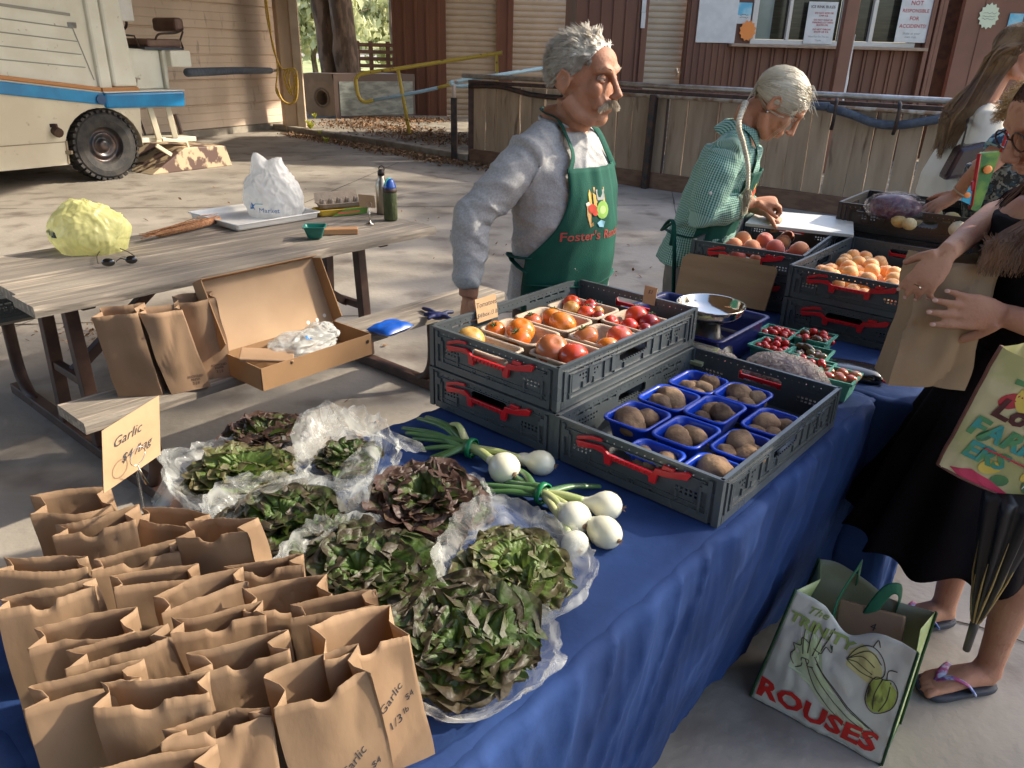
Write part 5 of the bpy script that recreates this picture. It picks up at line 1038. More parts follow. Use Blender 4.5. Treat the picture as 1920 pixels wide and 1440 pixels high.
def filmbag(c, r, rim, label, seed, tall=None, gap=None, amp=.018, bottom=.55, flare=1.15, print_=None):
    # crumpled open film bag around a head: rim(phi) gives rim height
    c = V3(c); rn = random.Random(seed); o1 = V3((rn.random() * 30, rn.random() * 30, 0)); m = MB(); nu, nv = 110, 26
    def fn(u, v):
        ph = u * 2 * PI; hh = rim(ph); k = v; rr = r * (bottom + (flare - bottom) * min(1, k * 1.5) ** .6); z = hh * max(0, (k - .12) / .88) ** .9
        if k > .85: rr += (k - .85) / .15 * r * .06
        n1 = noise.noise(V3((cos(ph) * 2.6, sin(ph) * 2.6, k * 2.5)) + o1); n2 = 1 - 2 * abs(noise.noise(V3((cos(ph) * 6, sin(ph) * 6, k * 1.8)) + o1)); n3 = 1 - 2 * abs(noise.noise(V3((cos(ph) * 15, sin(ph) * 15, k * 3)) + o1))
        rr += amp * (n1 * 1.2 + n2 * .55 + n3 * .12) * min(1, k * 3); z += amp * .4 * (n2 + n3 * .2) * (1 if k > .3 else 0)
        return c + V3((cos(ph) * rr, sin(ph) * rr, max(.001, z)))
    m.grid(fn, nu, nv); m.add([fn(i / nu, 0) for i in range(nu)], [tuple(range(nu))])
    return m.build('produce_bag', M_film, smooth=True, label=label, cat='plastic bag')
def sheet(parent, pts, r1=.012, nu=30, nv=40, amp=.008, seed=0):
    # crumpled film sheet: pts = rows of control points
    m = MB()
    def fn(u, v):
        a = u * (len(pts) - 1); i = min(int(a), len(pts) - 2); f = a - i
        def row(rw):
            b = v * (len(rw) - 1); j = min(int(b), len(rw) - 2); g = b - j; g = g * g * (3 - 2 * g); return rw[j].lerp(rw[j + 1], g)
        f = f * f * (3 - 2 * f); p = row(pts[i]).lerp(row(pts[i + 1]), f)
        n1 = noise.noise(p * 14 + V3((seed, 0, 0))); n2 = 1 - 2 * abs(noise.noise(V3((p.x * 30, p.y * 30, p.z * 14)) + V3((0, seed, 0)))); return p + V3((n1, n2 * .6, n1 * .5 + n2 * .5)) * amp
    m.grid(fn, nu, nv); return m.build('loose_film', M_film, parent, smooth=True)
LT = [  # px, py (at height z), z, r, h, material, label
    (452, 888, .055, .098, .075, M_lg, 'light green leaf lettuce at the far left, in the bag behind the garlic bags', 34, (.0, .0), 11),
    (500, 815, .055, .085, .07, M_lr, 'dark red lettuce at the very back behind the light green one', 26, (0, 0), 12),
    (655, 862, .05, .062, .075, M_lm, 'small dark lettuce deep inside the tall standing film bag', 24, (0, 0), 13),
    (532, 985, .055, .098, .078, M_lm, 'dark lettuce in the middle left, directly behind the folded paper bags', 36, (.1, 0), 14),
    (792, 945, .055, .105, .085, M_lr, 'large reddish brown lettuce in the centre beside the onions', 38, (.1, 0), 15),
    (690, 1080, .055, .100, .082, M_lm, 'lettuce with big green ruffled leaves in the middle front', 34, (.12, 0), 16),
    (965, 1075, .05, .088, .075, M_lg, 'green lettuce in the round open bag nearest the table edge', 34, (.15, .1), 17),
    (862, 1200, .055, .100, .08, M_lm, 'red tipped lettuce at the front, next to the garlic bags', 38, (.15, 0), 18)]
LP = []
for px, py, z, r, h, mt, lb, nl, ti, sd in LT:
    c = at(px, py, T + z); LP.append(V3((c.x, c.y, T + .014))); lettuce((c.x, c.y, T + .014), r, h, mt, lb, sd, nl, ti)
def rimf(h0, lst):
    def f(ph): 
        z = h0
        for a, w_, d in lst:
            q = (ph - a + PI) % (2 * PI) - PI; z += d * math.exp(-(q / w_) ** 2)
        return z
    return f
fb0 = filmbag(LP[0], .112, rimf(.05, [(R(190), .7, .035)]), 'crumpled clear bag around the light green lettuce at the far left', 1)
g_ = lambda x, y, z: at(x, y, T + z)
sheet(fb0, [[g_(282, 945, .02), g_(330, 975, .03), g_(420, 975, .03)], [g_(300, 905, .06), g_(400, 945, .07), g_(480, 925, .07), g_(560, 900, .06)], [g_(310, 890, .05), g_(420, 930, .05), g_(500, 905, .05), g_(570, 890, .04)]], seed=3)
fb2 = filmbag(LP[2], .085, rimf(.05, [(R(95), 1.0, .05)]), 'tall standing clear bag opened wide at the back of the lettuces', 2)
sheet(fb2, [[g_(540, 820, .10), g_(560, 780, .13), g_(610, 752, .15), g_(690, 790, .12), g_(790, 835, .09)], [g_(560, 860, .07), g_(580, 830, .09), g_(640, 800, .09), g_(715, 815, .10), g_(800, 850, .07)], [g_(590, 890, .03), g_(600, 860, .05), g_(650, 820, .05), g_(715, 820, .07), g_(760, 850, .05)]], seed=5, amp=.006)
sheet(fb2, [[g_(712, 808, .12), g_(690, 830, .12), g_(640, 870, .11), g_(622, 900, .09)], [g_(715, 850, .10), g_(695, 890, .13), g_(655, 920, .12), g_(630, 930, .09)], [g_(700, 930, .06), g_(690, 960, .07), g_(660, 970, .06), g_(640, 978, .05)]], seed=6, amp=.005)
fb3 = filmbag(LP[3], .110, rimf(.045, [(R(150), .9, .04)]), 'clear bag folded down around the dark middle left lettuce', 4)
sheet(fb3, [[g_(372, 1010, .03), g_(400, 985, .06), g_(470, 920, .09), g_(560, 890, .09), g_(615, 900, .08)], [g_(400, 1020, .04), g_(430, 985, .08), g_(500, 930, .10), g_(560, 905, .10), g_(610, 915, .08)]], seed=9, nu=14)
filmbag(LP[4], .112, rimf(.03, [(R(20), .8, .012)]), 'clear bag mostly hidden under the large reddish brown lettuce', 5)
fb5 = filmbag(LP[5], .112, rimf(.04, [(R(140), .9, .045)]), 'clear bag with an arched rim left of the big leaved middle front lettuce', 6)
fb6 = filmbag(LP[6], .102, rimf(.055, [(R(115), 1.1, .045), (R(200), .7, .02)]), 'round open clear bag with a high white rim beside the onions', 7, amp=.014)
fb7 = filmbag(LP[7], .118, rimf(.04, [(R(-60), 1.2, .018)]), 'clear bag bulging over the table edge at the front', 8, amp=.02)
for fbx, (x, y, z), txt in ((fb6, (877, 970, .085), 'ONA'),):
    pass

# ================================================================ white onions
M_onion = mat('white_onion', (.72, .70, .56), r=.25, c2=(.66, .63, .45), s=3, st=(5, 5, 1), coat=.3, sss=.2, ssc=(.9, .9, .5)); M_stalk = mat('onion_stalk', (.30, .36, .13), r=.4, c2=(.42, .42, .2), s=10, st=(1, 1, 4)); M_og = mat('onion_green', (.05, .12, .035), r=.4, c2=(.08, .17, .06), s=12, coat=.2); M_root = mat('onion_root', (.16, .09, .05), r=.9, c2=(.3, .2, .12), s=60); M_band = mat('green_band', (.01, .18, .06), r=.35)
def onion_bunch(label, bulbs, tie, leaves, grp):
    g0 = at(tie[0], tie[1], T + .03); rt_ = root('onion_bunch', (g0.x, g0.y, T + .006), label, 'onions')
    for px, py, r, el, hr in bulbs:
        c = at(px, py, T + r * .95); d = (g0 - c).normalized(); Q = d.to_track_quat('Z', 'Y').to_matrix(); m = MB(); L_ = (g0 - c).length
        prof = [(0, -1.0), (.3, -.97), (.62, -.80), (.86, -.52), (.99, -.12), (.97, .25), (.80, .62), (.56, .92), (.36, 1.25), (.28, 1.6)]
        m.lathe([(a * r, b * r * el) for a, b in prof], c, 26, M=Q); b_ = m.build('bulb', M_onion, rt_, smooth=True)
        m = MB(); s0 = c + d * r * 1.5 * el; mid = s0.lerp(g0, .5) + V3((0, 0, .004)); m.tube(smoothp([s0, mid, g0 + V3((0, 0, .0))], 4), [r * .30] * 9, 10); m.build('stalk', M_stalk, rt_, smooth=True)
        m = MB(); rp_ = c - d * r * el * .97
        m.ball(rp_, r * .16, 8, 6)
        for i in range(16):
            a = i * 2.4; e = Q @ V3((cos(a) * rnd.uniform(.1, .28), sin(a) * rnd.uniform(.1, .28), -rnd.uniform(.05, .3))) * r; m.tube([rp_, rp_ + e], [.0009, .0004], 4)
        m.build('roots', M_root, b_)
    m = MB(); dd = (at(*leaves[0][:2], T + .03) - g0).normalized(); Q = dd.to_track_quat('Z', 'Y').to_matrix(); m.lathe([(.020, -.006), (.0225, -.006), (.0225, .006), (.020, .006)], g0, 20, M=Q); m.build('rubber_band', M_band, rt_, smooth=True)
    for px, py, z, wv in leaves:
        e = at(px, py, T + z); o1 = V3((rnd.uniform(-.008, .008), rnd.uniform(-.008, .008), rnd.uniform(-.004, .01))); mid = g0.lerp(e, .5) + V3((0, 0, wv)); m = MB()
        q = smoothp([g0 - (e - g0).normalized() * .01 + o1 * .5, g0 + (e - g0) * .15 + o1, mid, e], 5); m.tube(q, [.0075 + .0025 * sin(PI * min(1, i / 10)) - .002 * max(0, i - 12) / 4 for i in range(len(q))], 8, flat=.7); m.build('leaf', M_og if wv < .02 else M_stalk, rt_, smooth=True)
onion_bunch('bunch of white onions tied with a green band beside the grey crates', [(946, 878, .0345, .95, 0), (1014, 868, .028, 1.1, 0), (985, 862, .016, 1.3, 0)], (884, 840),
            [(755, 803, .02, .01), (762, 812, .02, .008), (775, 822, .015, .006), (790, 842, .012, .004), (785, 785, .03, .015), (800, 782, .03, .016), (800, 868, .01, .004), (808, 858, .01, .004), (836, 800, .03, .03)], None)
onion_bunch('bunch of four white onions nearest the table edge below the potato crate', [(1077, 972, .033, .95, 0), (1138, 948, .029, 1.05, 0), (1134, 998, .030, 1.15, 0), (1078, 1020, .026, .8, 0)], (1018, 925),
            [(925, 880, .01, .006), (935, 900, .01, .006), (905, 915, .008, .004), (955, 872, .015, .01), (885, 908, .01, .004), (880, 925, .01, .004), (1125, 912, .012, .008)], None)
# ================================================================ picnic table
M_wood = mat('weathered_plank', (.27, .235, .19), r=.85, c2=(.15, .125, .10), s=3, lo=.36, hi=.66, det=9, st=(1, 1, 1), c3=(.42, .35, .27), s3=6, lo3=.52, hi3=.7, bump=.6, bs=14)
pa = at(65, 578, .75); pb_ = at(822, 425, .75); PD = (pb_ - pa).normalized(); PN = V3((-PD.y, PD.x, 0)); PL = (pb_ - pa).length
def pp(s, t, z): return V3((pa.x, pa.y, 0)) + PD * s + PN * t + V3((0, 0, z))
Mp = Matrix.Rotation(math.atan2(PD.y, PD.x), 3, 'Z')
# grain runs along the table: use stretched noise in the rotated frame
def grain(M, ang, sc):
    for n in M.node_tree.nodes:
        if n.type == 'MAPPING': n.vector_type = 'TEXTURE'; n.inputs['Rotation'].default_value = (0, 0, ang); n.inputs['Scale'].default_value = [1 / q for q in sc]
grain(M_wood, math.atan2(PD.y, PD.x), (.55, 7, 5))
pt = root('picnic_table', tuple(pp(PL / 2, .36, 0)), 'weathered wooden picnic table with brown steel legs, holding bags and bottles', 'picnic table')
def plank(s0, s1, t0, t1, z, th, name='plank'):
    m = MB(); n = 60; sd = rnd.random() * 40; rg = []
    for i in range(n + 1):
        s = s0 + (s1 - s0) * i / n; j = [.006 * noise.noise(V3((s * 6, sd + k * 9, 0))) for k in range(4)]; c = .03 * (1 if i in (0, n) else 0)
        rg.append([pp(s, t0 + j[0] + .005, z + .001 * j[1]), pp(s, t0 + j[0], z - th * .3), pp(s, t0 + j[0] + .002, z - th), pp(s, t1 - j[1] - .002, z - th), pp(s, t1 - j[1], z - th * .3), pp(s, t1 - j[1] - .005, z), pp(s, (t0 + t1) / 2, z + .002 * noise.noise(V3((s * 2, sd, 1))))])
    m.loft(rg); m.build(name, M_wood, pt, smooth=False)
for i in range(4): plank(rnd.uniform(-.01, .02), PL + rnd.uniform(-.02, .01), .002 + i * .211, .206 + i * .211, .752 + rnd.uniform(-.002, .002), .04, 'tabletop_plank')
bn = at(158, 795, .45); bt = (bn - V3((pa.x, pa.y, 0))).dot(PN); bs0 = (bn - V3((pa.x, pa.y, 0))).dot(PD)
plank(bs0, PL + .12, bt + .0, bt + .22, .45, .04, 'bench_plank')
plank(bs0, PL + .12, .84 - bt - .22, .84 - bt, .45, .04, 'bench_plank')
tm = .42
for s in (.20, PL - .30):
    for t in (.29, .55):
        m = MB(); m.bar(pp(s, t, .71), pp(s + (.0), t + (t - tm) * .3, .06), .05, .05); m.bar(pp(s + .0, t, .7), pp(s + .0, t, .69), .05, .05); m.build('leg', M_rust, pt, bevel=.004)
    for sg in (1, -1):
        t0 = tm + sg * (bt - tm + .11) * -1
        t1 = tm + sg * (tm - bt - .11)
        m = MB(); m.tube(smoothp([pp(s, t1, .41), pp(s, t1, .36), pp(s, t1 + sg * -.0, .16), pp(s, t1 - sg * .06, .055), pp(s, t1 - sg * .16, .03)], 4), .027, 8); m.build('bench_leg', M_rust, pt, smooth=True)
    m = MB(); m.bar(pp(s, tm - (tm - bt), .03), pp(s, tm + (tm - bt), .03), .05, .05); m.build('skid', M_rust, pt, bevel=.004)
    m = MB(); m.bar(pp(s, tm - .34, .70), pp(s, tm + .34, .70), .05, .04); m.build('cross_bar', M_rust, pt, bevel=.004)
    m = MB(); e_ = .32 if s < 1 else -.32; m.bar(pp(s, tm, .32), pp(s + e_ * 1.6, tm, .70), .04, .04); m.bar(pp(s, tm - .16, .33), pp(s, tm + .16, .33), .035, .035); m.build('brace', M_rust, pt, bevel=.003)
TP = .7545
# ---- yellow produce bag
def plastic_lump(name, c, r, mt, label, seed, tufts=(), cat='plastic bag', rz=0):
    o1 = V3((seed * 7.7, seed, 0)); m = MB()
    def fn(d):
        k = 1 + .10 * noise.noise(d * 1.6 + o1) + .07 * max(0, 1 - 2.4 * abs(noise.noise(V3((d.x * 2.6, d.y * 2.6, d.z * 1.2)) + o1))) ** 3 + .035 * max(0, 1 - 2.4 * abs(noise.noise(V3((d.x * 5, d.y * 5, d.z * 1.8)) + o1 * 2))) ** 3 + .02 * max(0, 1 - 2.4 * abs(noise.noise(d * 9 + o1))) ** 2
        if d.z < -.55: k *= .55 / max(.55, -d.z) * 1.0
        for (tx, ty, tz), w_, a in tufts:
            q = 1 - (d.x * tx + d.y * ty + d.z * tz); k += a * math.exp(-q / w_)
        return k
    m.ball(c, r, 120, 70, M=Matrix.Rotation(rz, 3, 'Z'), fn=fn); return m.build(name, mt, smooth=True, label=label, cat=cat)
M_ybag = film('yellow_film', (.80, .78, .36), .62, .93, 10, .28, .5); M_wbag = film('white_film', (.86, .85, .82), .85, .99, 12, .25, .45)
yb = at(160, 474, TP); yb = plastic_lump('yellow_bag', V3((yb.x, yb.y + .06, TP + .070)), (.155, .12, .135), M_ybag, 'stuffed translucent yellow carrier bag on the picnic table', 4, [((-.35, -.1, .93), .03, .12)])
wb = at(508, 408, TP); wbo = V3((wb.x, wb.y + .06, TP)); wbag = plastic_lump('white_bag', wbo + V3((0, 0, .088)), (.15, .11, .155), M_wbag, 'tall white carrier bag reading Market in blue letters', 9, [((-.30, -.1, .95), .02, .42), ((.22, 0, .97), .02, .34), ((0, 0, 1), .25, .12)])
M_blu = mat('print_blue', (.02, .16, .42), r=.5); M_pink = mat('print_pink', (.7, .1, .2), r=.5)
vd = (V3((0, 0, CH)) - wbo); vd.z = 0; vd.normalize(); exw = V3((-vd.y, vd.x, 0)); exw = exw if exw.x > 0 else -exw
def deco(parent, target, txt, c, ex, ez, size, mt, d, shear=0, bold=0.0, align='CENTER', back=.12):
    q = MB(); q.text(txt, c, ex, ez, size, align=align, shear=shear, ext=0, bold=bold); project(q, target, d, .0012, back); return attach(q.build('lettering', mt, None, base=False), parent)
pc = atY(505, 396, wbo.y - .12); deco(wbag, wbag, 'Market', pc, exw, EZ, .036, M_blu, -vd)
q = MB(); c0 = atY(474, 388, wbo.y - .12); q.prism([(-.014, -.018), (0, -.012), (.010, -.02), (.004, 0), (.014, .012), (.002, .01), (-.004, .02), (-.010, .008)], c0, exw, EZ, vd, 0, .0001); project(q, wbag, -vd, .0012, .12); attach(q.build('emblem', M_blu, None, base=False), wbag)
q = MB(); c0 = atY(485, 383, wbo.y - .12); q.prism([(-.02, -.003), (.02, -.001), (.02, .003), (-.02, .002)], c0, exw, EZ, vd, 0, .0001); project(q, wbag, -vd, .0012, .12); attach(q.build('emblem', mat('print_teal', (.05, .4, .5), r=.5), None, base=False), wbag)
# black mark on the yellow bag
ybp = V3(yb['_o']); v2 = V3((0, -1, 0)); q = MB(); c0 = atY(104, 435, ybp.y - .05); q.prism([(-.03, .01), (-.01, .018), (.028, .010), (.036, -.014), (.01, -.012), (-.02, -.006)], c0, (1, 0, 0), EZ, (0, -1, 0), 0, .0001)
for p_ in range(len(q.v)): pass
project(q, yb, (0, 1, 0), .0015, .2); attach(q.build('black_print', M_ink, None, base=False), yb); deco(yb, yb, 'NATURA', c0 + V3((.0, 0, .0)), (1, 0, -.12), EZ, .016, M_ybag, (0, 1, 0))
# ---- sunglasses
sg = root('sunglasses', tuple(at(222, 492, TP)), 'dark wrap sunglasses resting open on the picnic table', 'sunglasses'); M_lens = mat('dark_lens', (.008, .008, .01), r=.06, coat=1)
for px, py, rx in ((203, 492, .026), (246, 487, .024)):
    c = at(px, py, TP + .018); m = MB(); m.ball(c, (rx, .011, .017), 20, 12, M=Matrix.Rotation(R(12), 3, 'Z')); m.build('lens', M_lens, sg, smooth=True)
m = MB(); m.tube([at(218, 490, TP + .02), at(226, 484, TP + .024), at(235, 487, TP + .02)], .002, 6); m.build('bridge', M_lens, sg)
for l in ([(184, 494), (182, 480), (190, 468)], [(252, 480), (240, 472), (225, 466)]): m = MB(); m.tube(smoothp([at(a, b, TP + .014) for a, b in l]), .0022, 6); m.build('temple', M_dark, sg)
# ---- root bundle
m = MB(); M_rootb = mat('dried_roots', (.20, .085, .04), r=.95, c2=(.33, .17, .08), s=30, st=(1, 4, 4))
a0, a1 = at(275, 445, TP + .02), at(410, 412, TP + .025)
for i in range(90):
    o1 = V3((rnd.gauss(0, .006), rnd.gauss(0, .012), abs(rnd.gauss(0, .012)))); s0 = rnd.uniform(-.1, .5); s1 = s0 + rnd.uniform(.3, .6); s1 = min(s1, 1.02)
    p = a0.lerp(a1, s0) + o1; q = a0.lerp(a1, s1) + o1 * 1.0; md = p.lerp(q, .5) + V3((rnd.gauss(0, .006), rnd.gauss(0, .008), rnd.gauss(0, .005))); m.tube([p, md, q], [.0012, .003, .0022], 5)
m.tube([a0.lerp(a1, .15), a0.lerp(a1, .6), a1], [.014, .020, .017], 10); m.build('root_bundle', M_rootb, smooth=True, label='bundle of dried reddish brown roots lying on the picnic table', cat='roots')
# ---- white tray
c = at(412, 388, TP); f = Fr(tuple(pp(1.10, .56, 0))[:2], math.atan2(PD.y, PD.x), TP); m = MB(); tray_mesh(m, f, 0, .50, 0, .46, .035, .033, taper=.004, rim=.006, rad=.015)
m.build('white_tray', M_paper, smooth=True, solid=.003, label='shallow white plastic tray behind the root bundle', cat='tray')
# ---- teal basket on the table
m = MB(); c = at(590, 452, TP); f = Fr((c.x - .055, c.y + .0), .15, TP); tray_mesh(m, f, 0, .105, 0, .10, .06, .058, taper=.016, rim=.004, rad=.012); m.build('berry_basket', mat('teal_plastic', (.005, .13, .10), r=.3), smooth=True, solid=.002, label='empty dark teal basket at the corner of the open cardboard box', cat='basket')
# ---- egg cartons
M_egg = mat('egg_pulp', (.36, .29, .22), r=.9, c2=(.31, .25, .19), s=40, bump=.3, bs=200); M_eggy = mat('yellow_carton', (.62, .42, .05), r=.7); M_eggg = mat('green_carton_label', (.10, .22, .03), r=.6)
ea = math.atan2(PD.y, PD.x) - .28
f = Fr((at(598, 408, TP).x + .01, at(598, 408, TP).y), ea, TP); er = root('egg_carton', tuple(f.p(.13, .05)), 'yellow egg carton with a green label under the grey one', 'egg carton')
m = MB(); tray_mesh(m, f, -.01, .27, -.0, .11, .035, .034, taper=.01, rim=.004, rad=.02); m.build('tray', M_eggy, er, smooth=True, solid=.003)
m = MB(); m.prism([(.06, .002), (.26, .002), (.27, .036), (.14, .036)], f.p(0, -.004), f.w, EZ, f.l * -1, 0, .004); m.cur = 1; m.prism([(.09, .010), (.22, .012), (.22, .022), (.10, .022)], f.p(0, -.008), f.w, EZ, f.l * -1, 0, .001); m.build('label_panel', [M_eggg, mat('label_red', (.45, .12, .06), r=.6)], er)
er2 = root('egg_carton', tuple(f.p(.13, .05, .037)), 'open grey pulp egg carton stacked on the yellow one', 'egg carton')
m = MB(); tray_mesh(m, f, .005, .265, .004, .106, .066, .03, taper=.01, rim=.004, rad=.02); m.build('tray', M_egg, er2, smooth=True, solid=.002)
for i in range(5):
    for j in range(2): m = MB(); m.lathe([(.0, .030), (.006, .030), (.011, .014), (.014, 0)], f.p(.035 + i * .048, .04 + j * .034, .055), 8); m.build('cone', M_egg, er2, smooth=True)
m = MB(); m.quad(f.p(.01, .104, .066), f.p(.26, .104, .066), f.p(.255, .125, .11), f.p(.015, .125, .11)); m.build('flap', M_egg, er2, solid=.002)
# ---- kraft box, card, bottles
M_kbox = mat('kraft_box', (.46, .25, .11), r=.7, c2=(.42, .22, .10), s=5)
f = Fr((at(662, 440, TP).x, at(662, 440, TP).y), ea - .35, TP); m = MB(); m.box(f.p(-.06, .035, .0135), (.17, .055, .027), rz=f.a); m.build('slim_box', M_kbox, label='slim tan kraft box lying beside the teal basket', cat='box', bevel=.003)
sc2 = at(694, 420, TP); r2 = root('card_stand', tuple(sc2), 'blank kraft card on a chrome stand beside the bottles', 'card stand')
m = MB(); m.tube([sc2, sc2 + V3((0, 0, .085))], .0028, 8); m.lathe([(0, 0), (.024, 0), (.022, .004), (.004, .010), (.004, .018), (0, .02)], sc2, 16); m.tube([sc2 + V3((.013 * cos(a), 0, .099 + .013 * sin(a))) for a in [i * PI / 8 for i in range(17)]], .0009, 6); m.build('wire_stand', M_steel, r2, smooth=True)
m = MB(); m.prism([(-.05, .085), (.032, .082), (.028, .145), (-.055, .15)], sc2 + V3((0, .004, 0)), (1, 0, 0), EZ, (0, -1, 0), -.001, .0); m.build('price_card', M_kraft, r2)
b1 = at(733, 412, TP); r3 = root('water_bottle', tuple(b1), 'dark olive insulated bottle with a blue cap', 'bottle')
m = MB(); m.lathe([(0, 0), (.032, .0), (.036, .006), (.036, .135), (.034, .145), (.028, .15), (0, .15)], b1, 28); m.build('sleeve', mat('olive_knit', (.045, .06, .018), r=.8, c2=(.075, .085, .03), s=60, st=(1, 1, .2), bump=.4, bs=200), r3, smooth=True)
m = MB(); m.lathe([(.036, .145), (.037, .15), (.036, .165), (.03, .168)], b1, 28); m.build('collar', M_dark, r3, smooth=True)
m = MB(); m.lathe([(.033, .166), (.034, .172), (.03, .182), (.024, .20), (.018, .21), (.008, .214), (0, .214)], b1, 24); m.build('cap', mat('blue_cap_plastic', (.01, .07, .35), r=.25, coat=.4), r3, smooth=True)
m = MB(); m.tube(smoothp([b1 + V3((-.015, -.02, .175)), b1 + V3((-.017, -.022, .20)), b1 + V3((-.004, -.012, .216)), b1 + V3((.004, 0, .214))]), .005, 8); m.build('spout', mat('teal_spout', (.1, .5, .45), r=.3), r3, smooth=True)
b2 = at(716, 402, TP) + V3((.0, .03, 0)); r4 = root('steel_flask', tuple(b2), 'slim steel flask with a black loop cap behind the olive bottle', 'bottle')
m = MB(); m.lathe([(0, 0), (.03, 0), (.033, .005), (.033, .15), (.026, .17), (.017, .185), (.016, .21), (0, .21)], b2, 28); m.build('body', mat('brushed_flask', (.42, .36, .28), r=.3, m=.8), r4, smooth=True)
m = MB(); m.lathe([(0, .205), (.019, .205), (.019, .225), (.012, .236), (0, .237)], b2, 20); m.tube([b2 + V3((.004 + .014 * cos(a), 0, .238 + .016 * sin(a))) for a in [R(-30 + i * 15) for i in range(15)]], .003, 6); m.build('cap', M_dark, r4, smooth=True)

# ================================================================ things on the near bench
BZ = .4515
# three tall kraft bags
M_bag3 = mat('tall_kraft_paper', (.34, .215, .125), r=.85, c2=(.28, .175, .10), s=4, det=6, st=(1, 1, .5), bump=.12, bs=30, tl=.12)
def stamp(o, c, ex, nrm, rows):
    for txt, dz, sz in rows:
        q = MB(); q.text(txt, c + V3((0, 0, dz)), ex, EZ, sz, ext=0, bold=.0006); project(q, o, -nrm, .0008, .05); attach(q.build('lettering', mat('brown_ink', (.14, .08, .05), r=.8), None, base=False), o)
pd_a = math.atan2(PD.y, PD.x)
for i, (px, py, wd, dp, h, ang, lb, ln, op) in enumerate([(256, 745, .145, .085, .305, .12, 'leftmost of three tall kraft bags on the picnic bench', (-.03, .0), .1), (345, 735, .135, .085, .30, .42, 'middle of three tall kraft bags, twisted on the picnic bench', (-.055, .01), .0), (392, 712, .14, .08, .30, .34, 'rightmost of three tall kraft bags, touching the cardboard box', (-.03, .01), .15)]):
    c = at(px, py, BZ) + V3((0, .05, 0)); o = paper_bag((c.x, c.y, BZ), pd_a - .45 + ang - .3, wd, dp, h, lb, ln, op, seed=60 + i * 11, notch=False, mt=M_bag3, crump=.0035)
    if i: 
        a_ = pd_a - .75 + ang; ex = V3((cos(a_), sin(a_), 0)); ey = V3((-sin(a_), cos(a_), 0)); cc_ = c - ey * dp / 2 + ex * .02; stamp(o, V3((cc_.x, cc_.y, BZ + .05)), ex, -ey, [('RECYCLED', .0, .011), ('PAPER', -.012, .011), ('2 | 8', -.026, .013)])
# open cardboard box
kx = root('cardboard_box', tuple(at(560, 690, BZ)), 'open cardboard box with its lid thrown back, holding plastic bags', 'cardboard box')
q0 = at(494, 734, BZ); q1 = at(697, 664, BZ); bx = (q1 - q0).normalized(); bl = (q1 - q0).length; by = V3((-bx.y, bx.x, 0)); bd_ = .235; bh = .088
def kb(a, b, z): return q0 + bx * a + by * b + V3((0, 0, z))
def panel(name, pts, th=.0035, mt=None, par=kx):
    m = MB(); m.add(pts, [tuple(range(len(pts)))]); return m.build(name, mt or M_board2, par, solid=th)
M_board2 = mat('cardboard_box_brown', (.33, .19, .09), r=.8, c2=(.29, .165, .078), s=4, det=5); M_board3 = mat('cardboard_inside', (.42, .28, .165), r=.85, c2=(.37, .24, .14), s=5, det=5)
panel('front_panel', [kb(0, 0, .001), kb(bl, 0, .001), kb(bl, 0, bh), kb(0, 0, bh)]); panel('end_panel', [kb(0, bd_, .001), kb(0, .004, .001), kb(0, .004, bh), kb(0, bd_, bh)]); panel('end_panel', [kb(bl, .004, .001), kb(bl, bd_, .001), kb(bl, bd_, bh), kb(bl, .004, bh)])
panel('back_panel', [kb(bl - .004, bd_, .001), kb(.004, bd_, .001), kb(.004, bd_, bh), kb(bl - .004, bd_, bh)]); panel('bottom_panel', [kb(.004, .004, .004), kb(bl - .004, .004, .004), kb(bl - .004, bd_ - .004, .004), kb(.004, bd_ - .004, .004)])
lt = by * .34 + V3((0, 0, .94)); lt.normalize(); ln_ = bx.cross(lt); lh = .27; sk_ = bx * -.16
def lp(a, b, n): return kb(0, bd_ + .002, bh) + bx * a + (lt + sk_ * .35) * b + ln_ * n
panel('lid', [lp(-.02, 0, 0), lp(bl - .0, 0, 0), lp(bl - .0, lh, 0), lp(-.02, lh, 0)], mt=M_board3)
sn = 1 if ln_.y < 0 else -1
panel('lid_flap', [lp(-.02, .0, 0), lp(-.02, lh, 0), lp(-.02, lh, .07 * sn), lp(-.02, .03, .075 * sn)]); panel('lid_flap', [lp(bl, .0, 0), lp(bl, lh, 0), lp(bl, lh - .01, .06 * sn), lp(bl, .01, .07 * sn)]); panel('lid_flap', [lp(-.016, lh, 0), lp(bl - .004, lh, 0), lp(bl - .01, lh + .004, .055 * sn), lp(-.01, lh + .004, .055 * sn)])
for a, b in ((bl - .12, .02), (bl - .075, .02), (bl - .035, .03)):
    m = MB(); m.lathe([(0, 0), (.008, 0)], lp(a, b, .003 * sn), 14, M=ln_.to_track_quat('Z', 'Y').to_matrix()); m.build('vent_hole', mat('bright_hole', (.7, .66, .58), r=.8), kx)  # flat pale discs paint the brightness seen through the lid holes
m = MB(); m.lathe([(0, 0), (.008, 0)], kb(bl - .02, -.0035, bh * .68), 14, M=(-by).to_track_quat('Z', 'Y').to_matrix()); m.build('vent_hole', M_dark, kx)  # flat dark disc paints the shade inside the hole
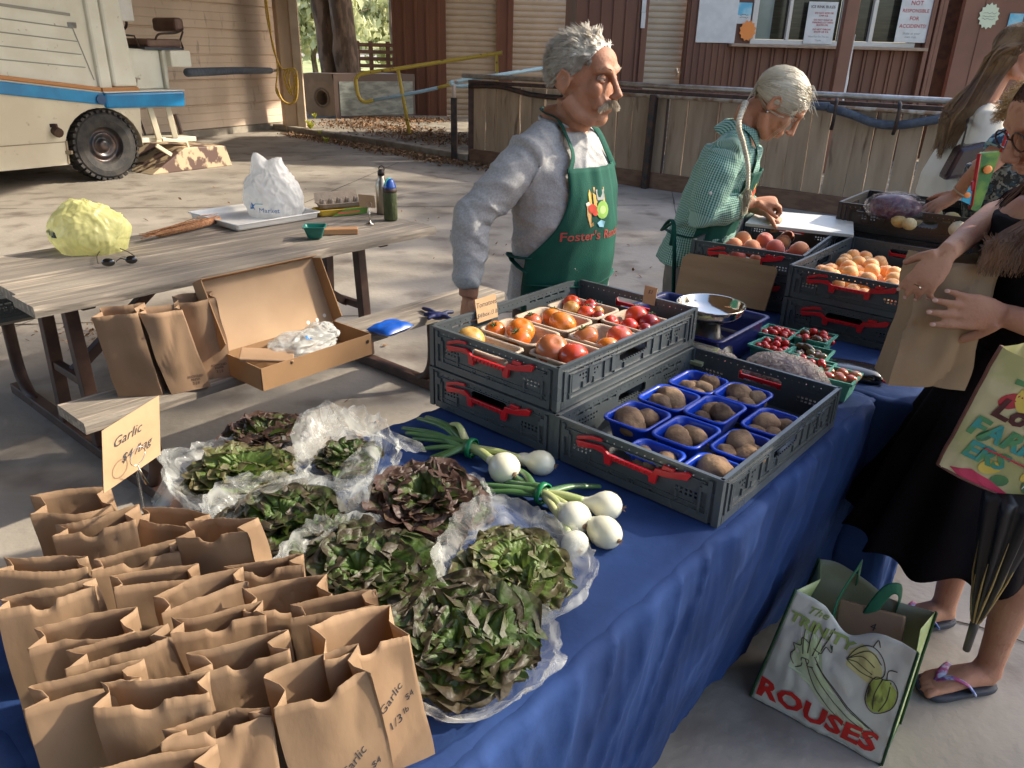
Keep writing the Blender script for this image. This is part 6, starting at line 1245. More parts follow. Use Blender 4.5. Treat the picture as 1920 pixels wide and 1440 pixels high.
# contents
m = MB(); cb = kb(.17, .12, .055); 
def crumple(name, c, r, label, seed, mt=None, rz=0):
    o1 = V3((seed, 0, 0)); m = MB(); m.ball(c, r, 60, 40, M=Matrix.Rotation(rz, 3, 'Z'), fn=lambda d: 1 + .25 * noise.noise(d * 2 + o1) + .16 * (1 - 2 * abs(noise.noise(d * 4 + o1))) + .05 * (1 - 2 * abs(noise.noise(d * 10 + o1)))); return m.build(name, mt or M_wbag2, smooth=True, label=label, cat='plastic bag')
M_wbag2 = film('clear_white_film', (.78, .80, .78), .35, .9, 14, .2, .7)
o = crumple('plastic_bags', kb(bl * .52, .125, .075), (.125, .085, .042), 'crumpled clear bags with a blue print inside the cardboard box', 5, rz=math.atan2(bx.y, bx.x)); crumple('plastic_bags', kb(bl * .75, .15, .09), (.06, .05, .035), 'upper tangle of clear bags at the right of the cardboard box', 8)
q = MB(); q.prism([(-.012, -.012), (.016, -.010), (.012, .0), (.004, -.002), (.0, .014), (-.008, .012)], kb(bl * .50, .07, .16), bx, (by * .6 + EZ * .8), EZ, 0, .0001); project(q, o, (0, .35, -1), .0015, .1); attach(q.build('blue_print', M_blu, None, base=False), o)
m = MB(); Q = Matrix.Rotation(pd_a - .62, 3, 'Z') @ Matrix.Rotation(.12, 3, 'Y'); m.box(kb(.09, .095, .088), (.19, .12, .012), M=Q)
o = m.build('folded_paper_bag', M_bag3, label='flat folded kraft bag lying across the left end of the cardboard box', cat='paper bag', bevel=.004)
# blue pouch and navy glove
def cushion(name, c, ax, lx, ly, hz, mt, label, cat):
    ax = V3((cos(ax), sin(ax), 0)); ay = V3((-ax.y, ax.x, 0)); m = MB()
    for sg in (1, -1):
        m.grid(lambda u, v, sg=sg: V3(c) + ax * ((u - .5) * lx) + ay * ((v - .5) * ly) + V3((0, 0, hz * .5 + sg * hz * .5 * ((1 - (2 * u - 1) ** 4) * (1 - (2 * v - 1) ** 4)) ** .6 + (.004 * noise.noise(V3((u * 5, v * 5, sg))) if 0 < u < 1 and 0 < v < 1 else 0))), 20, 16)
    return m.build(name, mt, smooth=True, label=label, cat=cat)
M_blue = mat('royal_blue_nylon', (.006, .09, .48), r=.35, c2=(.005, .07, .36), s=9)
cushion('blue_pouch', at(732, 622, BZ), pd_a + .1, .17, .13, .04, M_blue, 'bright blue flat nylon pouch on the bench right of the cardboard box', 'pouch')
M_navy = mat('navy_fabric', (.008, .014, .09), r=.6, c2=(.006, .01, .05), s=9)
g0 = at(822, 592, BZ + .012); gl = root('glove', tuple(at(822, 592, BZ)), 'crumpled navy work glove on the bench beside the man', 'glove')
m = MB(); m.ball(g0, (.045, .03, .018), 24, 14, fn=lambda d: 1 + .25 * noise.noise(d * 2.5))
for i, (a, b) in enumerate(((793, 578), (795, 590), (802, 598), (848, 600), (850, 585))): e = at(a, b, BZ + .01); m.tube([g0, g0.lerp(e, .6) + V3((0, 0, .006)), e], [.013, .011, .009], 9)
mb2, nr = skin_union(m, .004, 4); mb2.build('fabric', M_navy, gl, smooth=True)
# dark crate on the far bench
cpn = copy_tree(cp, pp(.35, .84 - bt - .12, BZ) , pd_a + PI / 2, label='dark grey crate on the far bench seen below the tabletop')
cpn['category'] = 'crate'; cpn['group'] = 'folding market crates'
# ================================================================ people
def skinmat(name, a, b): return mat(name, a, r=.62, spec=.35, c2=b, s=9, lo=.38, hi=.66, det=5, c3=(a[0] * .75, a[1] * .6, a[2] * .55), s3=38, lo3=.6, hi3=.75, sss=.12, ssc=(1, .35, .15), bump=.18, bs=160)
M_skm = skinmat('tanned_skin', (.40, .20, .12), (.30, .13, .072)); M_skw = skinmat('fair_tan_skin', (.47, .235, .135), (.38, .165, .09)); M_skc = skinmat('warm_skin', (.48, .25, .15), (.40, .18, .11))
M_eyew = mat('eye_white', (.42, .36, .31), r=.2); M_iris = mat('eye_iris', (.06, .07, .06), r=.1); M_lip = mat('lip', (.36, .12, .09), r=.4); M_nail = mat('nail', (.6, .36, .28), r=.25)
class Head:
    def __init__(s, c, f, tilt=0.0, sc=1.0, roll=0.0):
        f = V3((f[0], f[1], 0)).normalized(); r = V3((f.y, -f.x, 0)); u = EZ
        s.F = f * cos(tilt) - u * sin(tilt); s.U = u * cos(tilt) + f * sin(tilt); s.R = r; s.c = V3(c); s.s = sc
        if roll: s.R, s.U = s.R * cos(roll) + s.U * sin(roll), s.U * cos(roll) - s.R * sin(roll)
        s.M = Matrix(((s.F.x, s.R.x, s.U.x), (s.F.y, s.R.y, s.U.y), (s.F.z, s.R.z, s.U.z)))
    def p(s, f, r, u): return s.c + (s.F * f + s.R * r + s.U * u) * s.s
    def geo(s, mb, nose=1.0, jaw=1.0, ears=(-1, 1)):
        k = s.s; B = lambda c, r: mb.ball(s.p(*c), (r[0] * k, r[1] * k, r[2] * k), 20, 14, M=s.M)
        B((-.012, 0, .035), (.096, .074, .086)); B((.026, 0, -.025), (.060, .060, .088)); B((.056, 0, -.094), (.030 * jaw, .032, .026)); B((.05, 0, .05), (.045, .058, .045))
        for q in (-1, 1):
            mb.tube([s.p(-.015, q * .056, -.045), s.p(.02, q * .048, -.085), s.p(.058, q * .018, -.105)], [.022 * k, .021 * k, .018 * k], 12)
            B((.064, q * .040, -.018), (.024, .022, .026)); B((.106, q * .0115, -.036), (.012, .0085, .0085)); B((.075, q * .03, -.05), (.018, .02, .024))
            mb.tube([s.p(.066, q * .050, .028), s.p(.088, q * .030, .036), s.p(.093, q * .006, .028)], [.010 * k, .012 * k, .011 * k], 10)
        for q in ears:
            Me = s.M @ Matrix.Rotation(q * .35, 3, 'Z')
            mb.ball(s.p(-.014, q * .077, -.004), (.019 * k, .0065 * k, .031 * k), 16, 12, M=Me)
            mb.tube([s.p(.004, q * .078, -.012), s.p(.004, q * .083, .018), s.p(-.014, q * .087, .030), s.p(-.030, q * .087, .012), s.p(-.026, q * .084, -.015), s.p(-.012, q * .079, -.033)], [.0055 * k] * 6, 8)
        mb.tube([s.p(.090, 0, .026), s.p(.103, 0, .0), s.p(.112, 0, -.018), s.p(.1175 + .003 * nose, 0, -.029), s.p(.106, 0, -.040)], [.009 * k, .0095 * k, .0105 * k, .0125 * k, .008 * k], 12)
        B((.090, 0, -.058), (.012, .024, .007)); B((.086, 0, -.072), (.013, .021, .008)); B((.078, 0, -.06), (.018, .03, .022))
    def brushes(s):
        b = []
        for q in (-1, 1):
            b += [(s.p(.090, q * .030, .008), .013, s.F * -.006), (s.p(.062, q * .045, .01), .012, s.F * -.003), (s.p(-.006, q * .086, .004), .009, s.R * (q * -.006)), (s.p(.088, q * .026, -.048), .007, s.F * -.0028), (s.p(.085, q * .032, -.03), .006, s.F * -.002), (s.p(.058, q * .058, -.045), .012, s.R * (q * -.004)), (s.p(.075, q * .052, .0), .004, s.F * -.0015)]
        b += [(s.p(.1, 0, -.0648), .0045, s.F * -.004), (s.p(.096, .012, -.0648), .0045, s.F * -.0035), (s.p(.096, -.012, -.0648), .0045, s.F * -.0035), (s.p(.098, 0, .062), .006, s.F * -.001)]
        return b
    def eyes(s, parent, lidmat, look=0.0, half=.5):
        for q in (-1, 1):
            c = s.p(.0755, q * .030, .009); k = s.s; m = MB(); m.ball(c, .0118 * k, 16, 10); e = m.build('eye', M_eyew, parent, smooth=True)
            d = (s.F + s.R * look).normalized(); m = MB(); m.ball(c + d * .0062 * k, .0068 * k, 12, 8); m.build('iris', M_iris, e, smooth=True)
            m = MB(); n = 14; rings = []
            for i in range(5):
                th = .02 + half * 1.5 * (1 - i / 4) ; row = []
                for j in range(n + 1): ph = -PI / 2 + PI * j / n; v = s.F * (cos(ph) * cos(th)) + s.R * (sin(ph)) * 1.0 + s.U * (cos(ph) * sin(th) + .12); row.append(c + v * .0132 * k)
                rings.append(row)
            m.loft(rings, cap=False, closed=False); m.build('eyelid', lidmat, parent, smooth=True, solid=.0012); m = MB(); rings = []
            for i in range(4):
                th = -.42 - .3 * i; rings.append([c + (s.F * (cos(-PI / 2 + PI * j / n) * cos(th)) + s.R * sin(-PI / 2 + PI * j / n) + s.U * (cos(-PI / 2 + PI * j / n) * sin(th))) * .0130 * k for j in range(n + 1)])
            m.loft(rings, cap=False, closed=False); m.build('lower_lid', lidmat, parent, smooth=True, solid=.001)
def hand(mb, w, d, n, side, sz=1.0, curl=(.35, .4, .45, .5), spread=.12, thumb=(.7, .6, -.1), tc=.3):
    # w wrist, d finger direction, n back-of-hand normal, side +1: thumb on (d x n) side
    w = V3(w); d = V3(d).normalized(); n = (V3(n) - d * V3(n).dot(d)).normalized(); a = d.cross(n) * side
    rows = []
    for t, hw, th in ((-.02, .023, .019), (.01, .027, .017), (.035, .037, .016), (.065, .042, .015), (.085, .040, .012), (.094, .034, .007)):
        rows.append([w + d * t * sz + a * (cos(2 * PI * j / 14) * hw * sz) + n * (sin(2 * PI * j / 14) * th * sz - (.004 * sz)) for j in range(14)])
    mb.loft(rows); tips = []
    for i, (o, L_, r) in enumerate(((.030, .070, .0088), (.010, .078, .0090), (-.010, .073, .0087), (-.029, .058, .0078))):
        c = curl[i]; p = w + d * (.078 - .004 * abs(i - 1.3)) * sz + a * o * sz; an = (1.2 - i) * spread; pts = [p]; dd = (d * cos(an) + a * sin(an)).normalized(); acc = 0; nn = n
        pts = [p - dd * .01]
        for k, f in enumerate((.45, .32, .26)):
            acc += c * (.8 if k == 0 else 1.0); v = dd * cos(acc) - nn * sin(acc); p = p + v * L_ * f * sz; pts.append(V3(p))
        mb.tube([pts[0], pts[0].lerp(pts[1], .85), pts[1], pts[2], pts[3]], [r * sz * 1.05, r * sz, r * sz * 1.05, r * sz * .96, r * sz * .78], 10); mb.ball(pts[3], r * sz * .8, 10, 8); tips.append((pts[3], v.copy(), dd.copy(), acc, nn.copy()))
    p = w + d * .022 * sz + a * .026 * sz; td = (d * thumb[0] + a * thumb[1] + n * thumb[2]).normalized(); q1 = p + td * .038 * sz; td2 = (td * cos(tc) + d * .3 - n * sin(tc)).normalized(); q2 = q1 + td2 * .026 * sz; q3 = q2 + td2 * .022 * sz
    mb.tube([p - td * .012, p, q1, q2, q3], [.013 * sz, .014 * sz, .0115 * sz, .0105 * sz, .008 * sz], 10); mb.ball(q3, .0082 * sz, 10, 8)
    return tips
def nails(tips, parent, sz=1.0):
    for p, v, dd, acc, n in tips:
        nn = (n * cos(acc) + dd * sin(acc)).normalized(); m = MB(); Q = Matrix((v, v.cross(nn), nn)).transposed(); m.ball(p + nn * .0055 * sz - v * .001, (.0062 * sz, .0048 * sz, .0016 * sz), 10, 6, M=Q); m.build('nail', M_nail, parent, smooth=True)
def torso(mb, fr, secs, infl=0.0, n=28):
    rings = []
    for z, hw, hd, of, os_ in secs:
        rings.append([fr(of + (hd + infl) * cos(2 * PI * j / n), os_ + (hw + infl) * sin(2 * PI * j / n), z) for j in range(n)])
    mb.loft(rings)
def strands(mb, roots, r=.0013, n=3):
    for pts in roots:
        k = len(pts); mb.tube(pts, [r * (1 - .75 * i / (k - 1)) for i in range(k)], n, cap=False)
M_jean = mat('brown_trousers', (.07, .035, .022), r=.85, c2=(.05, .025, .016), s=9); M_grjean = mat('grey_jeans', (.14, .125, .11), r=.85, c2=(.10, .09, .08), s=12)
M_tee = mat('heather_grey', (.37, .365, .36), r=.9, c2=(.31, .305, .30), s=160, lo=.4, hi=.6, det=3, bump=.2, bs=300); M_apr = mat('green_apron', (.005, .070, .048), r=.8, spec=.25, c2=(.004, .052, .036), s=7, det=5, bump=.2, bs=400)

# ---------------------------------------------------------------- the man
MF = V3((.80, -.60, 0)).normalized(); MR = V3((MF.y, -MF.x, 0)); mb0 = V3((.138, 2.36, 0))
def fm(f, r, z): return mb0 + MF * f + MR * r + V3((0, 0, z))
man = root('person', tuple(mb0), 'grey haired man with a moustache in a grey long sleeved shirt and green apron', 'person')
hd = Head((.180, 2.325, 1.518), (.80, -.60), .02, 1.0)
secs = [(.80, .165, .115, 0, 0), (.92, .165, .118, .0, 0), (1.02, .158, .125, .01, 0), (1.12, .160, .128, .01, 0), (1.22, .172, .122, .0, 0), (1.29, .168, .108, -.008, 0), (1.335, .145, .090, -.015, 0), (1.375, .10, .07, -.015, 0), (1.41, .06, .055, -.01, 0)]
sh = fm(-.02, .165, 1.315); el = V3((-.122, 2.20, 1.150)); wr_ = V3((-.135, 2.17, .925)); sh2 = fm(-.02, -.165, 1.315); el2 = fm(-.10, -.20, 1.09); wr2 = fm(-.15, -.08, .93)
b = MB(); hd.geo(b, 1.3); torso(b, fm, secs); b.tube([hd.p(-.02, 0, -.05), hd.p(-.022, 0, -.10), fm(-.015, 0, 1.41), fm(-.015, 0, 1.36)], [.058, .058, .062, .08], 20)
b.tube([sh, sh.lerp(el, .5), el, el.lerp(wr_, .4), wr_], [.040, .036, .032, .034, .029], 16); b.tube([sh2, sh2.lerp(el2, .5), el2, wr2], [.040, .036, .034, .029], 16)
b.tube([fm(0, .12, 1.32), sh], .038, 12); b.tube([fm(0, -.12, 1.32), sh2], .038, 12)
hand(b, wr_, (-.0, .1, -1), (-.7, -.6, 0), -1, 1.05, (.4, .45, .5, .5)); hand(b, wr2, (-.3, .1, -.9), (-.8, .6, 0), 1, 1.0)
for q in (-1, 1): b.tube([fm(0, q * .085, .86), fm(.02, q * .09, .48), fm(-.01, q * .09, .10)], [.085, .058, .04], 14); b.tube([fm(-.05, q * .09, .05), fm(.12, q * .10, .035)], [.038, .03], 12)
mbm, nr = skin_union(b, .0046, 5)
br = hd.brushes()
for q in (-1, 1):                                   # furrows, cheek folds and crow's feet
    br += [(hd.p(.088, q * .034, -.040), .007, hd.F * -.003), (hd.p(.07, q * .045, -.062), .006, hd.F * -.0025), (hd.p(.045, q * .055, -.075), .008, hd.R * (q * -.003)), (hd.p(.070, q * .054, .004), .005, hd.R * (q * -.0018)), (hd.p(.02, q * .045, -.125), .012, hd.R * (q * -.004))]
push(mbm, nr, br); manb = mbm.build('body', M_skm, man, smooth=True); hd.eyes(man, M_skm, -.15, .62)
# hair: short wavy grey swept back
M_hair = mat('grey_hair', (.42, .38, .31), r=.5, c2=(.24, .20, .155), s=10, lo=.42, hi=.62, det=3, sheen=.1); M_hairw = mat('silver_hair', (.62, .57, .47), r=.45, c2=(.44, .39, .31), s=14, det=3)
def scalp(h, th, ph, k=1.0):
    d = V3((sin(th) * cos(ph), sin(th) * sin(ph), cos(th))); return h.p(-.012 + d.x * .098 * k, d.y * .077 * k, .035 + d.z * .088 * k), d
m = MB(); cap = []
def capf(h, lim, k):
    mm_ = MB(); nu, nv = 36, 18
    def fn(u, v):
        ph = u * 2 * PI; th = v * lim(ph); p, d = scalp(h, th, ph, k + .02 * noise.noise(V3((cos(ph) * 2, sin(ph) * 2, v * 3)))); return p
    mm_.grid(fn, nu, nv); return mm_
limm = lambda ph: .98 + 1.12 * (.5 - .5 * cos(ph)) ** .6 + (.0 if abs(cos(ph)) > .5 else .12)
capm = capf(hd, lambda ph: limm(ph) * (.86 if abs(ph if ph < PI else ph - 2 * PI) < .9 else .97), 1.035); capm.build('hair_cap', M_hair, man, smooth=True)
rn = random.Random(3); rs = []; rs2 = []
for i in range(7500):
    ph = rn.uniform(-PI, PI); l = limm(ph); th = l * rn.random() ** .5 * 1.02; p, d = scalp(hd, th, ph, 1.03); top = max(0, cos(th)); Ln = (.020 + .005 * top) * rn.uniform(.6, 1.25)
    cl_ = V3((noise.noise(V3((d.x * 6, d.y * 6, d.z * 6))), noise.noise(V3((d.x * 6 + 9, d.y * 6, d.z * 6))), noise.noise(V3((d.x * 6, d.y * 6 + 9, d.z * 6))))) * .9
    nrm = (hd.F * d.x + hd.R * d.y + hd.U * d.z); back = max(0, -d.x)
    flow = hd.F * (-.95 + .45 * top * (d.x > .1)) + hd.U * (-.75 + .8 * top) + nrm * (.10 + .22 * top) + hd.F * cl_.x + hd.R * cl_.y + hd.U * cl_.z; flow.normalize()
    p1 = p + (nrm * (.2 + .35 * top) + flow * .7) * Ln * .5; p2 = p1 + (flow - nrm * .25 * (1 - top) + V3((rn.gauss(0, .09), rn.gauss(0, .09), rn.gauss(0, .09)))) * Ln * .6
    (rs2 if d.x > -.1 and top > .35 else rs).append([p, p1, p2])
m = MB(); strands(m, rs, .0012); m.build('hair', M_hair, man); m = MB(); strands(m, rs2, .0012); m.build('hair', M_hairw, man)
# moustache and brows
m = MB(); rs = []
for i in range(1500):
    r = rn.uniform(-1, 1); p = hd.p(.1045 - abs(r) ** 1.6 * .022 + rn.uniform(-.002, .005), r * .036, -.046 - abs(r) ** 2 * .014 + rn.uniform(-.003, .003)); q = p + (hd.R * (r * .8) + hd.F * .35 + hd.U * -.9 + V3((rn.gauss(0, .15), rn.gauss(0, .15), rn.gauss(0, .15)))) * rn.uniform(.010, .019); rs.append([p, p.lerp(q, .5) + hd.F * .0012, q])
strands(m, rs, .0011); m.build('moustache', mat('moustache_hair', (.50, .42, .31), r=.5, c2=(.32, .25, .17), s=60), man)
m = MB(); rs = []
for i in range(260):
    q = rn.choice((-1, 1)); t = rn.random(); p = hd.p(.099 - t * .016, q * (.014 + t * .034), .031 + .006 * sin(t * 2.6)); e = p + (hd.R * q * .8 + hd.F * .5 + hd.U * .25) * rn.uniform(.005, .011); rs.append([p, p.lerp(e, .5), e])
strands(m, rs, .0009); m.build('eyebrows', M_hairw, man)
# shirt
b = MB(); ss = [(z, hw + .012, hdp + .012, of, os_) for z, hw, hdp, of, os_ in secs if .84 < z < 1.41] ; ss[0] = (.87, .178, .132, 0, 0); torso(b, fm, ss)
el_ = el + V3((-.008, .0, 0)); b.tube([sh + MR * -.02, sh.lerp(el_, .25), sh.lerp(el_, .6), el_, el_.lerp(wr_, .3), el_.lerp(wr_, .7), wr_ + V3((0, 0, .045)), wr_ + V3((0, 0, .035))], [.056, .056, .051, .045, .045, .039, .036, .033], 18)
b.tube([fm(-.005, .06, 1.365), fm(-.01, .11, 1.345), sh], [.045, .054, .058], 14); b.tube([fm(-.005, -.06, 1.365), fm(-.01, -.11, 1.345), sh2], [.045, .054, .058], 14); b.tube([sh2, sh2.lerp(el2, .5), el2, el2.lerp(wr2, .8)], [.067, .062, .054, .042], 16)
shb, nr = skin_union(b, .006, 5)
for i, v in enumerate(shb.v):                       # folds: rings on the sleeve, diagonal pulls from the armpit
    p = V3(v); t = (p - sh).dot((el - sh)) / (el - sh).length_squared; ds = (p - sh.lerp(el, max(0, min(1, t)))).length; k = 0
    if ds < .085 and -.1 < t < 1.2: k += .0055 * max(0, 1 - 2.5 * abs(noise.noise(V3((t * 3.2 + p.x * 6, p.y * 7, p.z * 11))))) ** 1.5 * min(1, max(0, t + .3))
    d3 = (p - wr_.lerp(el, .5)).length
    if d3 < .17: k += .0050 * max(0, 1 - 2.5 * abs(noise.noise(V3((p.x * 8, p.y * 8, p.z * 19 + 3))))) ** 1.5
    q = p - mb0; k += .010 * max(0, 1 - 2.6 * abs(noise.noise(V3((q.dot(MR) * 8 + q.z * 7, q.dot(MF) * 5, q.z * 4 - q.dot(MR) * 8))))) ** 2 + .005 * max(0, 1 - 2.6 * abs(noise.noise(V3((q.dot(MR) * 16 - q.z * 10, q.dot(MF) * 9, q.z * 12))))) ** 2 + .002 * noise.noise(p * 30)
    k2 = nr[i] * k; shb.v[i] = (v[0] + k2.x, v[1] + k2.y, v[2] + k2.z)
shirt = shb.build('shirt', M_tee, man, smooth=True)
m = MB(); m.tube([fm(-.008 + .071 * cos(a), .066 * sin(a), 1.405 + .010 * -cos(a)) for a in [i * PI / 12 for i in range(25)]], .0065, 8); m.build('collar', M_tee, man, smooth=True)
m = MB(); torso(m, fm, [(.50, .15, .12, .0, 0), (.74, .165, .125, 0, 0), (.90, .170, .128, 0, 0), (.95, .168, .126, 0, 0)]); 
for q in (-1, 1): m.tube([fm(0, q * .085, .8), fm(.02, q * .09, .48), fm(-.01, q * .09, .09)], [.098, .074, .06], 14)
tb_, nr = skin_union(m, .011, 3); wrinkle(tb_, nr, .006, (8, 8, 12)); tb_.build('trousers', M_jean, man, smooth=True)
for q in (-1, 1): m = MB(); m.tube([fm(-.06, q * .09, .05), fm(.03, q * .095, .06), fm(.14, q * .10, .04)], [.045, .052, .04], 12); m.build('shoe', M_dark, man, smooth=True)
def secat(z, sc_):
    for a, b_ in zip(sc_[:-1], sc_[1:]):
        if a[0] <= z <= b_[0]: t = (z - a[0]) / (b_[0] - a[0]); return [a[i] + (b_[i] - a[i]) * t for i in range(5)]
    return sc_[0] if z < sc_[0][0] else sc_[-1]
def apron(parent, fr, sc_, zt, zb, bib, name='apron', infl=.022, curve=(1.02, 1.22), seed=0, wmax=1.62, mt=None):
    m = MB(); nu, nv = 40, 46
    def amax(z):
        w0 = bib; t = min(1, max(0, (curve[1] - z) / (curve[1] - curve[0]))); return w0 + (wmax - w0) * (t ** 1.9)
    def fn(u, v):
        z = zt + (zb - zt) * v; s = secat(z, sc_); a = (u - .5) * 2 * amax(z); wv = .0045 * (1 - 2 * abs(noise.noise(V3((u * 7 + seed, v * 2.2 + u * 2, seed))))) + .003 * sin(u * 34 + seed) * max(0, 1 - v * 6) + .006 * noise.noise(V3((u * 3, v * 5, 7 + seed))); sag = .01 * max(0, v - .6)
        flat = .012 * (1 - min(1, abs(a) / 1.2)) * (1 - v)
        return fr(s[3] + (s[2] + infl + wv + sag + flat) * cos(a), s[4] + (s[1] + infl + wv + sag) * sin(a), z)
    m.grid(fn, nu, nv); return m.build(name, mt or M_apr, parent, smooth=True, solid=.0018), amax
ap, amx = apron(man, fm, secs, 1.292, .66, .72, curve=(1.03, 1.25))
def apt(a, z, o=.026): s = secat(z, secs); return fm(s[3] + (s[2] + o) * cos(a), s[4] + (s[1] + o) * sin(a), z)
for q in (1, -1):
    m = MB(); m.tube(smoothp([apt(q * .68, 1.275, .028), fm(.092, q * .092, 1.325), fm(.062, q * .086, 1.375), fm(.02, q * .070, 1.415), fm(-.045, q * .05, 1.43), fm(-.075, 0, 1.435)], 5), .0125, 8, flat=.16, upv=MF); m.build('neck_strap', M_apr, man, smooth=True)
m = MB(); m.tube([apt(a, 1.035 - .02 * (a - 1.5), .028) for a in (1.45, 1.75, 2.1, 2.5)], .012, 8, flat=.2); m.tube([apt(a, .99 + .045 * (a - 1.5), .028) for a in (1.5, 1.75, 2.0, 2.3)], .010, 8, flat=.2); m.build('side_tie', M_apr, man, smooth=True)
m = MB(); m.tube([apt(1.55 - i * .26, .955 + .004 * sin(i), .030) for i in range(13)], .009, 8, flat=.25); m.build('waist_tie', M_apr, man, smooth=True)
bw = apt(-1.35, .955, .035)
for dx in ((.02, .03), (-.01, .025)): m = MB(); m.tube(smoothp([bw, bw + MF * .03 + V3((0, 0, .02)), bw + MF * dx[0] * 2 + V3((0, 0, dx[1])), bw]), .008, 6); m.build('bow', M_apr, man, smooth=True)
m = MB(); m.tube(smoothp([bw, bw + MF * .015 - V3((0, 0, .04)), bw + MF * .008 - V3((0, 0, .09))]), .007, 6, flat=.4); m.build('tie_end', M_apr, man, smooth=True)
# apron print
ad = -MF; lc = fm(.2, .052, 1.175); ax_ = -MR; 
def pr(poly, mt, o=(0, 0), par=man, tgt=ap, c=lc, ex=ax_, d=ad, k=1.0, lay=.0):
    q = MB(); q.prism([(x * k, y * k) for x, y in poly], c + ex * o[0] + EZ * o[1], ex, EZ, -d, 0, .0001)
    # subdivide fan so that the print follows the cloth
    return (project(q, tgt, d, .0012 + lay, .1), attach(q.build('print', mt, None, base=False), par))[1]
circ = lambda r, n=14, sx=1: [(r * sx * cos(2 * PI * i / n), r * sin(2 * PI * i / n)) for i in range(n)]
M_pt = [mat('print_tan', (.55, .33, .12), r=.7), mat('print_red', (.55, .05, .02), r=.7), mat('print_green', (.20, .38, .06), r=.7), mat('print_slate', (.28, .30, .28), r=.7), mat('print_ice', (.25, .50, .62), r=.7), mat('print_yellow', (.70, .45, .10), r=.7), mat('print_white', (.65, .62, .55), r=.7)]
pr([(-.014, -.02), (.02, -.02), (.022, .02), (-.016, .022)], M_pt[0], (.012, .042)); pr([(-.010, -.014), (.015, -.014), (.017, .014), (-.011, .015)], M_pt[3], (.012, .042), lay=.0006)
pr(circ(.026, 14, .9), M_pt[2], (.020, .0), lay=.0004); pr(circ(.012), mat('print_lime', (.36, .5, .18), r=.7), (.020, .0), lay=.0008); pr([(-.02, .02), (-.006, .018), (.0, -.04), (-.012, -.045), (-.02, -.01)], M_pt[0], (-.012, -.002)); pr(circ(.013), M_pt[1], (-.016, .006), lay=.0008); pr(circ(.009), M_pt[1], (-.008, -.006), lay=.0008)
pr([(-.004, -.02), (.004, -.02), (.006, .014), (.0, .026), (-.006, .012)], M_pt[5], (-.020, .034), lay=.0004); pr([(-.004, -.02), (.004, -.02), (.005, .012), (-.004, .02)], M_pt[5], (-.006, .030), lay=.0007); pr([(-.014, .0), (.0, .008), (.014, .002), (.008, -.014), (-.006, -.012)], M_pt[4], (.014, -.036), lay=.0006); pr([(-.010, .004), (.0, .008), (.006, -.002), (-.008, -.004)], M_pt[6], (-.026, .018), lay=.0006)
q = MB(); q.text("Foster's Ranch", lc + EZ * -.072 + ax_ * .006, ax_, EZ, .037, ext=0, bold=.0004); project(q, ap, ad, .0012, .12); attach(q.build('lettering', mat('print_dark_red', (.30, .04, .03), r=.7), None, base=False), man)

# ---------------------------------------------------------------- woman writing, in green check shirt
def gingham(name, a, b, p=.0085, uvm=True):
    M = bpy.data.materials.new(name); M.use_nodes = True; nt = M.node_tree; N = nt.nodes; L = nt.links; bs = N['Principled BSDF']; bs.inputs['Roughness'].default_value = .85
    tc = N.new('ShaderNodeTexCoord'); fs = []
    nz = N.new('ShaderNodeTexNoise'); nz.inputs['Scale'].default_value = 9; L.new(tc.outputs['Object'], nz.inputs[0]); av = N.new('ShaderNodeVectorMath'); av.operation = 'MULTIPLY_ADD'; L.new(nz.outputs[1], av.inputs[0]); av.inputs[1].default_value = (.014, .014, 0); L.new(tc.outputs['UV' if uvm else 'Object'], av.inputs[2])
    for ax in (((1, 0, 0), (0, 1, 0)) if uvm else ((1, .45, .1), (-.12, .1, 1))):
        w_ = N.new('ShaderNodeVectorMath'); w_.operation = 'DOT_PRODUCT'; L.new(av.outputs[0], w_.inputs[0]); w_.inputs[1].default_value = ax
        s_ = N.new('ShaderNodeMath'); s_.operation = 'MULTIPLY'; L.new(w_.outputs['Value'], s_.inputs[0]); s_.inputs[1].default_value = 2 * PI / p; q = N.new('ShaderNodeMath'); q.operation = 'SINE'; L.new(s_.outputs[0], q.inputs[0])
        g_ = N.new('ShaderNodeMapRange'); L.new(q.outputs[0], g_.inputs[0]); g_.inputs[1].default_value = -.25; g_.inputs[2].default_value = .25; fs.append(g_.outputs[0])
    ad_ = N.new('ShaderNodeMath'); ad_.operation = 'MULTIPLY_ADD'; L.new(fs[1], ad_.inputs[0]); ad_.inputs[1].default_value = .45; L.new(fs[0], ad_.inputs[2]); mx = N.new('ShaderNodeMix'); mx.data_type = 'RGBA'; dv = N.new('ShaderNodeMath'); dv.operation = 'MULTIPLY'; dv.inputs[1].default_value = .7; L.new(ad_.outputs[0], dv.inputs[0]); L.new(dv.outputs[0], mx.inputs[0]); mx.inputs[6].default_value = (*b, 1); mx.inputs[7].default_value = (*a, 1); L.new(mx.outputs[2], bs.inputs['Base Color']); return M
M_ging = gingham('green_gingham', (.008, .125, .095), (.34, .48, .41)); M_ging2 = gingham('green_gingham_trim', (.008, .125, .095), (.34, .48, .41), .0085, False); WF = V3((.94, -.34, 0)).normalized(); WR = V3((WF.y, -WF.x, 0)); wb0 = V3((.735, 3.05, 0))
def fw(f, r, z): return wb0 + WF * (f + max(0, z - .95) * .30) + WR * r + V3((0, 0, z))
wom = root('person', tuple(wb0), 'silver haired woman with a long braid and green check shirt writing on a lid', 'person')
hw = Head((.945, 2.985, 1.432), (.95, -.30), .74, .97)
sw = [(.78, .165, .12, 0, 0), (.90, .150, .11, 0, 0), (1.0, .135, .10, 0, 0), (1.1, .145, .105, 0, 0), (1.2, .155, .10, -.005, 0), (1.28, .145, .085, -.01, 0), (1.325, .09, .06, -.01, 0)]
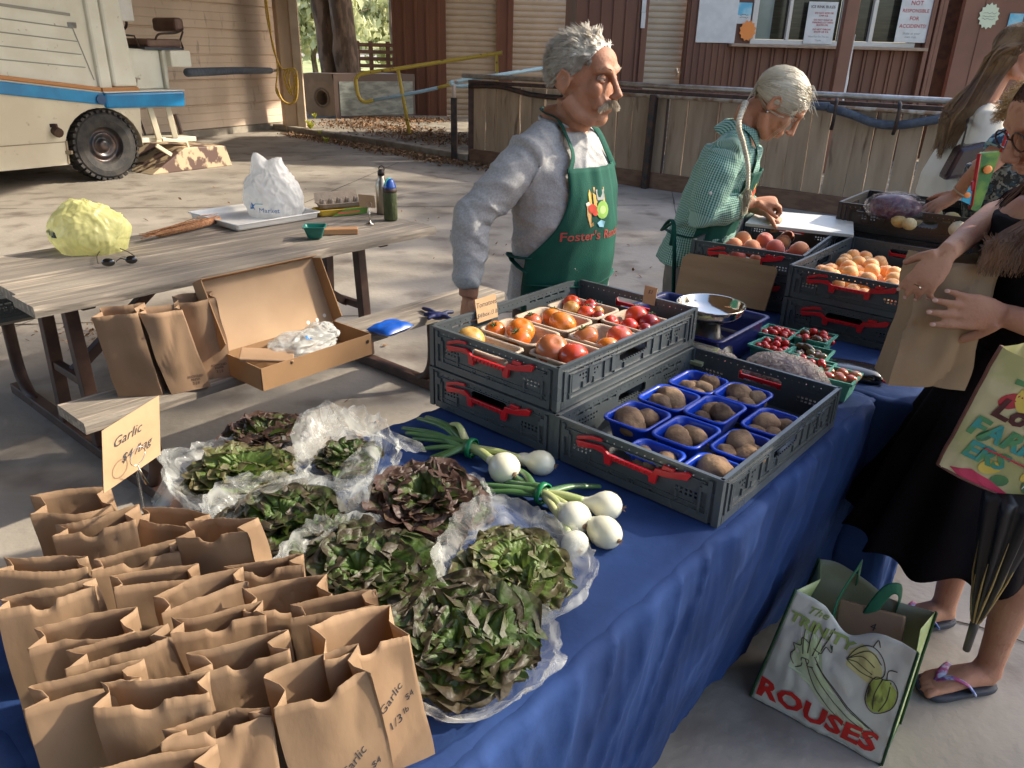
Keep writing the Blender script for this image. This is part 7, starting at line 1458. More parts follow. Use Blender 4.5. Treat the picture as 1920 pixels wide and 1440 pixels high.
s1 = fw(-.02, .15, 1.26); e1 = atY(1318, 402, 2.87); w1 = atY(1412, 378, 2.93); s2 = fw(-.02, -.15, 1.26); e2 = fw(.06, -.22, 1.04); w2 = fw(.20, -.12, 1.03)
b = MB(); hw.geo(b, .6, .9); torso(b, fw, sw); b.tube([hw.p(-.03, 0, -.04), hw.p(-.05, 0, -.09), fw(.0, 0, 1.32), fw(-.01, 0, 1.26)], [.050, .048, .052, .07], 18)
b.tube([s1, s1.lerp(e1, .5), e1, e1.lerp(w1, .4), w1], [.036, .036, .032, .033, .023], 14); b.tube([s2, e2, w2], [.036, .032, .024], 14); b.tube([fw(0, .1, 1.27), s1], .034, 10); b.tube([fw(0, -.1, 1.27), s2], .034, 10)
tw1 = hand(b, w1, (.93, -.12, .10), (-.1, -.25, .9), 1, .95, (.75, .9, 1.0, 1.0), .05, (.8, .3, -.5), .5); hand(b, w2, (.6, -.3, -.3), (0, 0, 1), 1, .9, (.9, 1, 1, 1))
for q in (-1, 1): b.tube([fw(0, q * .08, .84), fw(0, q * .08, .46), fw(-.02, q * .08, .08)], [.085, .056, .038], 12); b.tube([fw(-.04, q * .08, .04), fw(.12, q * .09, .03)], [.034, .027], 10)
wbm, nr = skin_union(b, .0046, 5); push(wbm, nr, hw.brushes()); wbm.build('body', M_skw, wom, smooth=True); hw.eyes(wom, M_skw, 0, .75)
pencil = MB(); pe = atY(1446, 398, 2.93); pencil.tube([pe + V3((-.004, 0, .035)), pe + V3((.004, -.004, -.0))], [.0035, .003], 8); 
b = MB(); ss = [(z, a + .016, c_ + .016, of, os_) for z, a, c_, of, os_ in sw if .85 < z < 1.31]; ss[0] = (.84, .19, .15, -.01, 0); torso(b, fw, ss)
b.tube([s1 + WR * -.02, s1.lerp(e1, .3), s1.lerp(e1, .7), e1, e1.lerp(w1, .35), e1.lerp(w1, .62), e1.lerp(w1, .68)], [.062, .064, .064, .062, .056, .052, .046], 18); b.tube([fw(0, .04, 1.29), s1], [.06, .06], 12); b.tube([fw(0, -.04, 1.29), s2], [.06, .06], 12); b.tube([s2, e2, e2.lerp(w2, .6)], [.06, .056, .048], 14)
gb_, nr = skin_union(b, .006, 5); wrinkle(gb_, nr, .008, (7, 7, 11), seed=4); wrinkle(gb_, nr, .003, (18, 18, 22), seed=6); 
for i, v in enumerate(gb_.v):                       # weave follows torso and sleeve
    p = V3(v); best = None
    for a, c in ((s1, e1), (e1, w1)):
        t = max(0, min(1, (p - a).dot(c - a) / (c - a).length_squared)); q = p - a.lerp(c, t); dl = q.length
        if (best is None or dl < best[0]): x = (c - a).normalized(); y_ = x.cross(V3((.3, .9, .2))).normalized(); z_ = x.cross(y_); best = (dl, math.atan2(q.dot(z_), q.dot(y_)) * .055, t * (c - a).length)
    if best[0] < .078: gb_.uv[i] = (best[1], best[2])
    else: q = p - wb0; gb_.uv[i] = (math.atan2(q.dot(WR), q.dot(WF) - max(0, q.z - .95) * .30) * .15, q.z)
gsh = gb_.build('shirt', M_ging, wom, smooth=True)
m = MB(); m.tube([e1.lerp(w1, .60), e1.lerp(w1, .66), e1.lerp(w1, .71)], [.051, .054, .050], 18, cap=False); m.build('cuff', M_ging2, wom, smooth=True, solid=.004)
m = MB(); m.grid(lambda u, v: fw(-.012 + (.070 + .030 * v) * cos(-3.1 + 6.2 * u), (.066 + .030 * v) * sin(-3.1 + 6.2 * u), 1.375 - .06 * v - .035 * cos(-2.6 + 5.2 * u) * v - .035 * max(0, cos(-2.6 + 5.2 * u))), 24, 4); m.build('collar', M_ging2, wom, smooth=True, solid=.003)
c_ = s1.lerp(e1, .62) + (V3((0, 0, CH)) - s1).normalized() * .066; m = MB(); m.ball(c_, (.007, .003, .007), 10, 6); m.build('button', M_pt[6], wom, smooth=True)
apw, _ = apron(wom, fw, sw, 1.20, .62, .75, curve=(1.0, 1.16), seed=3)
m = MB(); m.tube(smoothp([fw(.10, .09, 1.2), fw(.085, .09, 1.27), fw(.03, .075, 1.33), fw(-.04, .05, 1.36)]), .010, 8, flat=.2, upv=WF); m.build('neck_strap', M_apr, wom, smooth=True)
m = MB(); m.tube([fw((.135) * cos(a) , .172 * sin(a), .955) for a in [1.3, 1.8, 2.3, 2.8]], .010, 8, flat=.3); m.build('waist_tie', M_apr, wom, smooth=True)
for k, (x, y) in enumerate(((1258, 460), (1262, 560))):
    m = MB(); a0 = fw(-.14, .08, .955); m.tube(smoothp([a0, atY(1268, 420, 2.9) + V3((-.01, 0, 0)), atY(x, y, 2.9)]), .009, 6, flat=.5); m.build('tie_end', M_apr, wom, smooth=True)
wl_ = fw(.15, .03, 1.115)
for poly, mt, o, ly in (([(-.02, -.04), (.02, -.04), (.022, .04), (-.022, .04)], M_pt[5], (0, 0), 0), (circ(.016), M_pt[1], (-.01, .005), .0006), (circ(.018), M_pt[2], (.012, -.01), .0009), ([(-.014, 0), (.012, .004), (.008, -.012), (-.01, -.012)], M_pt[4], (.0, -.045), .0006)): pr(poly, mt, o, wom, apw, wl_, -WR, -WF, 1, ly)
m = MB(); torso(m, fw, [(.45, .14, .11, 0, 0), (.74, .165, .125, 0, 0), (.90, .158, .12, 0, 0)]); [m.tube([fw(0, q * .08, .8), fw(0, q * .08, .46), fw(-.02, q * .08, .08)], [.098, .072, .055], 14) for q in (-1, 1)]
tb_, nr = skin_union(m, .011, 3); tb_.build('jeans', M_grjean, wom, smooth=True)
for q in (-1, 1): m = MB(); m.tube([fw(-.05, q * .08, .045), fw(.03, q * .085, .055), fw(.14, q * .09, .035)], [.04, .047, .035], 12); m.build('shoe', M_dark, wom, smooth=True)
# hair pulled back into a braid
M_silver = mat('silver_long_hair', (.62, .56, .42), r=.42, c2=(.44, .38, .27), s=10, det=3); M_silver2 = mat('silver_grey_hair', (.34, .29, .21), r=.42, c2=(.52, .46, .34), s=14, det=3)
limw = lambda ph: 1.20 + 1.05 * (.5 - .5 * cos(ph)) ** .7 + (.10 if abs(cos(ph)) < .5 else 0)
capf(hw, limw, 1.04).build('hair_cap', M_silver, wom, smooth=True); rs = []; rn = random.Random(5); tie = hw.p(-.088, .048, -.072)
for i in range(3600):
    ph = rn.uniform(-PI, PI); l = limw(ph); th = l * (1 - .75 * rn.random() ** 2.0) * rn.uniform(.97, 1.0); d0 = V3((sin(th) * cos(ph), sin(th) * sin(ph), cos(th))); d1 = V3((-.90, .30 + rn.gauss(0, .04), -.42 + rn.gauss(0, .05))).normalized()
    om = math.acos(max(-1, min(1, d0.dot(d1)))); pts = []; N_ = 8; kk = 1.07 + rn.uniform(-.02, .05) + .035 * noise.noise(V3((ph * 3, 2, th * 2)))
    for k in range(N_ + 1):
        t = k / N_; dd = (d0 * sin((1 - t) * om) + d1 * sin(t * om)) / max(1e-4, sin(om)); pts.append(hw.p(-.012 + dd.x * .098 * kk, dd.y * .077 * kk, .035 + dd.z * .088 * kk))
    pts.append(tie)
    rs.append(pts)
for i in range(70):                                # stray wisps
    ph = rn.uniform(-1.7, 1.7); p, d = scalp(hw, limw(ph) * rn.uniform(.3, 1), ph, 1.06); nrm = hw.F * d.x + hw.R * d.y + hw.U * d.z; a = rn.uniform(.01, .03); rs.append([p, p + nrm * a * .5 + hw.F * a * .3, p + nrm * a * .6 + hw.F * a + V3((0, 0, -a * .6))])
for k in range(0): p = hw.p(.045, .066, .05 - k * .004); rs.append(smoothp([p, hw.p(.07 + k * .003, .068, -.01), hw.p(.065 + k * .004, .06, -.07), hw.p(.06 + k * .006, .05, -.13)], 4))
m = MB(); strands(m, rs[::2], .0016); m.build('hair', M_silver, wom); m = MB(); strands(m, rs[1::2], .0016); m.build('hair', M_silver2, wom); m = MB(); strands(m, [smoothp([hw.p(.04 + .01 * k, .068, .05), hw.p(.072 + k * .004, .070, -.01), hw.p(.066 + k * .006, .066, -.07), hw.p(.07 + k * .008, .055, -.12)], 4) for k in range(3)], .0007); m.build('loose_wisps', M_silver, wom)
m = MB(); pth = smoothp([tie, atY(1385, 232, 2.86), atY(1394, 270, 2.83), atY(1402, 310, 2.81), atY(1402, 350, 2.80), atY(1398, 385, 2.80)], 7); n = len(pth)
acc_ = 0
for q in range(3):
    pts = []; rr_ = []; ln = 0
    for i in range((len(pth) - 7) * 4):
        p = pth[i // 4].lerp(pth[i // 4 + 1], (i % 4) / 4); th = i * .55 + q * 2 * PI / 3; tp_ = 1 - .45 * i / (len(pth) * 4); pts.append(p + WR * (.0075 * tp_ * sin(th)) + WF * (.006 * tp_ * sin(2 * th))); rr_.append(.0064 * tp_ * (1 + .35 * max(0, 1 - i / 12)))
    m.tube(pts, rr_, 8)
tuft = pth[-7]; tr_ = [[tuft + V3((rn.gauss(0, .006), rn.gauss(0, .006), 0)), tuft + V3((rn.gauss(0, .008), rn.gauss(0, .008), -.03)), tuft + V3((rn.gauss(0, .007), rn.gauss(0, .007), -.075 + rn.uniform(-.02, .02)))] for _ in range(160)]; strands(m, tr_, .0018); m.build('braid', M_silver, wom, smooth=True)
m = MB(); m.ball(hw.p(-.008, .088, -.036), .004, 8, 6); m.build('earring', M_steel, wom, smooth=True)
pencil.build('pencil', mat('pencil_brown', (.2, .05, .03), r=.5), smooth=True, label='short dark red pencil held over the white lid', cat='pencil')
# ================================================================ customers at the right
M_blk = mat('black_jersey', (.006, .004, .005), r=.9, spec=.12, c2=(.009, .006, .007), s=8, bump=.15, bs=200)
CFd = V3((-.97, .10, 0)).normalized(); CR_ = V3((CFd.y, -CFd.x, 0)); cb0 = V3((1.24, 1.75, 0))
def fc(f, r, z): return cb0 + CFd * (f + max(0, z - 1.0) * .10) + CR_ * r + V3((0, 0, z))
cw = root('person', tuple(cb0), 'woman in a black dress with long auburn hair and glasses, holding a kraft bag', 'person')
nt_ = atY(1887, 298, 1.74); hc = Head((0, 0, 0), (-.995, .02), .42, .98); hc.c = nt_ - (hc.F * .118 + hc.U * -.03) * .98
sc3 = [(.84, .175, .13, 0, 0), (.95, .150, .115, 0, 0), (1.03, .135, .105, .0, 0), (1.12, .145, .115, .01, 0), (1.2, .150, .115, .01, 0), (1.27, .145, .09, 0, 0), (1.31, .09, .06, 0, 0)]
sN = fc(-.0, -.15, 1.26); sFar = fc(.0, .15, 1.26); wN = atY(1886, 592, 1.605); eN = V3((1.27, 1.46, 1.05)); wF = atY(1776, 474, 1.66); eF = atY(1862, 402, 1.90)
b = MB(); hc.geo(b, .8, .9); torso(b, fc, sc3); b.tube([hc.p(-.03, 0, -.04), hc.p(-.04, 0, -.09), fc(.0, 0, 1.31), fc(0, 0, 1.25)], [.048, .047, .05, .07], 18)
b.tube([sN, sN.lerp(eN, .5), eN, eN.lerp(wN, .4), wN], [.048, .043, .038, .037, .026], 16); b.tube([sFar, sFar.lerp(eF, .5), eF, eF.lerp(wF, .45), wF], [.044, .036, .031, .029, .022], 16)
b.tube([fc(0, -.08, 1.27), sN], .045, 10); b.tube([fc(0, .08, 1.27), sFar], .045, 10)
tN = hand(b, wN, (-1, .10, .06), (-.05, -1, .15), -1, 1.0, (.10, .12, .14, .18), .09, (.5, .8, -.7), .3)
tF = hand(b, wF, (-.56, -.12, -.80), (-.50, -.80, .30), 1, .84, (.35, .40, .45, .5), .08, (.5, .7, -.7), .4)
feet = []
for (ak, kn, toe, heel) in (((1.325, 1.625, .085), (1.335, 1.64, .50), (1.137, 1.60, .03), (1.345, 1.623, .045)), ((1.335, 1.885, .085), (1.31, 1.86, .50), (1.17, 1.85, .03), (1.37, 1.89, .045))):
    ak, kn, toe, heel = map(V3, (ak, kn, toe, heel)); b.tube([V3((kn.x - .02, kn.y * .6 + 1.75 * .4, .86)), kn, kn.lerp(ak, .35), kn.lerp(ak, .8), ak, ak - V3((0, 0, .03))], [.08, .052, .054, .036, .033, .036], 18)
    d = (toe - heel); d.z = 0; d.normalize(); s_ = V3((-d.y, d.x, 0)); L_ = (toe - heel).length
    rg = []
    for t, hw_, hh in ((0, .018, .016), (.06, .028, .026), (.2, .031, .034), (.45, .034, .030), (.7, .042, .019), (.84, .042, .013), (.88, .03, .009)): rg.append([heel + d * (t * L_) + s_ * (cos(2 * PI * j / 14) * hw_) + V3((0, 0, .020 - heel.z + hh + sin(2 * PI * j / 14) * hh)) for j in range(14)])
    b.loft(rg); b.tube([ak, heel + d * .05 + V3((0, 0, .0))], [.034, .03], 12)
    sd = 1
    for i, (o, ln) in enumerate(((.028, .98), (.012, 1.0), (-.003, .97), (-.017, .93), (-.029, .87))):
        p0 = heel + d * (L_ * .80) + s_ * o * sd + V3((0, 0, .030 - heel.z)); p1 = heel + d * (L_ * ln) + s_ * o * 1.1 * sd + V3((0, 0, .024 - heel.z)); b.tube([p0, p0.lerp(p1, .6) + V3((0, 0, .004)), p1], [.011, .0095 if i else .012, .0085 if i else .0115], 8); b.ball(p1, .0085 if i else .0115, 8, 6)
    feet.append((heel, d, s_, L_))
cbm, nr = skin_union(b, .0044, 4); push(cbm, nr, hc.brushes()); cbm.build('body', M_skc, cw, smooth=True); hc.eyes(cw, M_skc, 0, .75); nails(tN, cw); nails(tF, cw)
m = MB(); m.lathe([(.0088, -.0015), (.0100, -.0015), (.0100, .0015), (.0088, .0015)], wF + (V3((-.56, -.12, -.80)).normalized()) * .092, 14, M=V3((-.56, -.12, -.80)).to_track_quat('Z', 'Y').to_matrix()); m.build('ring', M_steel, cw)
M_sole = mat('black_foam_sole', (.03, .035, .05), r=.7); 
def strapmat():
    M = mat('tie_dye_strap', (.35, .05, .16), r=.5, c2=(.03, .12, .42), s=26, lo=.42, hi=.58, c3=(.4, .45, .6), s3=40); return M
M_strp = strapmat()
for heel, d, s_, L_ in feet:
    m = MB(); o0 = heel.copy(); o0.z = .0; oc = [o0 + d * (L_ * t) + s_ * w_ for t, w_ in ((-.05, 0), (-.03, .026), (.1, .036), (.4, .036), (.7, .05), (.9, .052), (1.02, .034), (1.06, .0), (1.0, -.036), (.85, -.05), (.6, -.044), (.3, -.036), (.05, -.036), (-.03, -.024))]
    n = len(oc); vs = []
    for z, k in ((.002, .96), (.012, 1.0), (.024, 1.0), (.026, .97)): c_ = sum(oc, V3()) / n; vs.append([c_ + (p - c_) * k + V3((0, 0, z)) for p in oc])
    m.loft(vs); sdl = m.build('sandal', M_sole, cw, smooth=True, sub=1)
    for q in (1, -1):
        m = MB(); pts = [o0 + d * L_ * .38 + s_ * .040 * q + V3((0, 0, .026)), o0 + d * L_ * .50 + s_ * .035 * q + V3((0, 0, .055)), o0 + d * L_ * .66 + s_ * .015 * q + V3((0, 0, .062)), o0 + d * L_ * .80 + s_ * .005 + V3((0, 0, .047)), o0 + d * L_ * .83 + s_ * .006 + V3((0, 0, .03))]; m.tube(smoothp(pts, 5), [.013] * 14 + [.009] * 4 + [.004] * 3, 8, flat=.3, upv=EZ); 
        for i, v in enumerate(m.v): pass
        m.build('strap', M_strp, sdl, smooth=True)
# dress: top and flared pleated skirt
b = MB(); torso(b, fc, [(z, a, c_, o, s_) for z, a, c_, o, s_ in sc3 if z < 1.3], .012); b.tube([fc(0, -.07, 1.28), sN, sN.lerp(eN, .42)], [.05, .058, .055], 14); b.tube([fc(0, .07, 1.28), sFar, sFar.lerp(eF, .35)], [.05, .058, .055], 14)
tb_, nr = skin_union(b, .007, 4); wrinkle(tb_, nr, .006, (8, 8, 12), seed=2); tb_.build('top', M_blk, cw, smooth=True)
m = MB(); 
def skf(u, v):
    a = u * 2 * PI; z = .97 - .52 * v - .02 * v * sin(a * 2 + 1); k = v ** 1.15; r_ = .13 + .16 * k; pl = (.004 + .020 * k) * sin(a * 13 + 2 * noise.noise(V3((cos(a), sin(a), v)))) + .014 * k * noise.noise(V3((cos(a) * 3, sin(a) * 3, v * 2)))
    z += -.014 * v ** 6 * cos(a * 13 + 2 * noise.noise(V3((cos(a), sin(a), v))))
    return V3((cb0.x - .0 - .02 * k, cb0.y - .02 * k, 0)) + V3((cos(a) * (r_ + pl) * 1.02, sin(a) * (r_ + pl) * .98, z))
m.grid(skf, 190, 30); m.build('skirt', M_blk, cw, smooth=True, solid=.002)
# glasses and hair
m = MB()
for q in (-1, 1): m.tube([hc.p(.104, q * .033 + .026 * cos(a), .006 + .021 * sin(a)) for a in [i * PI / 8 for i in range(17)]], .0022, 6); m.tube([hc.p(.100, q * .060, .012), hc.p(.05, q * .074, .012), hc.p(-.01, q * .078, .008)], .002, 6)
m.tube([hc.p(.106, -.008, .010), hc.p(.110, 0, .013), hc.p(.106, .008, .010)], .002, 6); gl_ = m.build('glasses', mat('tortoise_frame', (.05, .02, .012), r=.2), cw, smooth=True)
M_aub = mat('auburn_hair', (.07, .027, .013), r=.42, c2=(.14, .06, .026), s=12, det=3); limc = lambda ph: 1.0 + 1.25 * (.5 - .5 * cos(ph)) ** .6; capf(hc, limc, 1.05).build('hair_cap', M_aub, cw, smooth=True); rs = []; rn = random.Random(9)
for i in range(2000):
    ph = rn.uniform(-PI, PI); th = limc(ph) * rn.random() ** .6; p, d = scalp(hc, th, ph, 1.07); q = 1 if d.y > 0 else -1
    sd = q * (.07 + .05 * rn.random()); fwd_ = rn.uniform(-.16, .03); zz = rn.uniform(1.12, 1.24); cl_ = V3((noise.noise(V3((ph * 2, th * 3, 1))), noise.noise(V3((ph * 2, th * 3, 5))), 0)) * .03
    rs.append(smoothp([p, hc.p(-.02 + d.x * .05, q * .095, -.02) + cl_, hc.p(-.03 + fwd_ * .3, q * .10, -.12) + cl_ * 1.5, fc(fwd_ + .02, sd, 1.27) + cl_ * 2, fc(fwd_ + .05, sd * 1.05, (zz + 1.27) / 2) - cl_ * 2, fc(fwd_ + .03, sd, zz) + cl_], 3))
for i in range(1300):
    ph = rn.uniform(-2.6, .3); th = limc(ph) * rn.uniform(.5, 1); p, d = scalp(hc, th, ph, 1.08); f0 = rn.uniform(-.05, .13); zz = rn.uniform(1.16, 1.26); cl_ = V3((noise.noise(V3((f0 * 40, i * .01, 1))), 0, 0)) * .02
    rs.append(smoothp([p, hc.p(-.02 + f0 * .4, -.092, -.03), hc.p(-.02 + f0, -.10, -.12) + cl_, fc(f0 + .05, -.13, 1.24) - cl_, fc(f0 + .07, -.13, zz) + cl_], 3))
m = MB(); strands(m, rs, .0020); m.build('hair', M_aub, cw)
# kraft bag in her hands
bb_ = atY(1722, 712, 1.68); tt = atY(1798, 492, 1.70)
hb_ = paper_bag(tuple(bb_), -.12, .165, .095, .285, 'large kraft paper bag held open by the woman in black', (tt.x - bb_.x - .0, tt.y - bb_.y + .03), .05, seed=77, notch=False, mt=mat('held_bag_paper', (.40, .27, .155), r=.8, c2=(.35, .23, .13), s=4, bump=.2, bs=25, tl=.12), crump=.008)
# folded umbrella hanging beside the skirt
M_umb = mat('umbrella_black', (.012, .010, .010), r=.5); M_gold = mat('umbrella_gold', (.42, .29, .10), r=.6); ut = atY(1905, 930, 1.36); ub = atY(1812, 1218, 1.44)
um = root('umbrella', tuple(ub), 'folded black umbrella with gold streaks hanging beside the black skirt', 'umbrella'); ax = (ut - ub); L_ = ax.length; ax.normalize(); sx = ax.cross(V3((0, 1, 0))).normalized(); sy = ax.cross(sx); m = MB(); m2 = MB()
def up_(t, a, r_): return ub + ax * (t * L_) + sx * (cos(a) * r_) + sy * (sin(a) * r_)
rings = []
for i in range(15):
    t = .22 + .80 * i / 14; rings.append([up_(t, 2 * PI * j / 48, (.010 + .042 * ((t - .22) / .8) ** .8) * (1 + .22 * sin(j * PI / 3 + t * 2)) ) for j in range(48)])
m.loft(rings); m.build('canopy', M_umb, um, smooth=True)
for j in range(11):
    a = j * .57; m2.tube([up_(.215, a, .010), up_(.36, a, .021), up_(.52, a + .05, .0335), up_(.62 + .25 * rnd.random(), a + .1, .042)], [.0022, .003, .0022, .0006], 5)
m2.build('gold_streaks', M_gold, um, smooth=True); m = MB(); m.tube([ub, up_(.24, 0, 0)], [.0085, .0105], 12); m.build('ferrule', mat('umbrella_tip', (.05, .045, .04), r=.4), um, smooth=True)
# bright tote on her arm
tq = [atY(1876, 645, 1.33), atY(2090, 700, 1.33), atY(1985, 965, 1.36), atY(1757, 868, 1.40)]
te = root('shoulder_tote', tuple(tq[2]), 'colourful printed tote reading Local Farmers hanging from the arm of the woman in black', 'tote bag'); tx = (tq[2] - tq[3]).normalized(); ty = (tq[0] - tq[3]); tz = tx.cross(ty).normalized(); tz = tz if tz.y < 0 else -tz; ty2 = tz.cross(tx)
ty2 = ty2 if ty2.z > 0 else -ty2; skw = ty.dot(tx) / ty.dot(ty2); hT = ty.dot(ty2); wT = (tq[2] - tq[3]).length
def tp(u, v, n=0.0): return tq[3] + tx * (u + skw * v) + ty2 * v + tz * n
m = MB(); nu, nv = 40, 40
def tf(u, v): uu = u * wT; vv = v * hT; return tp(uu, vv, .006 * noise.noise(V3((uu * 12, vv * 9, 1))) + .004 * (1 - 2 * abs(noise.noise(V3((uu * 20, vv * 14, 3))))) + .016 * math.sqrt(max(0, 1 - (2 * u - 1) ** 4)))
m.grid(tf, nu, nv); m.grid(lambda u, v: tf(u, v) - tz * (.004 + .07 * min(1, 4 * min(u, 1 - u)) * min(1, 3 * v + .2)), nu, nv)
M_tote = mat('tote_cream', (.52, .45, .25), r=.55, c2=(.40, .38, .16), s=9, lo=.45, hi=.6); tot = m.build('panel', M_tote, te, smooth=True)
m = MB(); m.tube([tf(0, i / 12) for i in range(13)], .0035, 6); m.tube([tf(i / 12, 0) for i in range(13)], .003, 6); m.build('piping', mat('tote_piping', (.12, .04, .025), r=.6), te, smooth=True)
def tpr(poly, c, mt, lay=0.0, name='print'):
    q = MB(); n = len(poly); P = [tp(c[0] + x, c[1] + y, .05) for x, y in poly]; cc_ = sum(P, V3()) / n; K = 6; vs = []
    rings = [[cc_.lerp(p, (k + 1) / K) for p in P] for k in range(K)]; q.loft(rings, cap=False); q.add([cc_] + rings[0], [(0, 1 + i, 1 + (i + 1) % n) for i in range(n)]); project(q, tot, -tz, .0010 + lay, .08); attach(q.build(name, mt, None, base=False), te)
def dens(pts, k=4): return [V3(a).lerp(V3(b_), i / k)[:] for a, b_ in zip(pts, pts[1:] + pts[:1]) for i in range(k)]
D2 = lambda l: [(p[0], p[1]) for p in dens([(a, b_, 0) for a, b_ in l])]
M_tr = mat('tote_red', (.42, .03, .04), r=.6, c2=(.30, .02, .03), s=14); M_tgn = mat('tote_green', (.10, .24, .08), r=.6, c2=(.05, .15, .08), s=12); M_tt = mat('tote_teal', (.04, .27, .25), r=.6, c2=(.08, .25, .10), s=30, lo=.45, hi=.55); M_ty = mat('tote_yellow', (.62, .45, .08), r=.6); M_tpk = mat('tote_pink', (.52, .035, .09), r=.55); M_dkr = mat('tote_dark', (.07, .012, .012), r=.6); M_tpp = mat('tote_purple', (.13, .03, .12), r=.6)
tpr(circ(.05, 20), (.16, .185), M_tr); tpr(circ(.035, 16), (.10, .215), M_ty); tpr(circ(.03, 16), (.20, .10), M_tgn); tpr(D2([(.02, .012), (.06, .030), (.105, .022), (.17, .003), (.04, .003)]), (.0, .0), M_tpk, .0003); tpr(circ(.022, 14), (.15, .12), M_tpp, .0003); tpr(D2([(-.02, .0), (.06, .008), (.06, .014), (-.02, .012)]), (.07, .235), M_tgn, .0003)
for k, (a_, b_, r_, mt) in enumerate(((.06, .20, .02, M_tr), (.20, .16, .03, M_tpk), (.13, .24, .02, M_tgn), (.24, .20, .03, M_ty), (.05, .11, .016, M_tgn), (.17, .07, .022, M_ty), (.22, .05, .02, M_tpp), (.09, .05, .018, M_ty), (.14, .155, .02, M_tr), (.12, .03, .015, M_tgn))):
    tpr([(x * (1 + .3 * sin(k)) + y * .4, y) for x, y in circ(r_, 12)], (a_, b_), mt, .0002 * (k % 4))
for txt, u, v, s_, mt, sh in (('Local', .105, .178, .062, M_dkr, .15), ('FARM', .09, .122, .060, M_tt, .1), ('ERS', .07, .070, .056, M_tt, .1)):
    q = MB(); q.text(txt, tp(u, v, .05), tx, (ty2 + tx * skw * .6).normalized(), s_, ext=0, bold=.0025, shear=sh); project(q, tot, -tz, .0022, .08); attach(q.build('lettering', mt, None, base=False), te)
q = MB(); tpr(circ(.021, 18), (.185, .045), M_tgn, .0012); 
for txt, dv in (('WHOLE', .006), ('FOODS', -.006)): q = MB(); q.text(txt, tp(.185, .045 + dv, .05), tx, ty2, .0115, ext=0, bold=.0004); project(q, tot, -tz, .0032, .08); attach(q.build('lettering', M_pt[6], None, base=False), te)
m = MB(); m.tube([tp(.06, .088, .022), tp(.155, .085, .024)], .002, 6); m.tube([tp(.155, .094, .024), tp(.172, .084, .024), tp(.155, .076, .024)], .002, 6); m.build('arrow_print', M_tr, te)
m = MB(); m.tube(smoothp([tp(.06, hT, 0), V3((1.13, 1.36, 1.02)), V3((1.20, 1.40, 1.06)), tp(.20, hT, -.02)]), .010, 8, flat=.3); m.build('handle', M_dkr, te, smooth=True)

# ---------------------------------------------------------------- curly haired customer
bw0 = V3((1.93, 3.02, 0)); BF = V3((-.85, -.35, 0)).normalized(); BR_ = V3((BF.y, -BF.x, 0))
def fb_(f, r, z): return bw0 + BF * (f + max(0, z - .95) * .28) + BR_ * r + V3((0, 0, z))
cu_ = root('person', tuple(bw0), 'curly blonde customer in a patterned dress resting one hand on the melon crate', 'person')
hb = Head(tuple(atY(1935, 225, 2.93)), (-.85, -.45), .5, .97); sb = [(.80, .18, .13, 0, 0), (.95, .155, .12, 0, 0), (1.05, .15, .12, 0, 0), (1.15, .155, .12, 0, 0), (1.23, .15, .10, 0, 0), (1.28, .09, .06, 0, 0)]
sA = atY(1888, 272, 2.86); eA = atY(1836, 322, 2.84); wA = atY(1797, 362, 2.88); b = MB(); hb.geo(b, .7, .9); torso(b, fb_, sb); b.tube([hb.p(-.03, 0, -.05), fb_(0, 0, 1.29), fb_(0, 0, 1.22)], [.047, .05, .06], 14)
b.tube([sA, sA.lerp(eA, .5), eA, eA.lerp(wA, .4), wA], [.046, .042, .036, .034, .024], 14); b.tube([fb_(0, .05, 1.24), sA], .05, 10); b.tube([fb_(0, -.13, 1.24), fb_(.05, -.2, 1.0), fb_(.2, -.15, .9)], [.046, .036, .025], 12)
tA = hand(b, wA, (-.75, .10, -.55), (-.35, -.2, .9), 1, .95, (.12, .15, .15, .18), .16, (.6, .7, -.1), .1); hand(b, fb_(.2, -.15, .9), (-.8, -.2, -.3), (0, 0, 1), 1, .9)
for q in (-1, 1): b.tube([fb_(0, q * .08, .84), fb_(0, q * .08, .46), fb_(0, q * .08, .06)], [.08, .054, .036], 12); b.tube([fb_(-.04, q * .08, .04), fb_(.12, q * .09, .03)], [.034, .027], 10)
bm_, nr = skin_union(b, .0055, 4); push(bm_, nr, hb.brushes()); bm_.build('body', M_skc, cu_, smooth=True); hb.eyes(cu_, M_skc, 0, .6)
def floral(name, cols, s):
    M = bpy.data.materials.new(name); M.use_nodes = True; nt = M.node_tree; N = nt.nodes; L = nt.links; v = N.new('ShaderNodeTexVoronoi'); v.inputs['Scale'].default_value = s; tc = N.new('ShaderNodeTexCoord'); n = N.new('ShaderNodeTexNoise'); n.inputs['Scale'].default_value = s * .6; n.inputs['Detail'].default_value = 4; L.new(tc.outputs['Object'], n.inputs[0]); a = N.new('ShaderNodeVectorMath'); a.operation = 'MULTIPLY_ADD'; L.new(n.outputs[1], a.inputs[0]); a.inputs[1].default_value = (.06, .06, .06); L.new(tc.outputs['Object'], a.inputs[2]); L.new(a.outputs[0], v.inputs['Vector'])
    sp = N.new('ShaderNodeSeparateColor'); L.new(v.outputs['Color'], sp.inputs[0]); r = N.new('ShaderNodeValToRGB'); r.color_ramp.interpolation = 'CONSTANT'; L.new(sp.outputs[0], r.inputs[0]); e = r.color_ramp.elements; e[0].color = (*cols[0], 1); e[1].position = 1 / len(cols); e[1].color = (*cols[1], 1)
    for i, c in enumerate(cols[2:]): x = e.new((i + 2) / len(cols)); x.color = (*c, 1)
    L.new(r.outputs[0], N['Principled BSDF'].inputs['Base Color']); N['Principled BSDF'].inputs['Roughness'].default_value = .8; return M
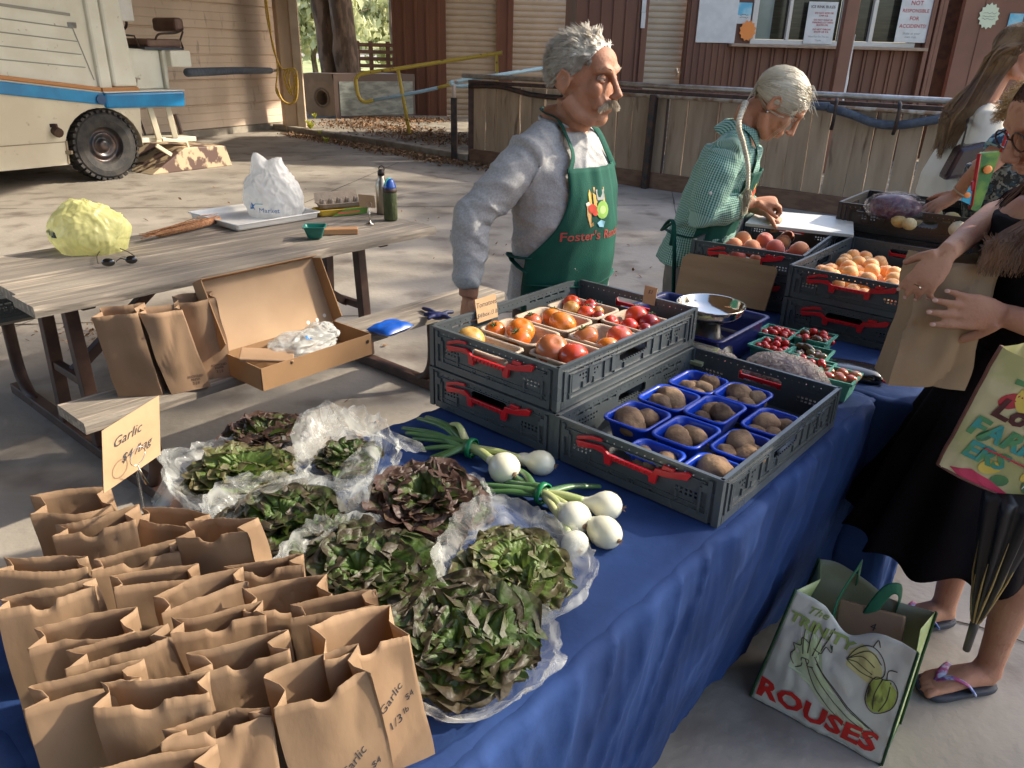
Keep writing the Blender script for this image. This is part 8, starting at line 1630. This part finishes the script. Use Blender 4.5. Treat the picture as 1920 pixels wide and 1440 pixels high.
M_flor = floral('speckled_dress', [(.03, .035, .035), (.20, .20, .17), (.06, .10, .13), (.35, .34, .30), (.05, .05, .05)], 70); M_flob = floral('blue_sleeve_print', [(.04, .11, .20), (.12, .30, .38), (.02, .04, .08), (.25, .40, .42)], 55)
b = MB(); torso(b, fb_, [(.45, .22, .18, 0, 0)] + [s_ for s_ in sb if s_[0] < 1.27], .014); b.tube([fb_(0, .05, 1.24), sA], [.06, .06], 12); tb_, nr = skin_union(b, .008, 3); wrinkle(tb_, nr, .006, (8, 8, 10), seed=3); tb_.build('dress', M_flor, cu_, smooth=True)
m = MB(); m.tube([sA + (sA - eA) * .3, sA, sA.lerp(eA, .28), sA.lerp(eA, .34)], [.05, .062, .060, .058], 18); m.build('sleeve', M_flob, cu_, smooth=True)
m = MB(); q_ = (eA - wA).normalized().to_track_quat('Z', 'Y').to_matrix(); m.lathe([(.029, -.003), (.032, 0), (.029, .003)], wA.lerp(eA, .10), 18, M=q_); m.build('bracelet', mat('beaded_bracelet', (.5, .4, .28), r=.5), cu_, smooth=True)
M_blond = mat('blonde_curls', (.62, .42, .19), r=.45, c2=(.45, .28, .11), s=20, tl=.2); capf(hb, lambda ph: 1.15 + 1.2 * (.5 - .5 * cos(ph)) ** .6, 1.10).build('hair_cap', M_blond, cu_, smooth=True); rs = []; rn = random.Random(4)
for i in range(1100):
    ph = rn.uniform(-PI, PI); th = (1.2 + 1.1 * (.5 - .5 * cos(ph)) ** .6) * rn.random() ** .5; p, d = scalp(hb, th, ph, 1.05); nrm = (hb.F * d.x + hb.R * d.y + hb.U * d.z); a1 = nrm.orthogonal().normalized(); a2 = nrm.cross(a1); r0 = rn.uniform(.004, .009); o_ = rn.random() * 6
    rs.append([p + nrm * (.045 * k / 9 * rn.uniform(.9, 1.1)) + a1 * r0 * cos(o_ + k * .9) + a2 * r0 * sin(o_ + k * .9) - V3((0, 0, .012 * (k / 9) ** 2)) for k in range(10)])
m = MB(); strands(m, rs, .0016); m.build('hair', M_blond, cu_)
# her red edged green bag
gq = [atY(1836, 288, 2.72), atY(1876, 285, 2.72), atY(1836, 398, 2.72), atY(1818, 392, 2.72)]
gbg = root('shopping_bag', tuple(gq[3]), 'green and blue printed bag with red straps hanging from the curly haired customer', 'bag')
m = MB(); m.add(gq + [p + V3((.03, .05, 0)) for p in gq], [(0, 1, 2, 3), (7, 6, 5, 4), (0, 4, 5, 1), (1, 5, 6, 2), (2, 6, 7, 3), (3, 7, 4, 0)]); m.build('panel', mat('bag_green', (.04, .16, .03), r=.5, c2=(.16, .30, .04), s=22), gbg)
bq = [gq[3] + V3((-.0, -.004, 0)), atY(1826, 338, 2.715), atY(1822, 392, 2.715), atY(1800, 388, 2.715)]
m = MB(); m.add([atY(1825, 338, 2.712), atY(1822, 386, 2.712), atY(1802, 376, 2.712)] + [atY(1825, 338, 2.73), atY(1822, 386, 2.73), atY(1802, 376, 2.73)], [(0, 1, 2), (5, 4, 3), (0, 3, 4, 1), (1, 4, 5, 2), (2, 5, 3, 0)]); m.build('blue_panel', mat('bag_cyan', (.03, .38, .55), r=.5), gbg)
m = MB(); m.ball(atY(1852, 318, 2.712), (.016, .004, .014), 10, 6); m.build('orange_print', M_or, gbg, smooth=True); m = MB(); m.ball(atY(1814, 366, 2.708), (.012, .004, .01), 10, 6); m.build('orange_print', M_or, gbg, smooth=True)
m = MB(); m.tube([gq[0], gq[3], atY(1824, 340, 2.71)], .006, 6); m.tube([gq[1], atY(1893, 235, 2.74)], .009, 6, flat=.3); m.tube([atY(1838, 288, 2.71), atY(1822, 386, 2.71)], .004, 6); m.build('red_strap', mat('strap_red', (.45, .015, .015), r=.5), gbg, smooth=True)

# ---------------------------------------------------------------- customer in the white blouse
ab0 = V3((2.19, 3.85, 0)); AF = V3((.80, -.25, 0)).normalized(); AR = V3((AF.y, -AF.x, 0))
def fa(f, r, z): return ab0 + AF * f + AR * r + V3((0, 0, z))
aw = root('person', tuple(ab0), 'woman in a white blouse with very long brown hair turned away at the far right', 'person')
ha = Head(tuple(atY(1908, 100, 3.84)), (.8, -.45), .15, .97); sa = [(.85, .18, .13, 0, 0), (.98, .15, .11, 0, 0), (1.1, .145, .11, 0, 0), (1.25, .16, .11, 0, 0), (1.36, .15, .09, 0, 0), (1.42, .08, .06, 0, 0)]
b = MB(); ha.geo(b, .7, .9); torso(b, fa, sa); b.tube([ha.p(-.03, 0, -.05), fa(0, 0, 1.42), fa(0, 0, 1.36)], [.047, .05, .06], 14)
for q in (-1, 1):
    b.tube([fa(0, q * .15, 1.36), fa(-.02, q * .21, 1.10), fa(.12, q * .19, .95)], [.045, .036, .025], 12); hand(b, fa(.12, q * .19, .95), (.7, -.3, -.5), (0, -.5, .8), q, .9); b.tube([fa(0, q * .08, .88), fa(0, q * .08, .46), fa(0, q * .08, .06)], [.08, .054, .036], 12); b.tube([fa(-.04, q * .08, .04), fa(.12, q * .09, .03)], [.034, .027], 10)
bm_, nr = skin_union(b, .0065, 4); push(bm_, nr, ha.brushes()); bm_.build('body', M_skc, aw, smooth=True); ha.eyes(aw, M_skc, 0, .5)
b = MB(); torso(b, fa, [(.98, .20, .16, -.02, 0), (1.08, .19, .155, -.02, 0)] + [s_ for s_ in sa if 1.2 < s_[0] < 1.4], .018); [b.tube([fa(0, q * .08, 1.37), fa(0, q * .16, 1.36), fa(-.02, q * .22, 1.12), fa(.08, q * .20, 1.0)], [.05, .066, .066, .05], 14) for q in (-1, 1)]
tb_, nr = skin_union(b, .008, 3); wrinkle(tb_, nr, .012, (6, 6, 4), seed=5); tb_.build('blouse', mat('white_blouse', (.80, .76, .66), r=.7, c2=(.74, .69, .58), s=5, tl=.15), aw, smooth=True)
m = MB(); torso(m, fa, [(.5, .18, .14, 0, 0), (.85, .19, .14, 0, 0), (1.0, .16, .12, 0, 0)]); [m.tube([fa(0, q * .08, .8), fa(0, q * .08, .46), fa(0, q * .08, .08)], [.1, .08, .06], 14) for q in (-1, 1)]; tb_, nr = skin_union(m, .012, 3); tb_.build('trousers', M_blk, aw, smooth=True)
M_brh = mat('brown_long_hair', (.15, .078, .034), r=.55, c2=(.27, .16, .07), s=10, tl=.1); capf(ha, lambda ph: 1.1 + 1.3 * (.5 - .5 * cos(ph)) ** .6, 1.08).build('hair_cap', M_brh, aw, smooth=True); rs = []; rn = random.Random(6)
for i in range(2200):
    ph = rn.uniform(-PI, PI); th = (1.1 + 1.2 * (.5 - .5 * cos(ph)) ** .6) * rn.random() ** .6; p, d = scalp(ha, th, ph, 1.08); r_ = d.y * .085 + rn.gauss(0, .025) + .01; zz = rn.uniform(1.16, 1.34); w_ = .018 * noise.noise(V3((r_ * 30, th * 3, 2)))
    rs.append(smoothp([p, ha.p(-.09 + .05 * max(0, d.x), r_ * .8 / .97, .0), ha.p(-.105, r_, -.10), fa(-.125 + w_, r_ * 1.15, 1.40), fa(-.145 - w_, r_ * 1.1 + w_, (zz + 1.40) / 2), fa(-.15 + w_, r_ * .9, zz)], 3))
for i in range(1300):
    ph = rn.uniform(.2, 2.9); th = (1.1 + .9 * (.5 - .5 * cos(ph))) * rn.uniform(.4, 1); p, d = scalp(ha, th, ph, 1.09); g = rn.uniform(-.08, .035); w_ = .012 * noise.noise(V3((g * 50, i * .003, 2)))
    rs.append(smoothp([p, ha.p(-.03 + g, .088, -.01), ha.p(-.05 + g, .09 + w_, -.10), fa(-.05 + g, .11, 1.41), fa(-.09 + g + w_, .13, 1.33 - rn.random() * .12)], 3))
m = MB(); strands(m, rs, .0022); m.build('hair', M_brh, aw)
hbg = root('handbag', tuple(atY(1800, 330, 3.62)), 'glossy dark handbag hanging behind the woman in the white blouse', 'handbag'); hq = [atY(1802, 278, 3.6), atY(1862, 262, 3.6), atY(1840, 330, 3.6), atY(1768, 340, 3.6)]
m = MB(); m.add([p for p in hq] + [p + V3((.04, .14, 0)) for p in hq], [(0, 1, 2, 3), (7, 6, 5, 4), (0, 4, 5, 1), (1, 5, 6, 2), (2, 6, 7, 3), (3, 7, 4, 0)]); m.build('body', mat('handbag_leather', (.025, .012, .018), r=.25, coat=.3), hbg, bevel=.02)
m = MB(); m.tube([hq[0], atY(1812, 240, 3.6), fa(-.05, -.16, 1.38) + V3((0, -.05, 0))], .010, 6, flat=.3); m.build('strap', M_umb, hbg)

# ---------------------------------------------------------------- printed tote on the ground
BLq = at(1408, 1306, .004); BRq = at(1650, 1434, .004); gx = (BRq - BLq).normalized(); TLq = onpl(1493, 1108, BLq, gx); TRq = onpl(1718, 1224, BLq, gx); gy = V3((-gx.y, gx.x, 0)); dpt = .17
gt = root('shopping_tote', tuple((BLq + BRq) / 2 + gy * dpt / 2), 'big white grocery tote with vegetables printed on it standing on the floor', 'tote bag')
def gp(u, v, n=0.0):
    p = BLq.lerp(BRq, u).lerp(TLq.lerp(TRq, u), v); return p + gy * n
def gf(u, v): 
    sag = -.055 * math.exp(-((u - .47) / .17) ** 2) * v ** 3; q = gp(u, v, .012 * sin(PI * u) * v * v + .006 * noise.noise(V3((u * 5, v * 5, 2))) + .0035 * (1 - 2 * abs(noise.noise(V3((u * 8, v * 6 + u * 4, 5))))) - .012 * sin(PI * u) * sin(PI * v)); return q + V3((0, 0, sag))
M_gt = mat('woven_tote_white', (.74, .72, .62), r=.4, c2=(.66, .65, .54), s=6, bump=.15, bs=25, tl=.15); M_gin = mat('tote_inside', (.52, .54, .42), r=.6, c2=(.44, .47, .32), s=8, tl=.25); M_gedge = mat('tote_green_edge', (.02, .075, .025), r=.6); M_gside = mat('tote_lime_side', (.36, .44, .14), r=.5, c2=(.5, .55, .3), s=9)
m = MB(); m.grid(gf, 44, 36); front = m.build('front_panel', M_gt, gt, smooth=True, solid=.0012)
def gback(u, v): return gp(u, v * 1.0, dpt) + V3((.0, .0, .012 * sin(u * 7) * v)) + gy * (.01 * noise.noise(V3((u * 4, v * 4, 8))))
m = MB(); m.grid(gback, 24, 20); m.build('back_panel', M_gin, gt, smooth=True, solid=.0012)
for u_, mm_ in ((0, M_gside), (1, M_gside)):
    m = MB(); m.grid(lambda a, v, u_=u_: gf(u_, v).lerp(gback(u_, v), a) + gx * ((.03 if u_ == 0 else -.012) * (1 - abs(2 * a - 1)) * v * (1 if u_ == 0 else 1)), 8, 14); m.build('side_panel', mm_, gt, smooth=True, solid=.001)
m = MB(); m.quad(gp(0, 0, 0) + V3((0, 0, .003)), gp(1, 0, 0) + V3((0, 0, .003)), gp(1, 0, dpt) + V3((0, 0, .003)), gp(0, 0, dpt) + V3((0, 0, .003))); m.build('bottom', M_gt, gt)
m = MB()
for u_ in (0, 1):
    for fn_ in (gf, gback): m = MB(); m.tube([fn_(u_, i / 12) + gx * (.003 if u_ else -.003) for i in range(13)], .0055, 6, flat=.5); m.build('edge_tape', M_gedge, gt, smooth=True)
m = MB(); m.tube([gp(1, 0, 0), gp(1, 0, dpt)], .004, 6); m.build('edge_tape', M_gedge, gt, smooth=True)
M_grn = mat('strap_green', (.01, .12, .055), r=.6, bump=.3, bs=300)
def strap(pts, w_=.016, upv=None): m = MB(); m.tube(smoothp([V3(p) for p in pts], 5), w_, 8, flat=.14, upv=upv or gy); m.build('handle', M_grn, gt, smooth=True)
strap([gback(.36, .93), gback(.34, 1.04) + V3((0, 0, .01)), gp(.33, 1.12, dpt * .85), gp(.30, .92, dpt * .5), gp(.36, .72, dpt * .25), gf(.40, .80)], .014, gx)
strap([gback(.72, .86), gback(.72, 1.0) + V3((0, 0, .0)), gp(.70, 1.12, dpt * .8), gp(.62, 1.10, dpt * .7), gp(.56, .92, dpt * .6), gp(.54, .72, dpt * .5)], .014, gx)
gd = gy                                            # print direction into the front face
gs_ = (BRq - BLq).length; fh = (TLq - BLq).length; vy = ((TLq + TRq) - (BLq + BRq)).normalized()
def gtxt(txt, u, v, s_, mt, rot=0.0, bold=0.0, sh=0.0, lay=0.0):
    ex = gx; ey = vy; e2 = ex * cos(rot) + ey * sin(rot); e3 = -ex * sin(rot) + ey * cos(rot); q = MB(); q.text(txt, gp(u, v, -.03), e2, e3, s_, ext=0, bold=bold, shear=sh); project(q, front, gd, .0014 + lay, .05); attach(q.build('lettering', mt, None, base=False), gt)
def gpoly(pts, mt, lay=0.0, name='print'):
    pts = D2(pts); q = MB(); n = len(pts); P = [gp(x, y, -.03) for x, y in pts]; cc_ = sum(P, V3()) / n; K = 5; rings = [[cc_.lerp(p, (k + 1) / K) for p in P] for k in range(K)]; q.loft(rings, cap=False); q.add([cc_] + rings[0], [(0, 1 + i, 1 + (i + 1) % n) for i in range(n)]); project(q, front, gd, .0010 + lay, .05); attach(q.build(name, mt, None, base=False), gt)
def gline(pts, mt, w_=.0012, lay=0.0):
    q = MB(); P = smoothp([gp(x, y, -.03) for x, y in pts], 5)
    for a, b_ in zip(P[:-1], P[1:]):
        s_ = (b_ - a).cross(gd).normalized() * w_; q.quad(a - s_, b_ - s_, b_ + s_, a + s_)
    project(q, front, gd, .0018 + lay, .05); return q
M_rr = mat('print_rouge', (.58, .018, .012), r=.5); M_ol = mat('print_olive', (.30, .38, .10), r=.6); M_pl = mat('print_pale_lime', (.50, .58, .30), r=.6, c2=(.58, .62, .42), s=10); M_py = mat('print_pale_yellow', (.60, .54, .22), r=.6); M_dk = mat('print_dark_line', (.05, .045, .03), r=.6); M_pg = mat('print_pepper', (.36, .42, .08), r=.6, c2=(.07, .06, .02), s=24, lo=.5, hi=.58, st=(1, 1, .4))
gtxt('ROUSES', .475, .135, .085, M_rr, 0, .0032, 0, .0012); gtxt('TRINITY', .30, .80, .042, M_ol, -.10, .0015, 0, .001); gtxt('The', .22, .91, .032, M_ol, 0, .0004, .4)
gpoly([(.17, .42), (.16, .62), (.22, .80), (.32, .74), (.34, .60), (.55, .40), (.84, .27), (.90, .20), (.80, .14), (.60, .20), (.36, .36), (.27, .40)], M_pl)
gpoly([(.55, .78), (.62, .86), (.74, .84), (.82, .74), (.84, .62), (.74, .60), (.62, .64), (.56, .66)], M_py, .0002); gpoly([(.76, .60), (.80, .68), (.88, .70), (.96, .64), (.97, .52), (.90, .42), (.84, .40), (.78, .46)], M_pg, .0004)
L_ = [gline(p, None) for p in ([(.27, .55), (.40, .38), (.60, .24), (.80, .15), (.88, .17), (.90, .23), (.78, .30), (.60, .40), (.42, .52), (.33, .60)], [(.33, .52), (.50, .38), (.70, .27), (.84, .21)], [(.36, .56), (.52, .44), (.70, .33), (.86, .25)], [(.24, .58), (.20, .70), (.18, .80)], [(.27, .60), (.25, .72), (.24, .82)], [(.31, .60), (.32, .72), (.33, .84)], [(.34, .60), (.37, .74), (.39, .86)], [(.20, .46), (.15, .52), (.17, .58), (.14, .62), (.20, .64), (.19, .70), (.25, .68)], [(.22, .44), (.26, .48), (.24, .54), (.30, .55), (.30, .50), (.35, .52)], [(.30, .66), (.36, .64), (.38, .70), (.43, .68), (.42, .74)],
     [(.55, .70), (.60, .82), (.70, .88), (.80, .82), (.84, .72), (.78, .66), (.66, .66), (.55, .70)], [(.55, .70), (.66, .78), (.76, .74)], [(.55, .70), (.68, .84), (.80, .78)], [(.55, .70), (.64, .71), (.76, .68)], [(.70, .88), (.72, .94), (.75, .90)],
     [(.76, .60), (.79, .68), (.85, .69), (.92, .70), (.97, .62), (.96, .50), (.89, .41), (.83, .40), (.77, .47), (.76, .60)], [(.84, .69), (.82, .55), (.84, .42)], [(.90, .69), (.91, .55), (.88, .42)], [(.87, .69), (.86, .76), (.92, .79)])]
q = MB()
for l in L_: q.add(l.v, l.f)
attach(q.build('line_drawing', M_dk, None, base=False), gt)
# kraft bag inside the tote
m = MB(); m.box(gp(.60, .80, dpt * .55), (.15, .03, .11), M=Matrix.Rotation(math.atan2(gx.y, gx.x), 3, 'Z') @ Matrix.Rotation(-.5, 3, 'X') @ Matrix.Rotation(-.15, 3, 'Y')); kb_ = m.build('kraft_bag', M_bag3, label='kraft bag lying inside the white grocery tote', cat='paper bag', bevel=.004)
q = MB(); ey_ = (vy * .8 + gy * .6).normalized(); q.text('4', gp(.62, .92, dpt * .35) , gx, ey_, .026, ext=0); project(q, kb_, (gy * .7 - EZ * .7), .0015, .1); attach(q.build('lettering', M_ink, None, base=False), kb_)
for o in list(bpy.data.objects):
    if '_o' in o: del o['_o']
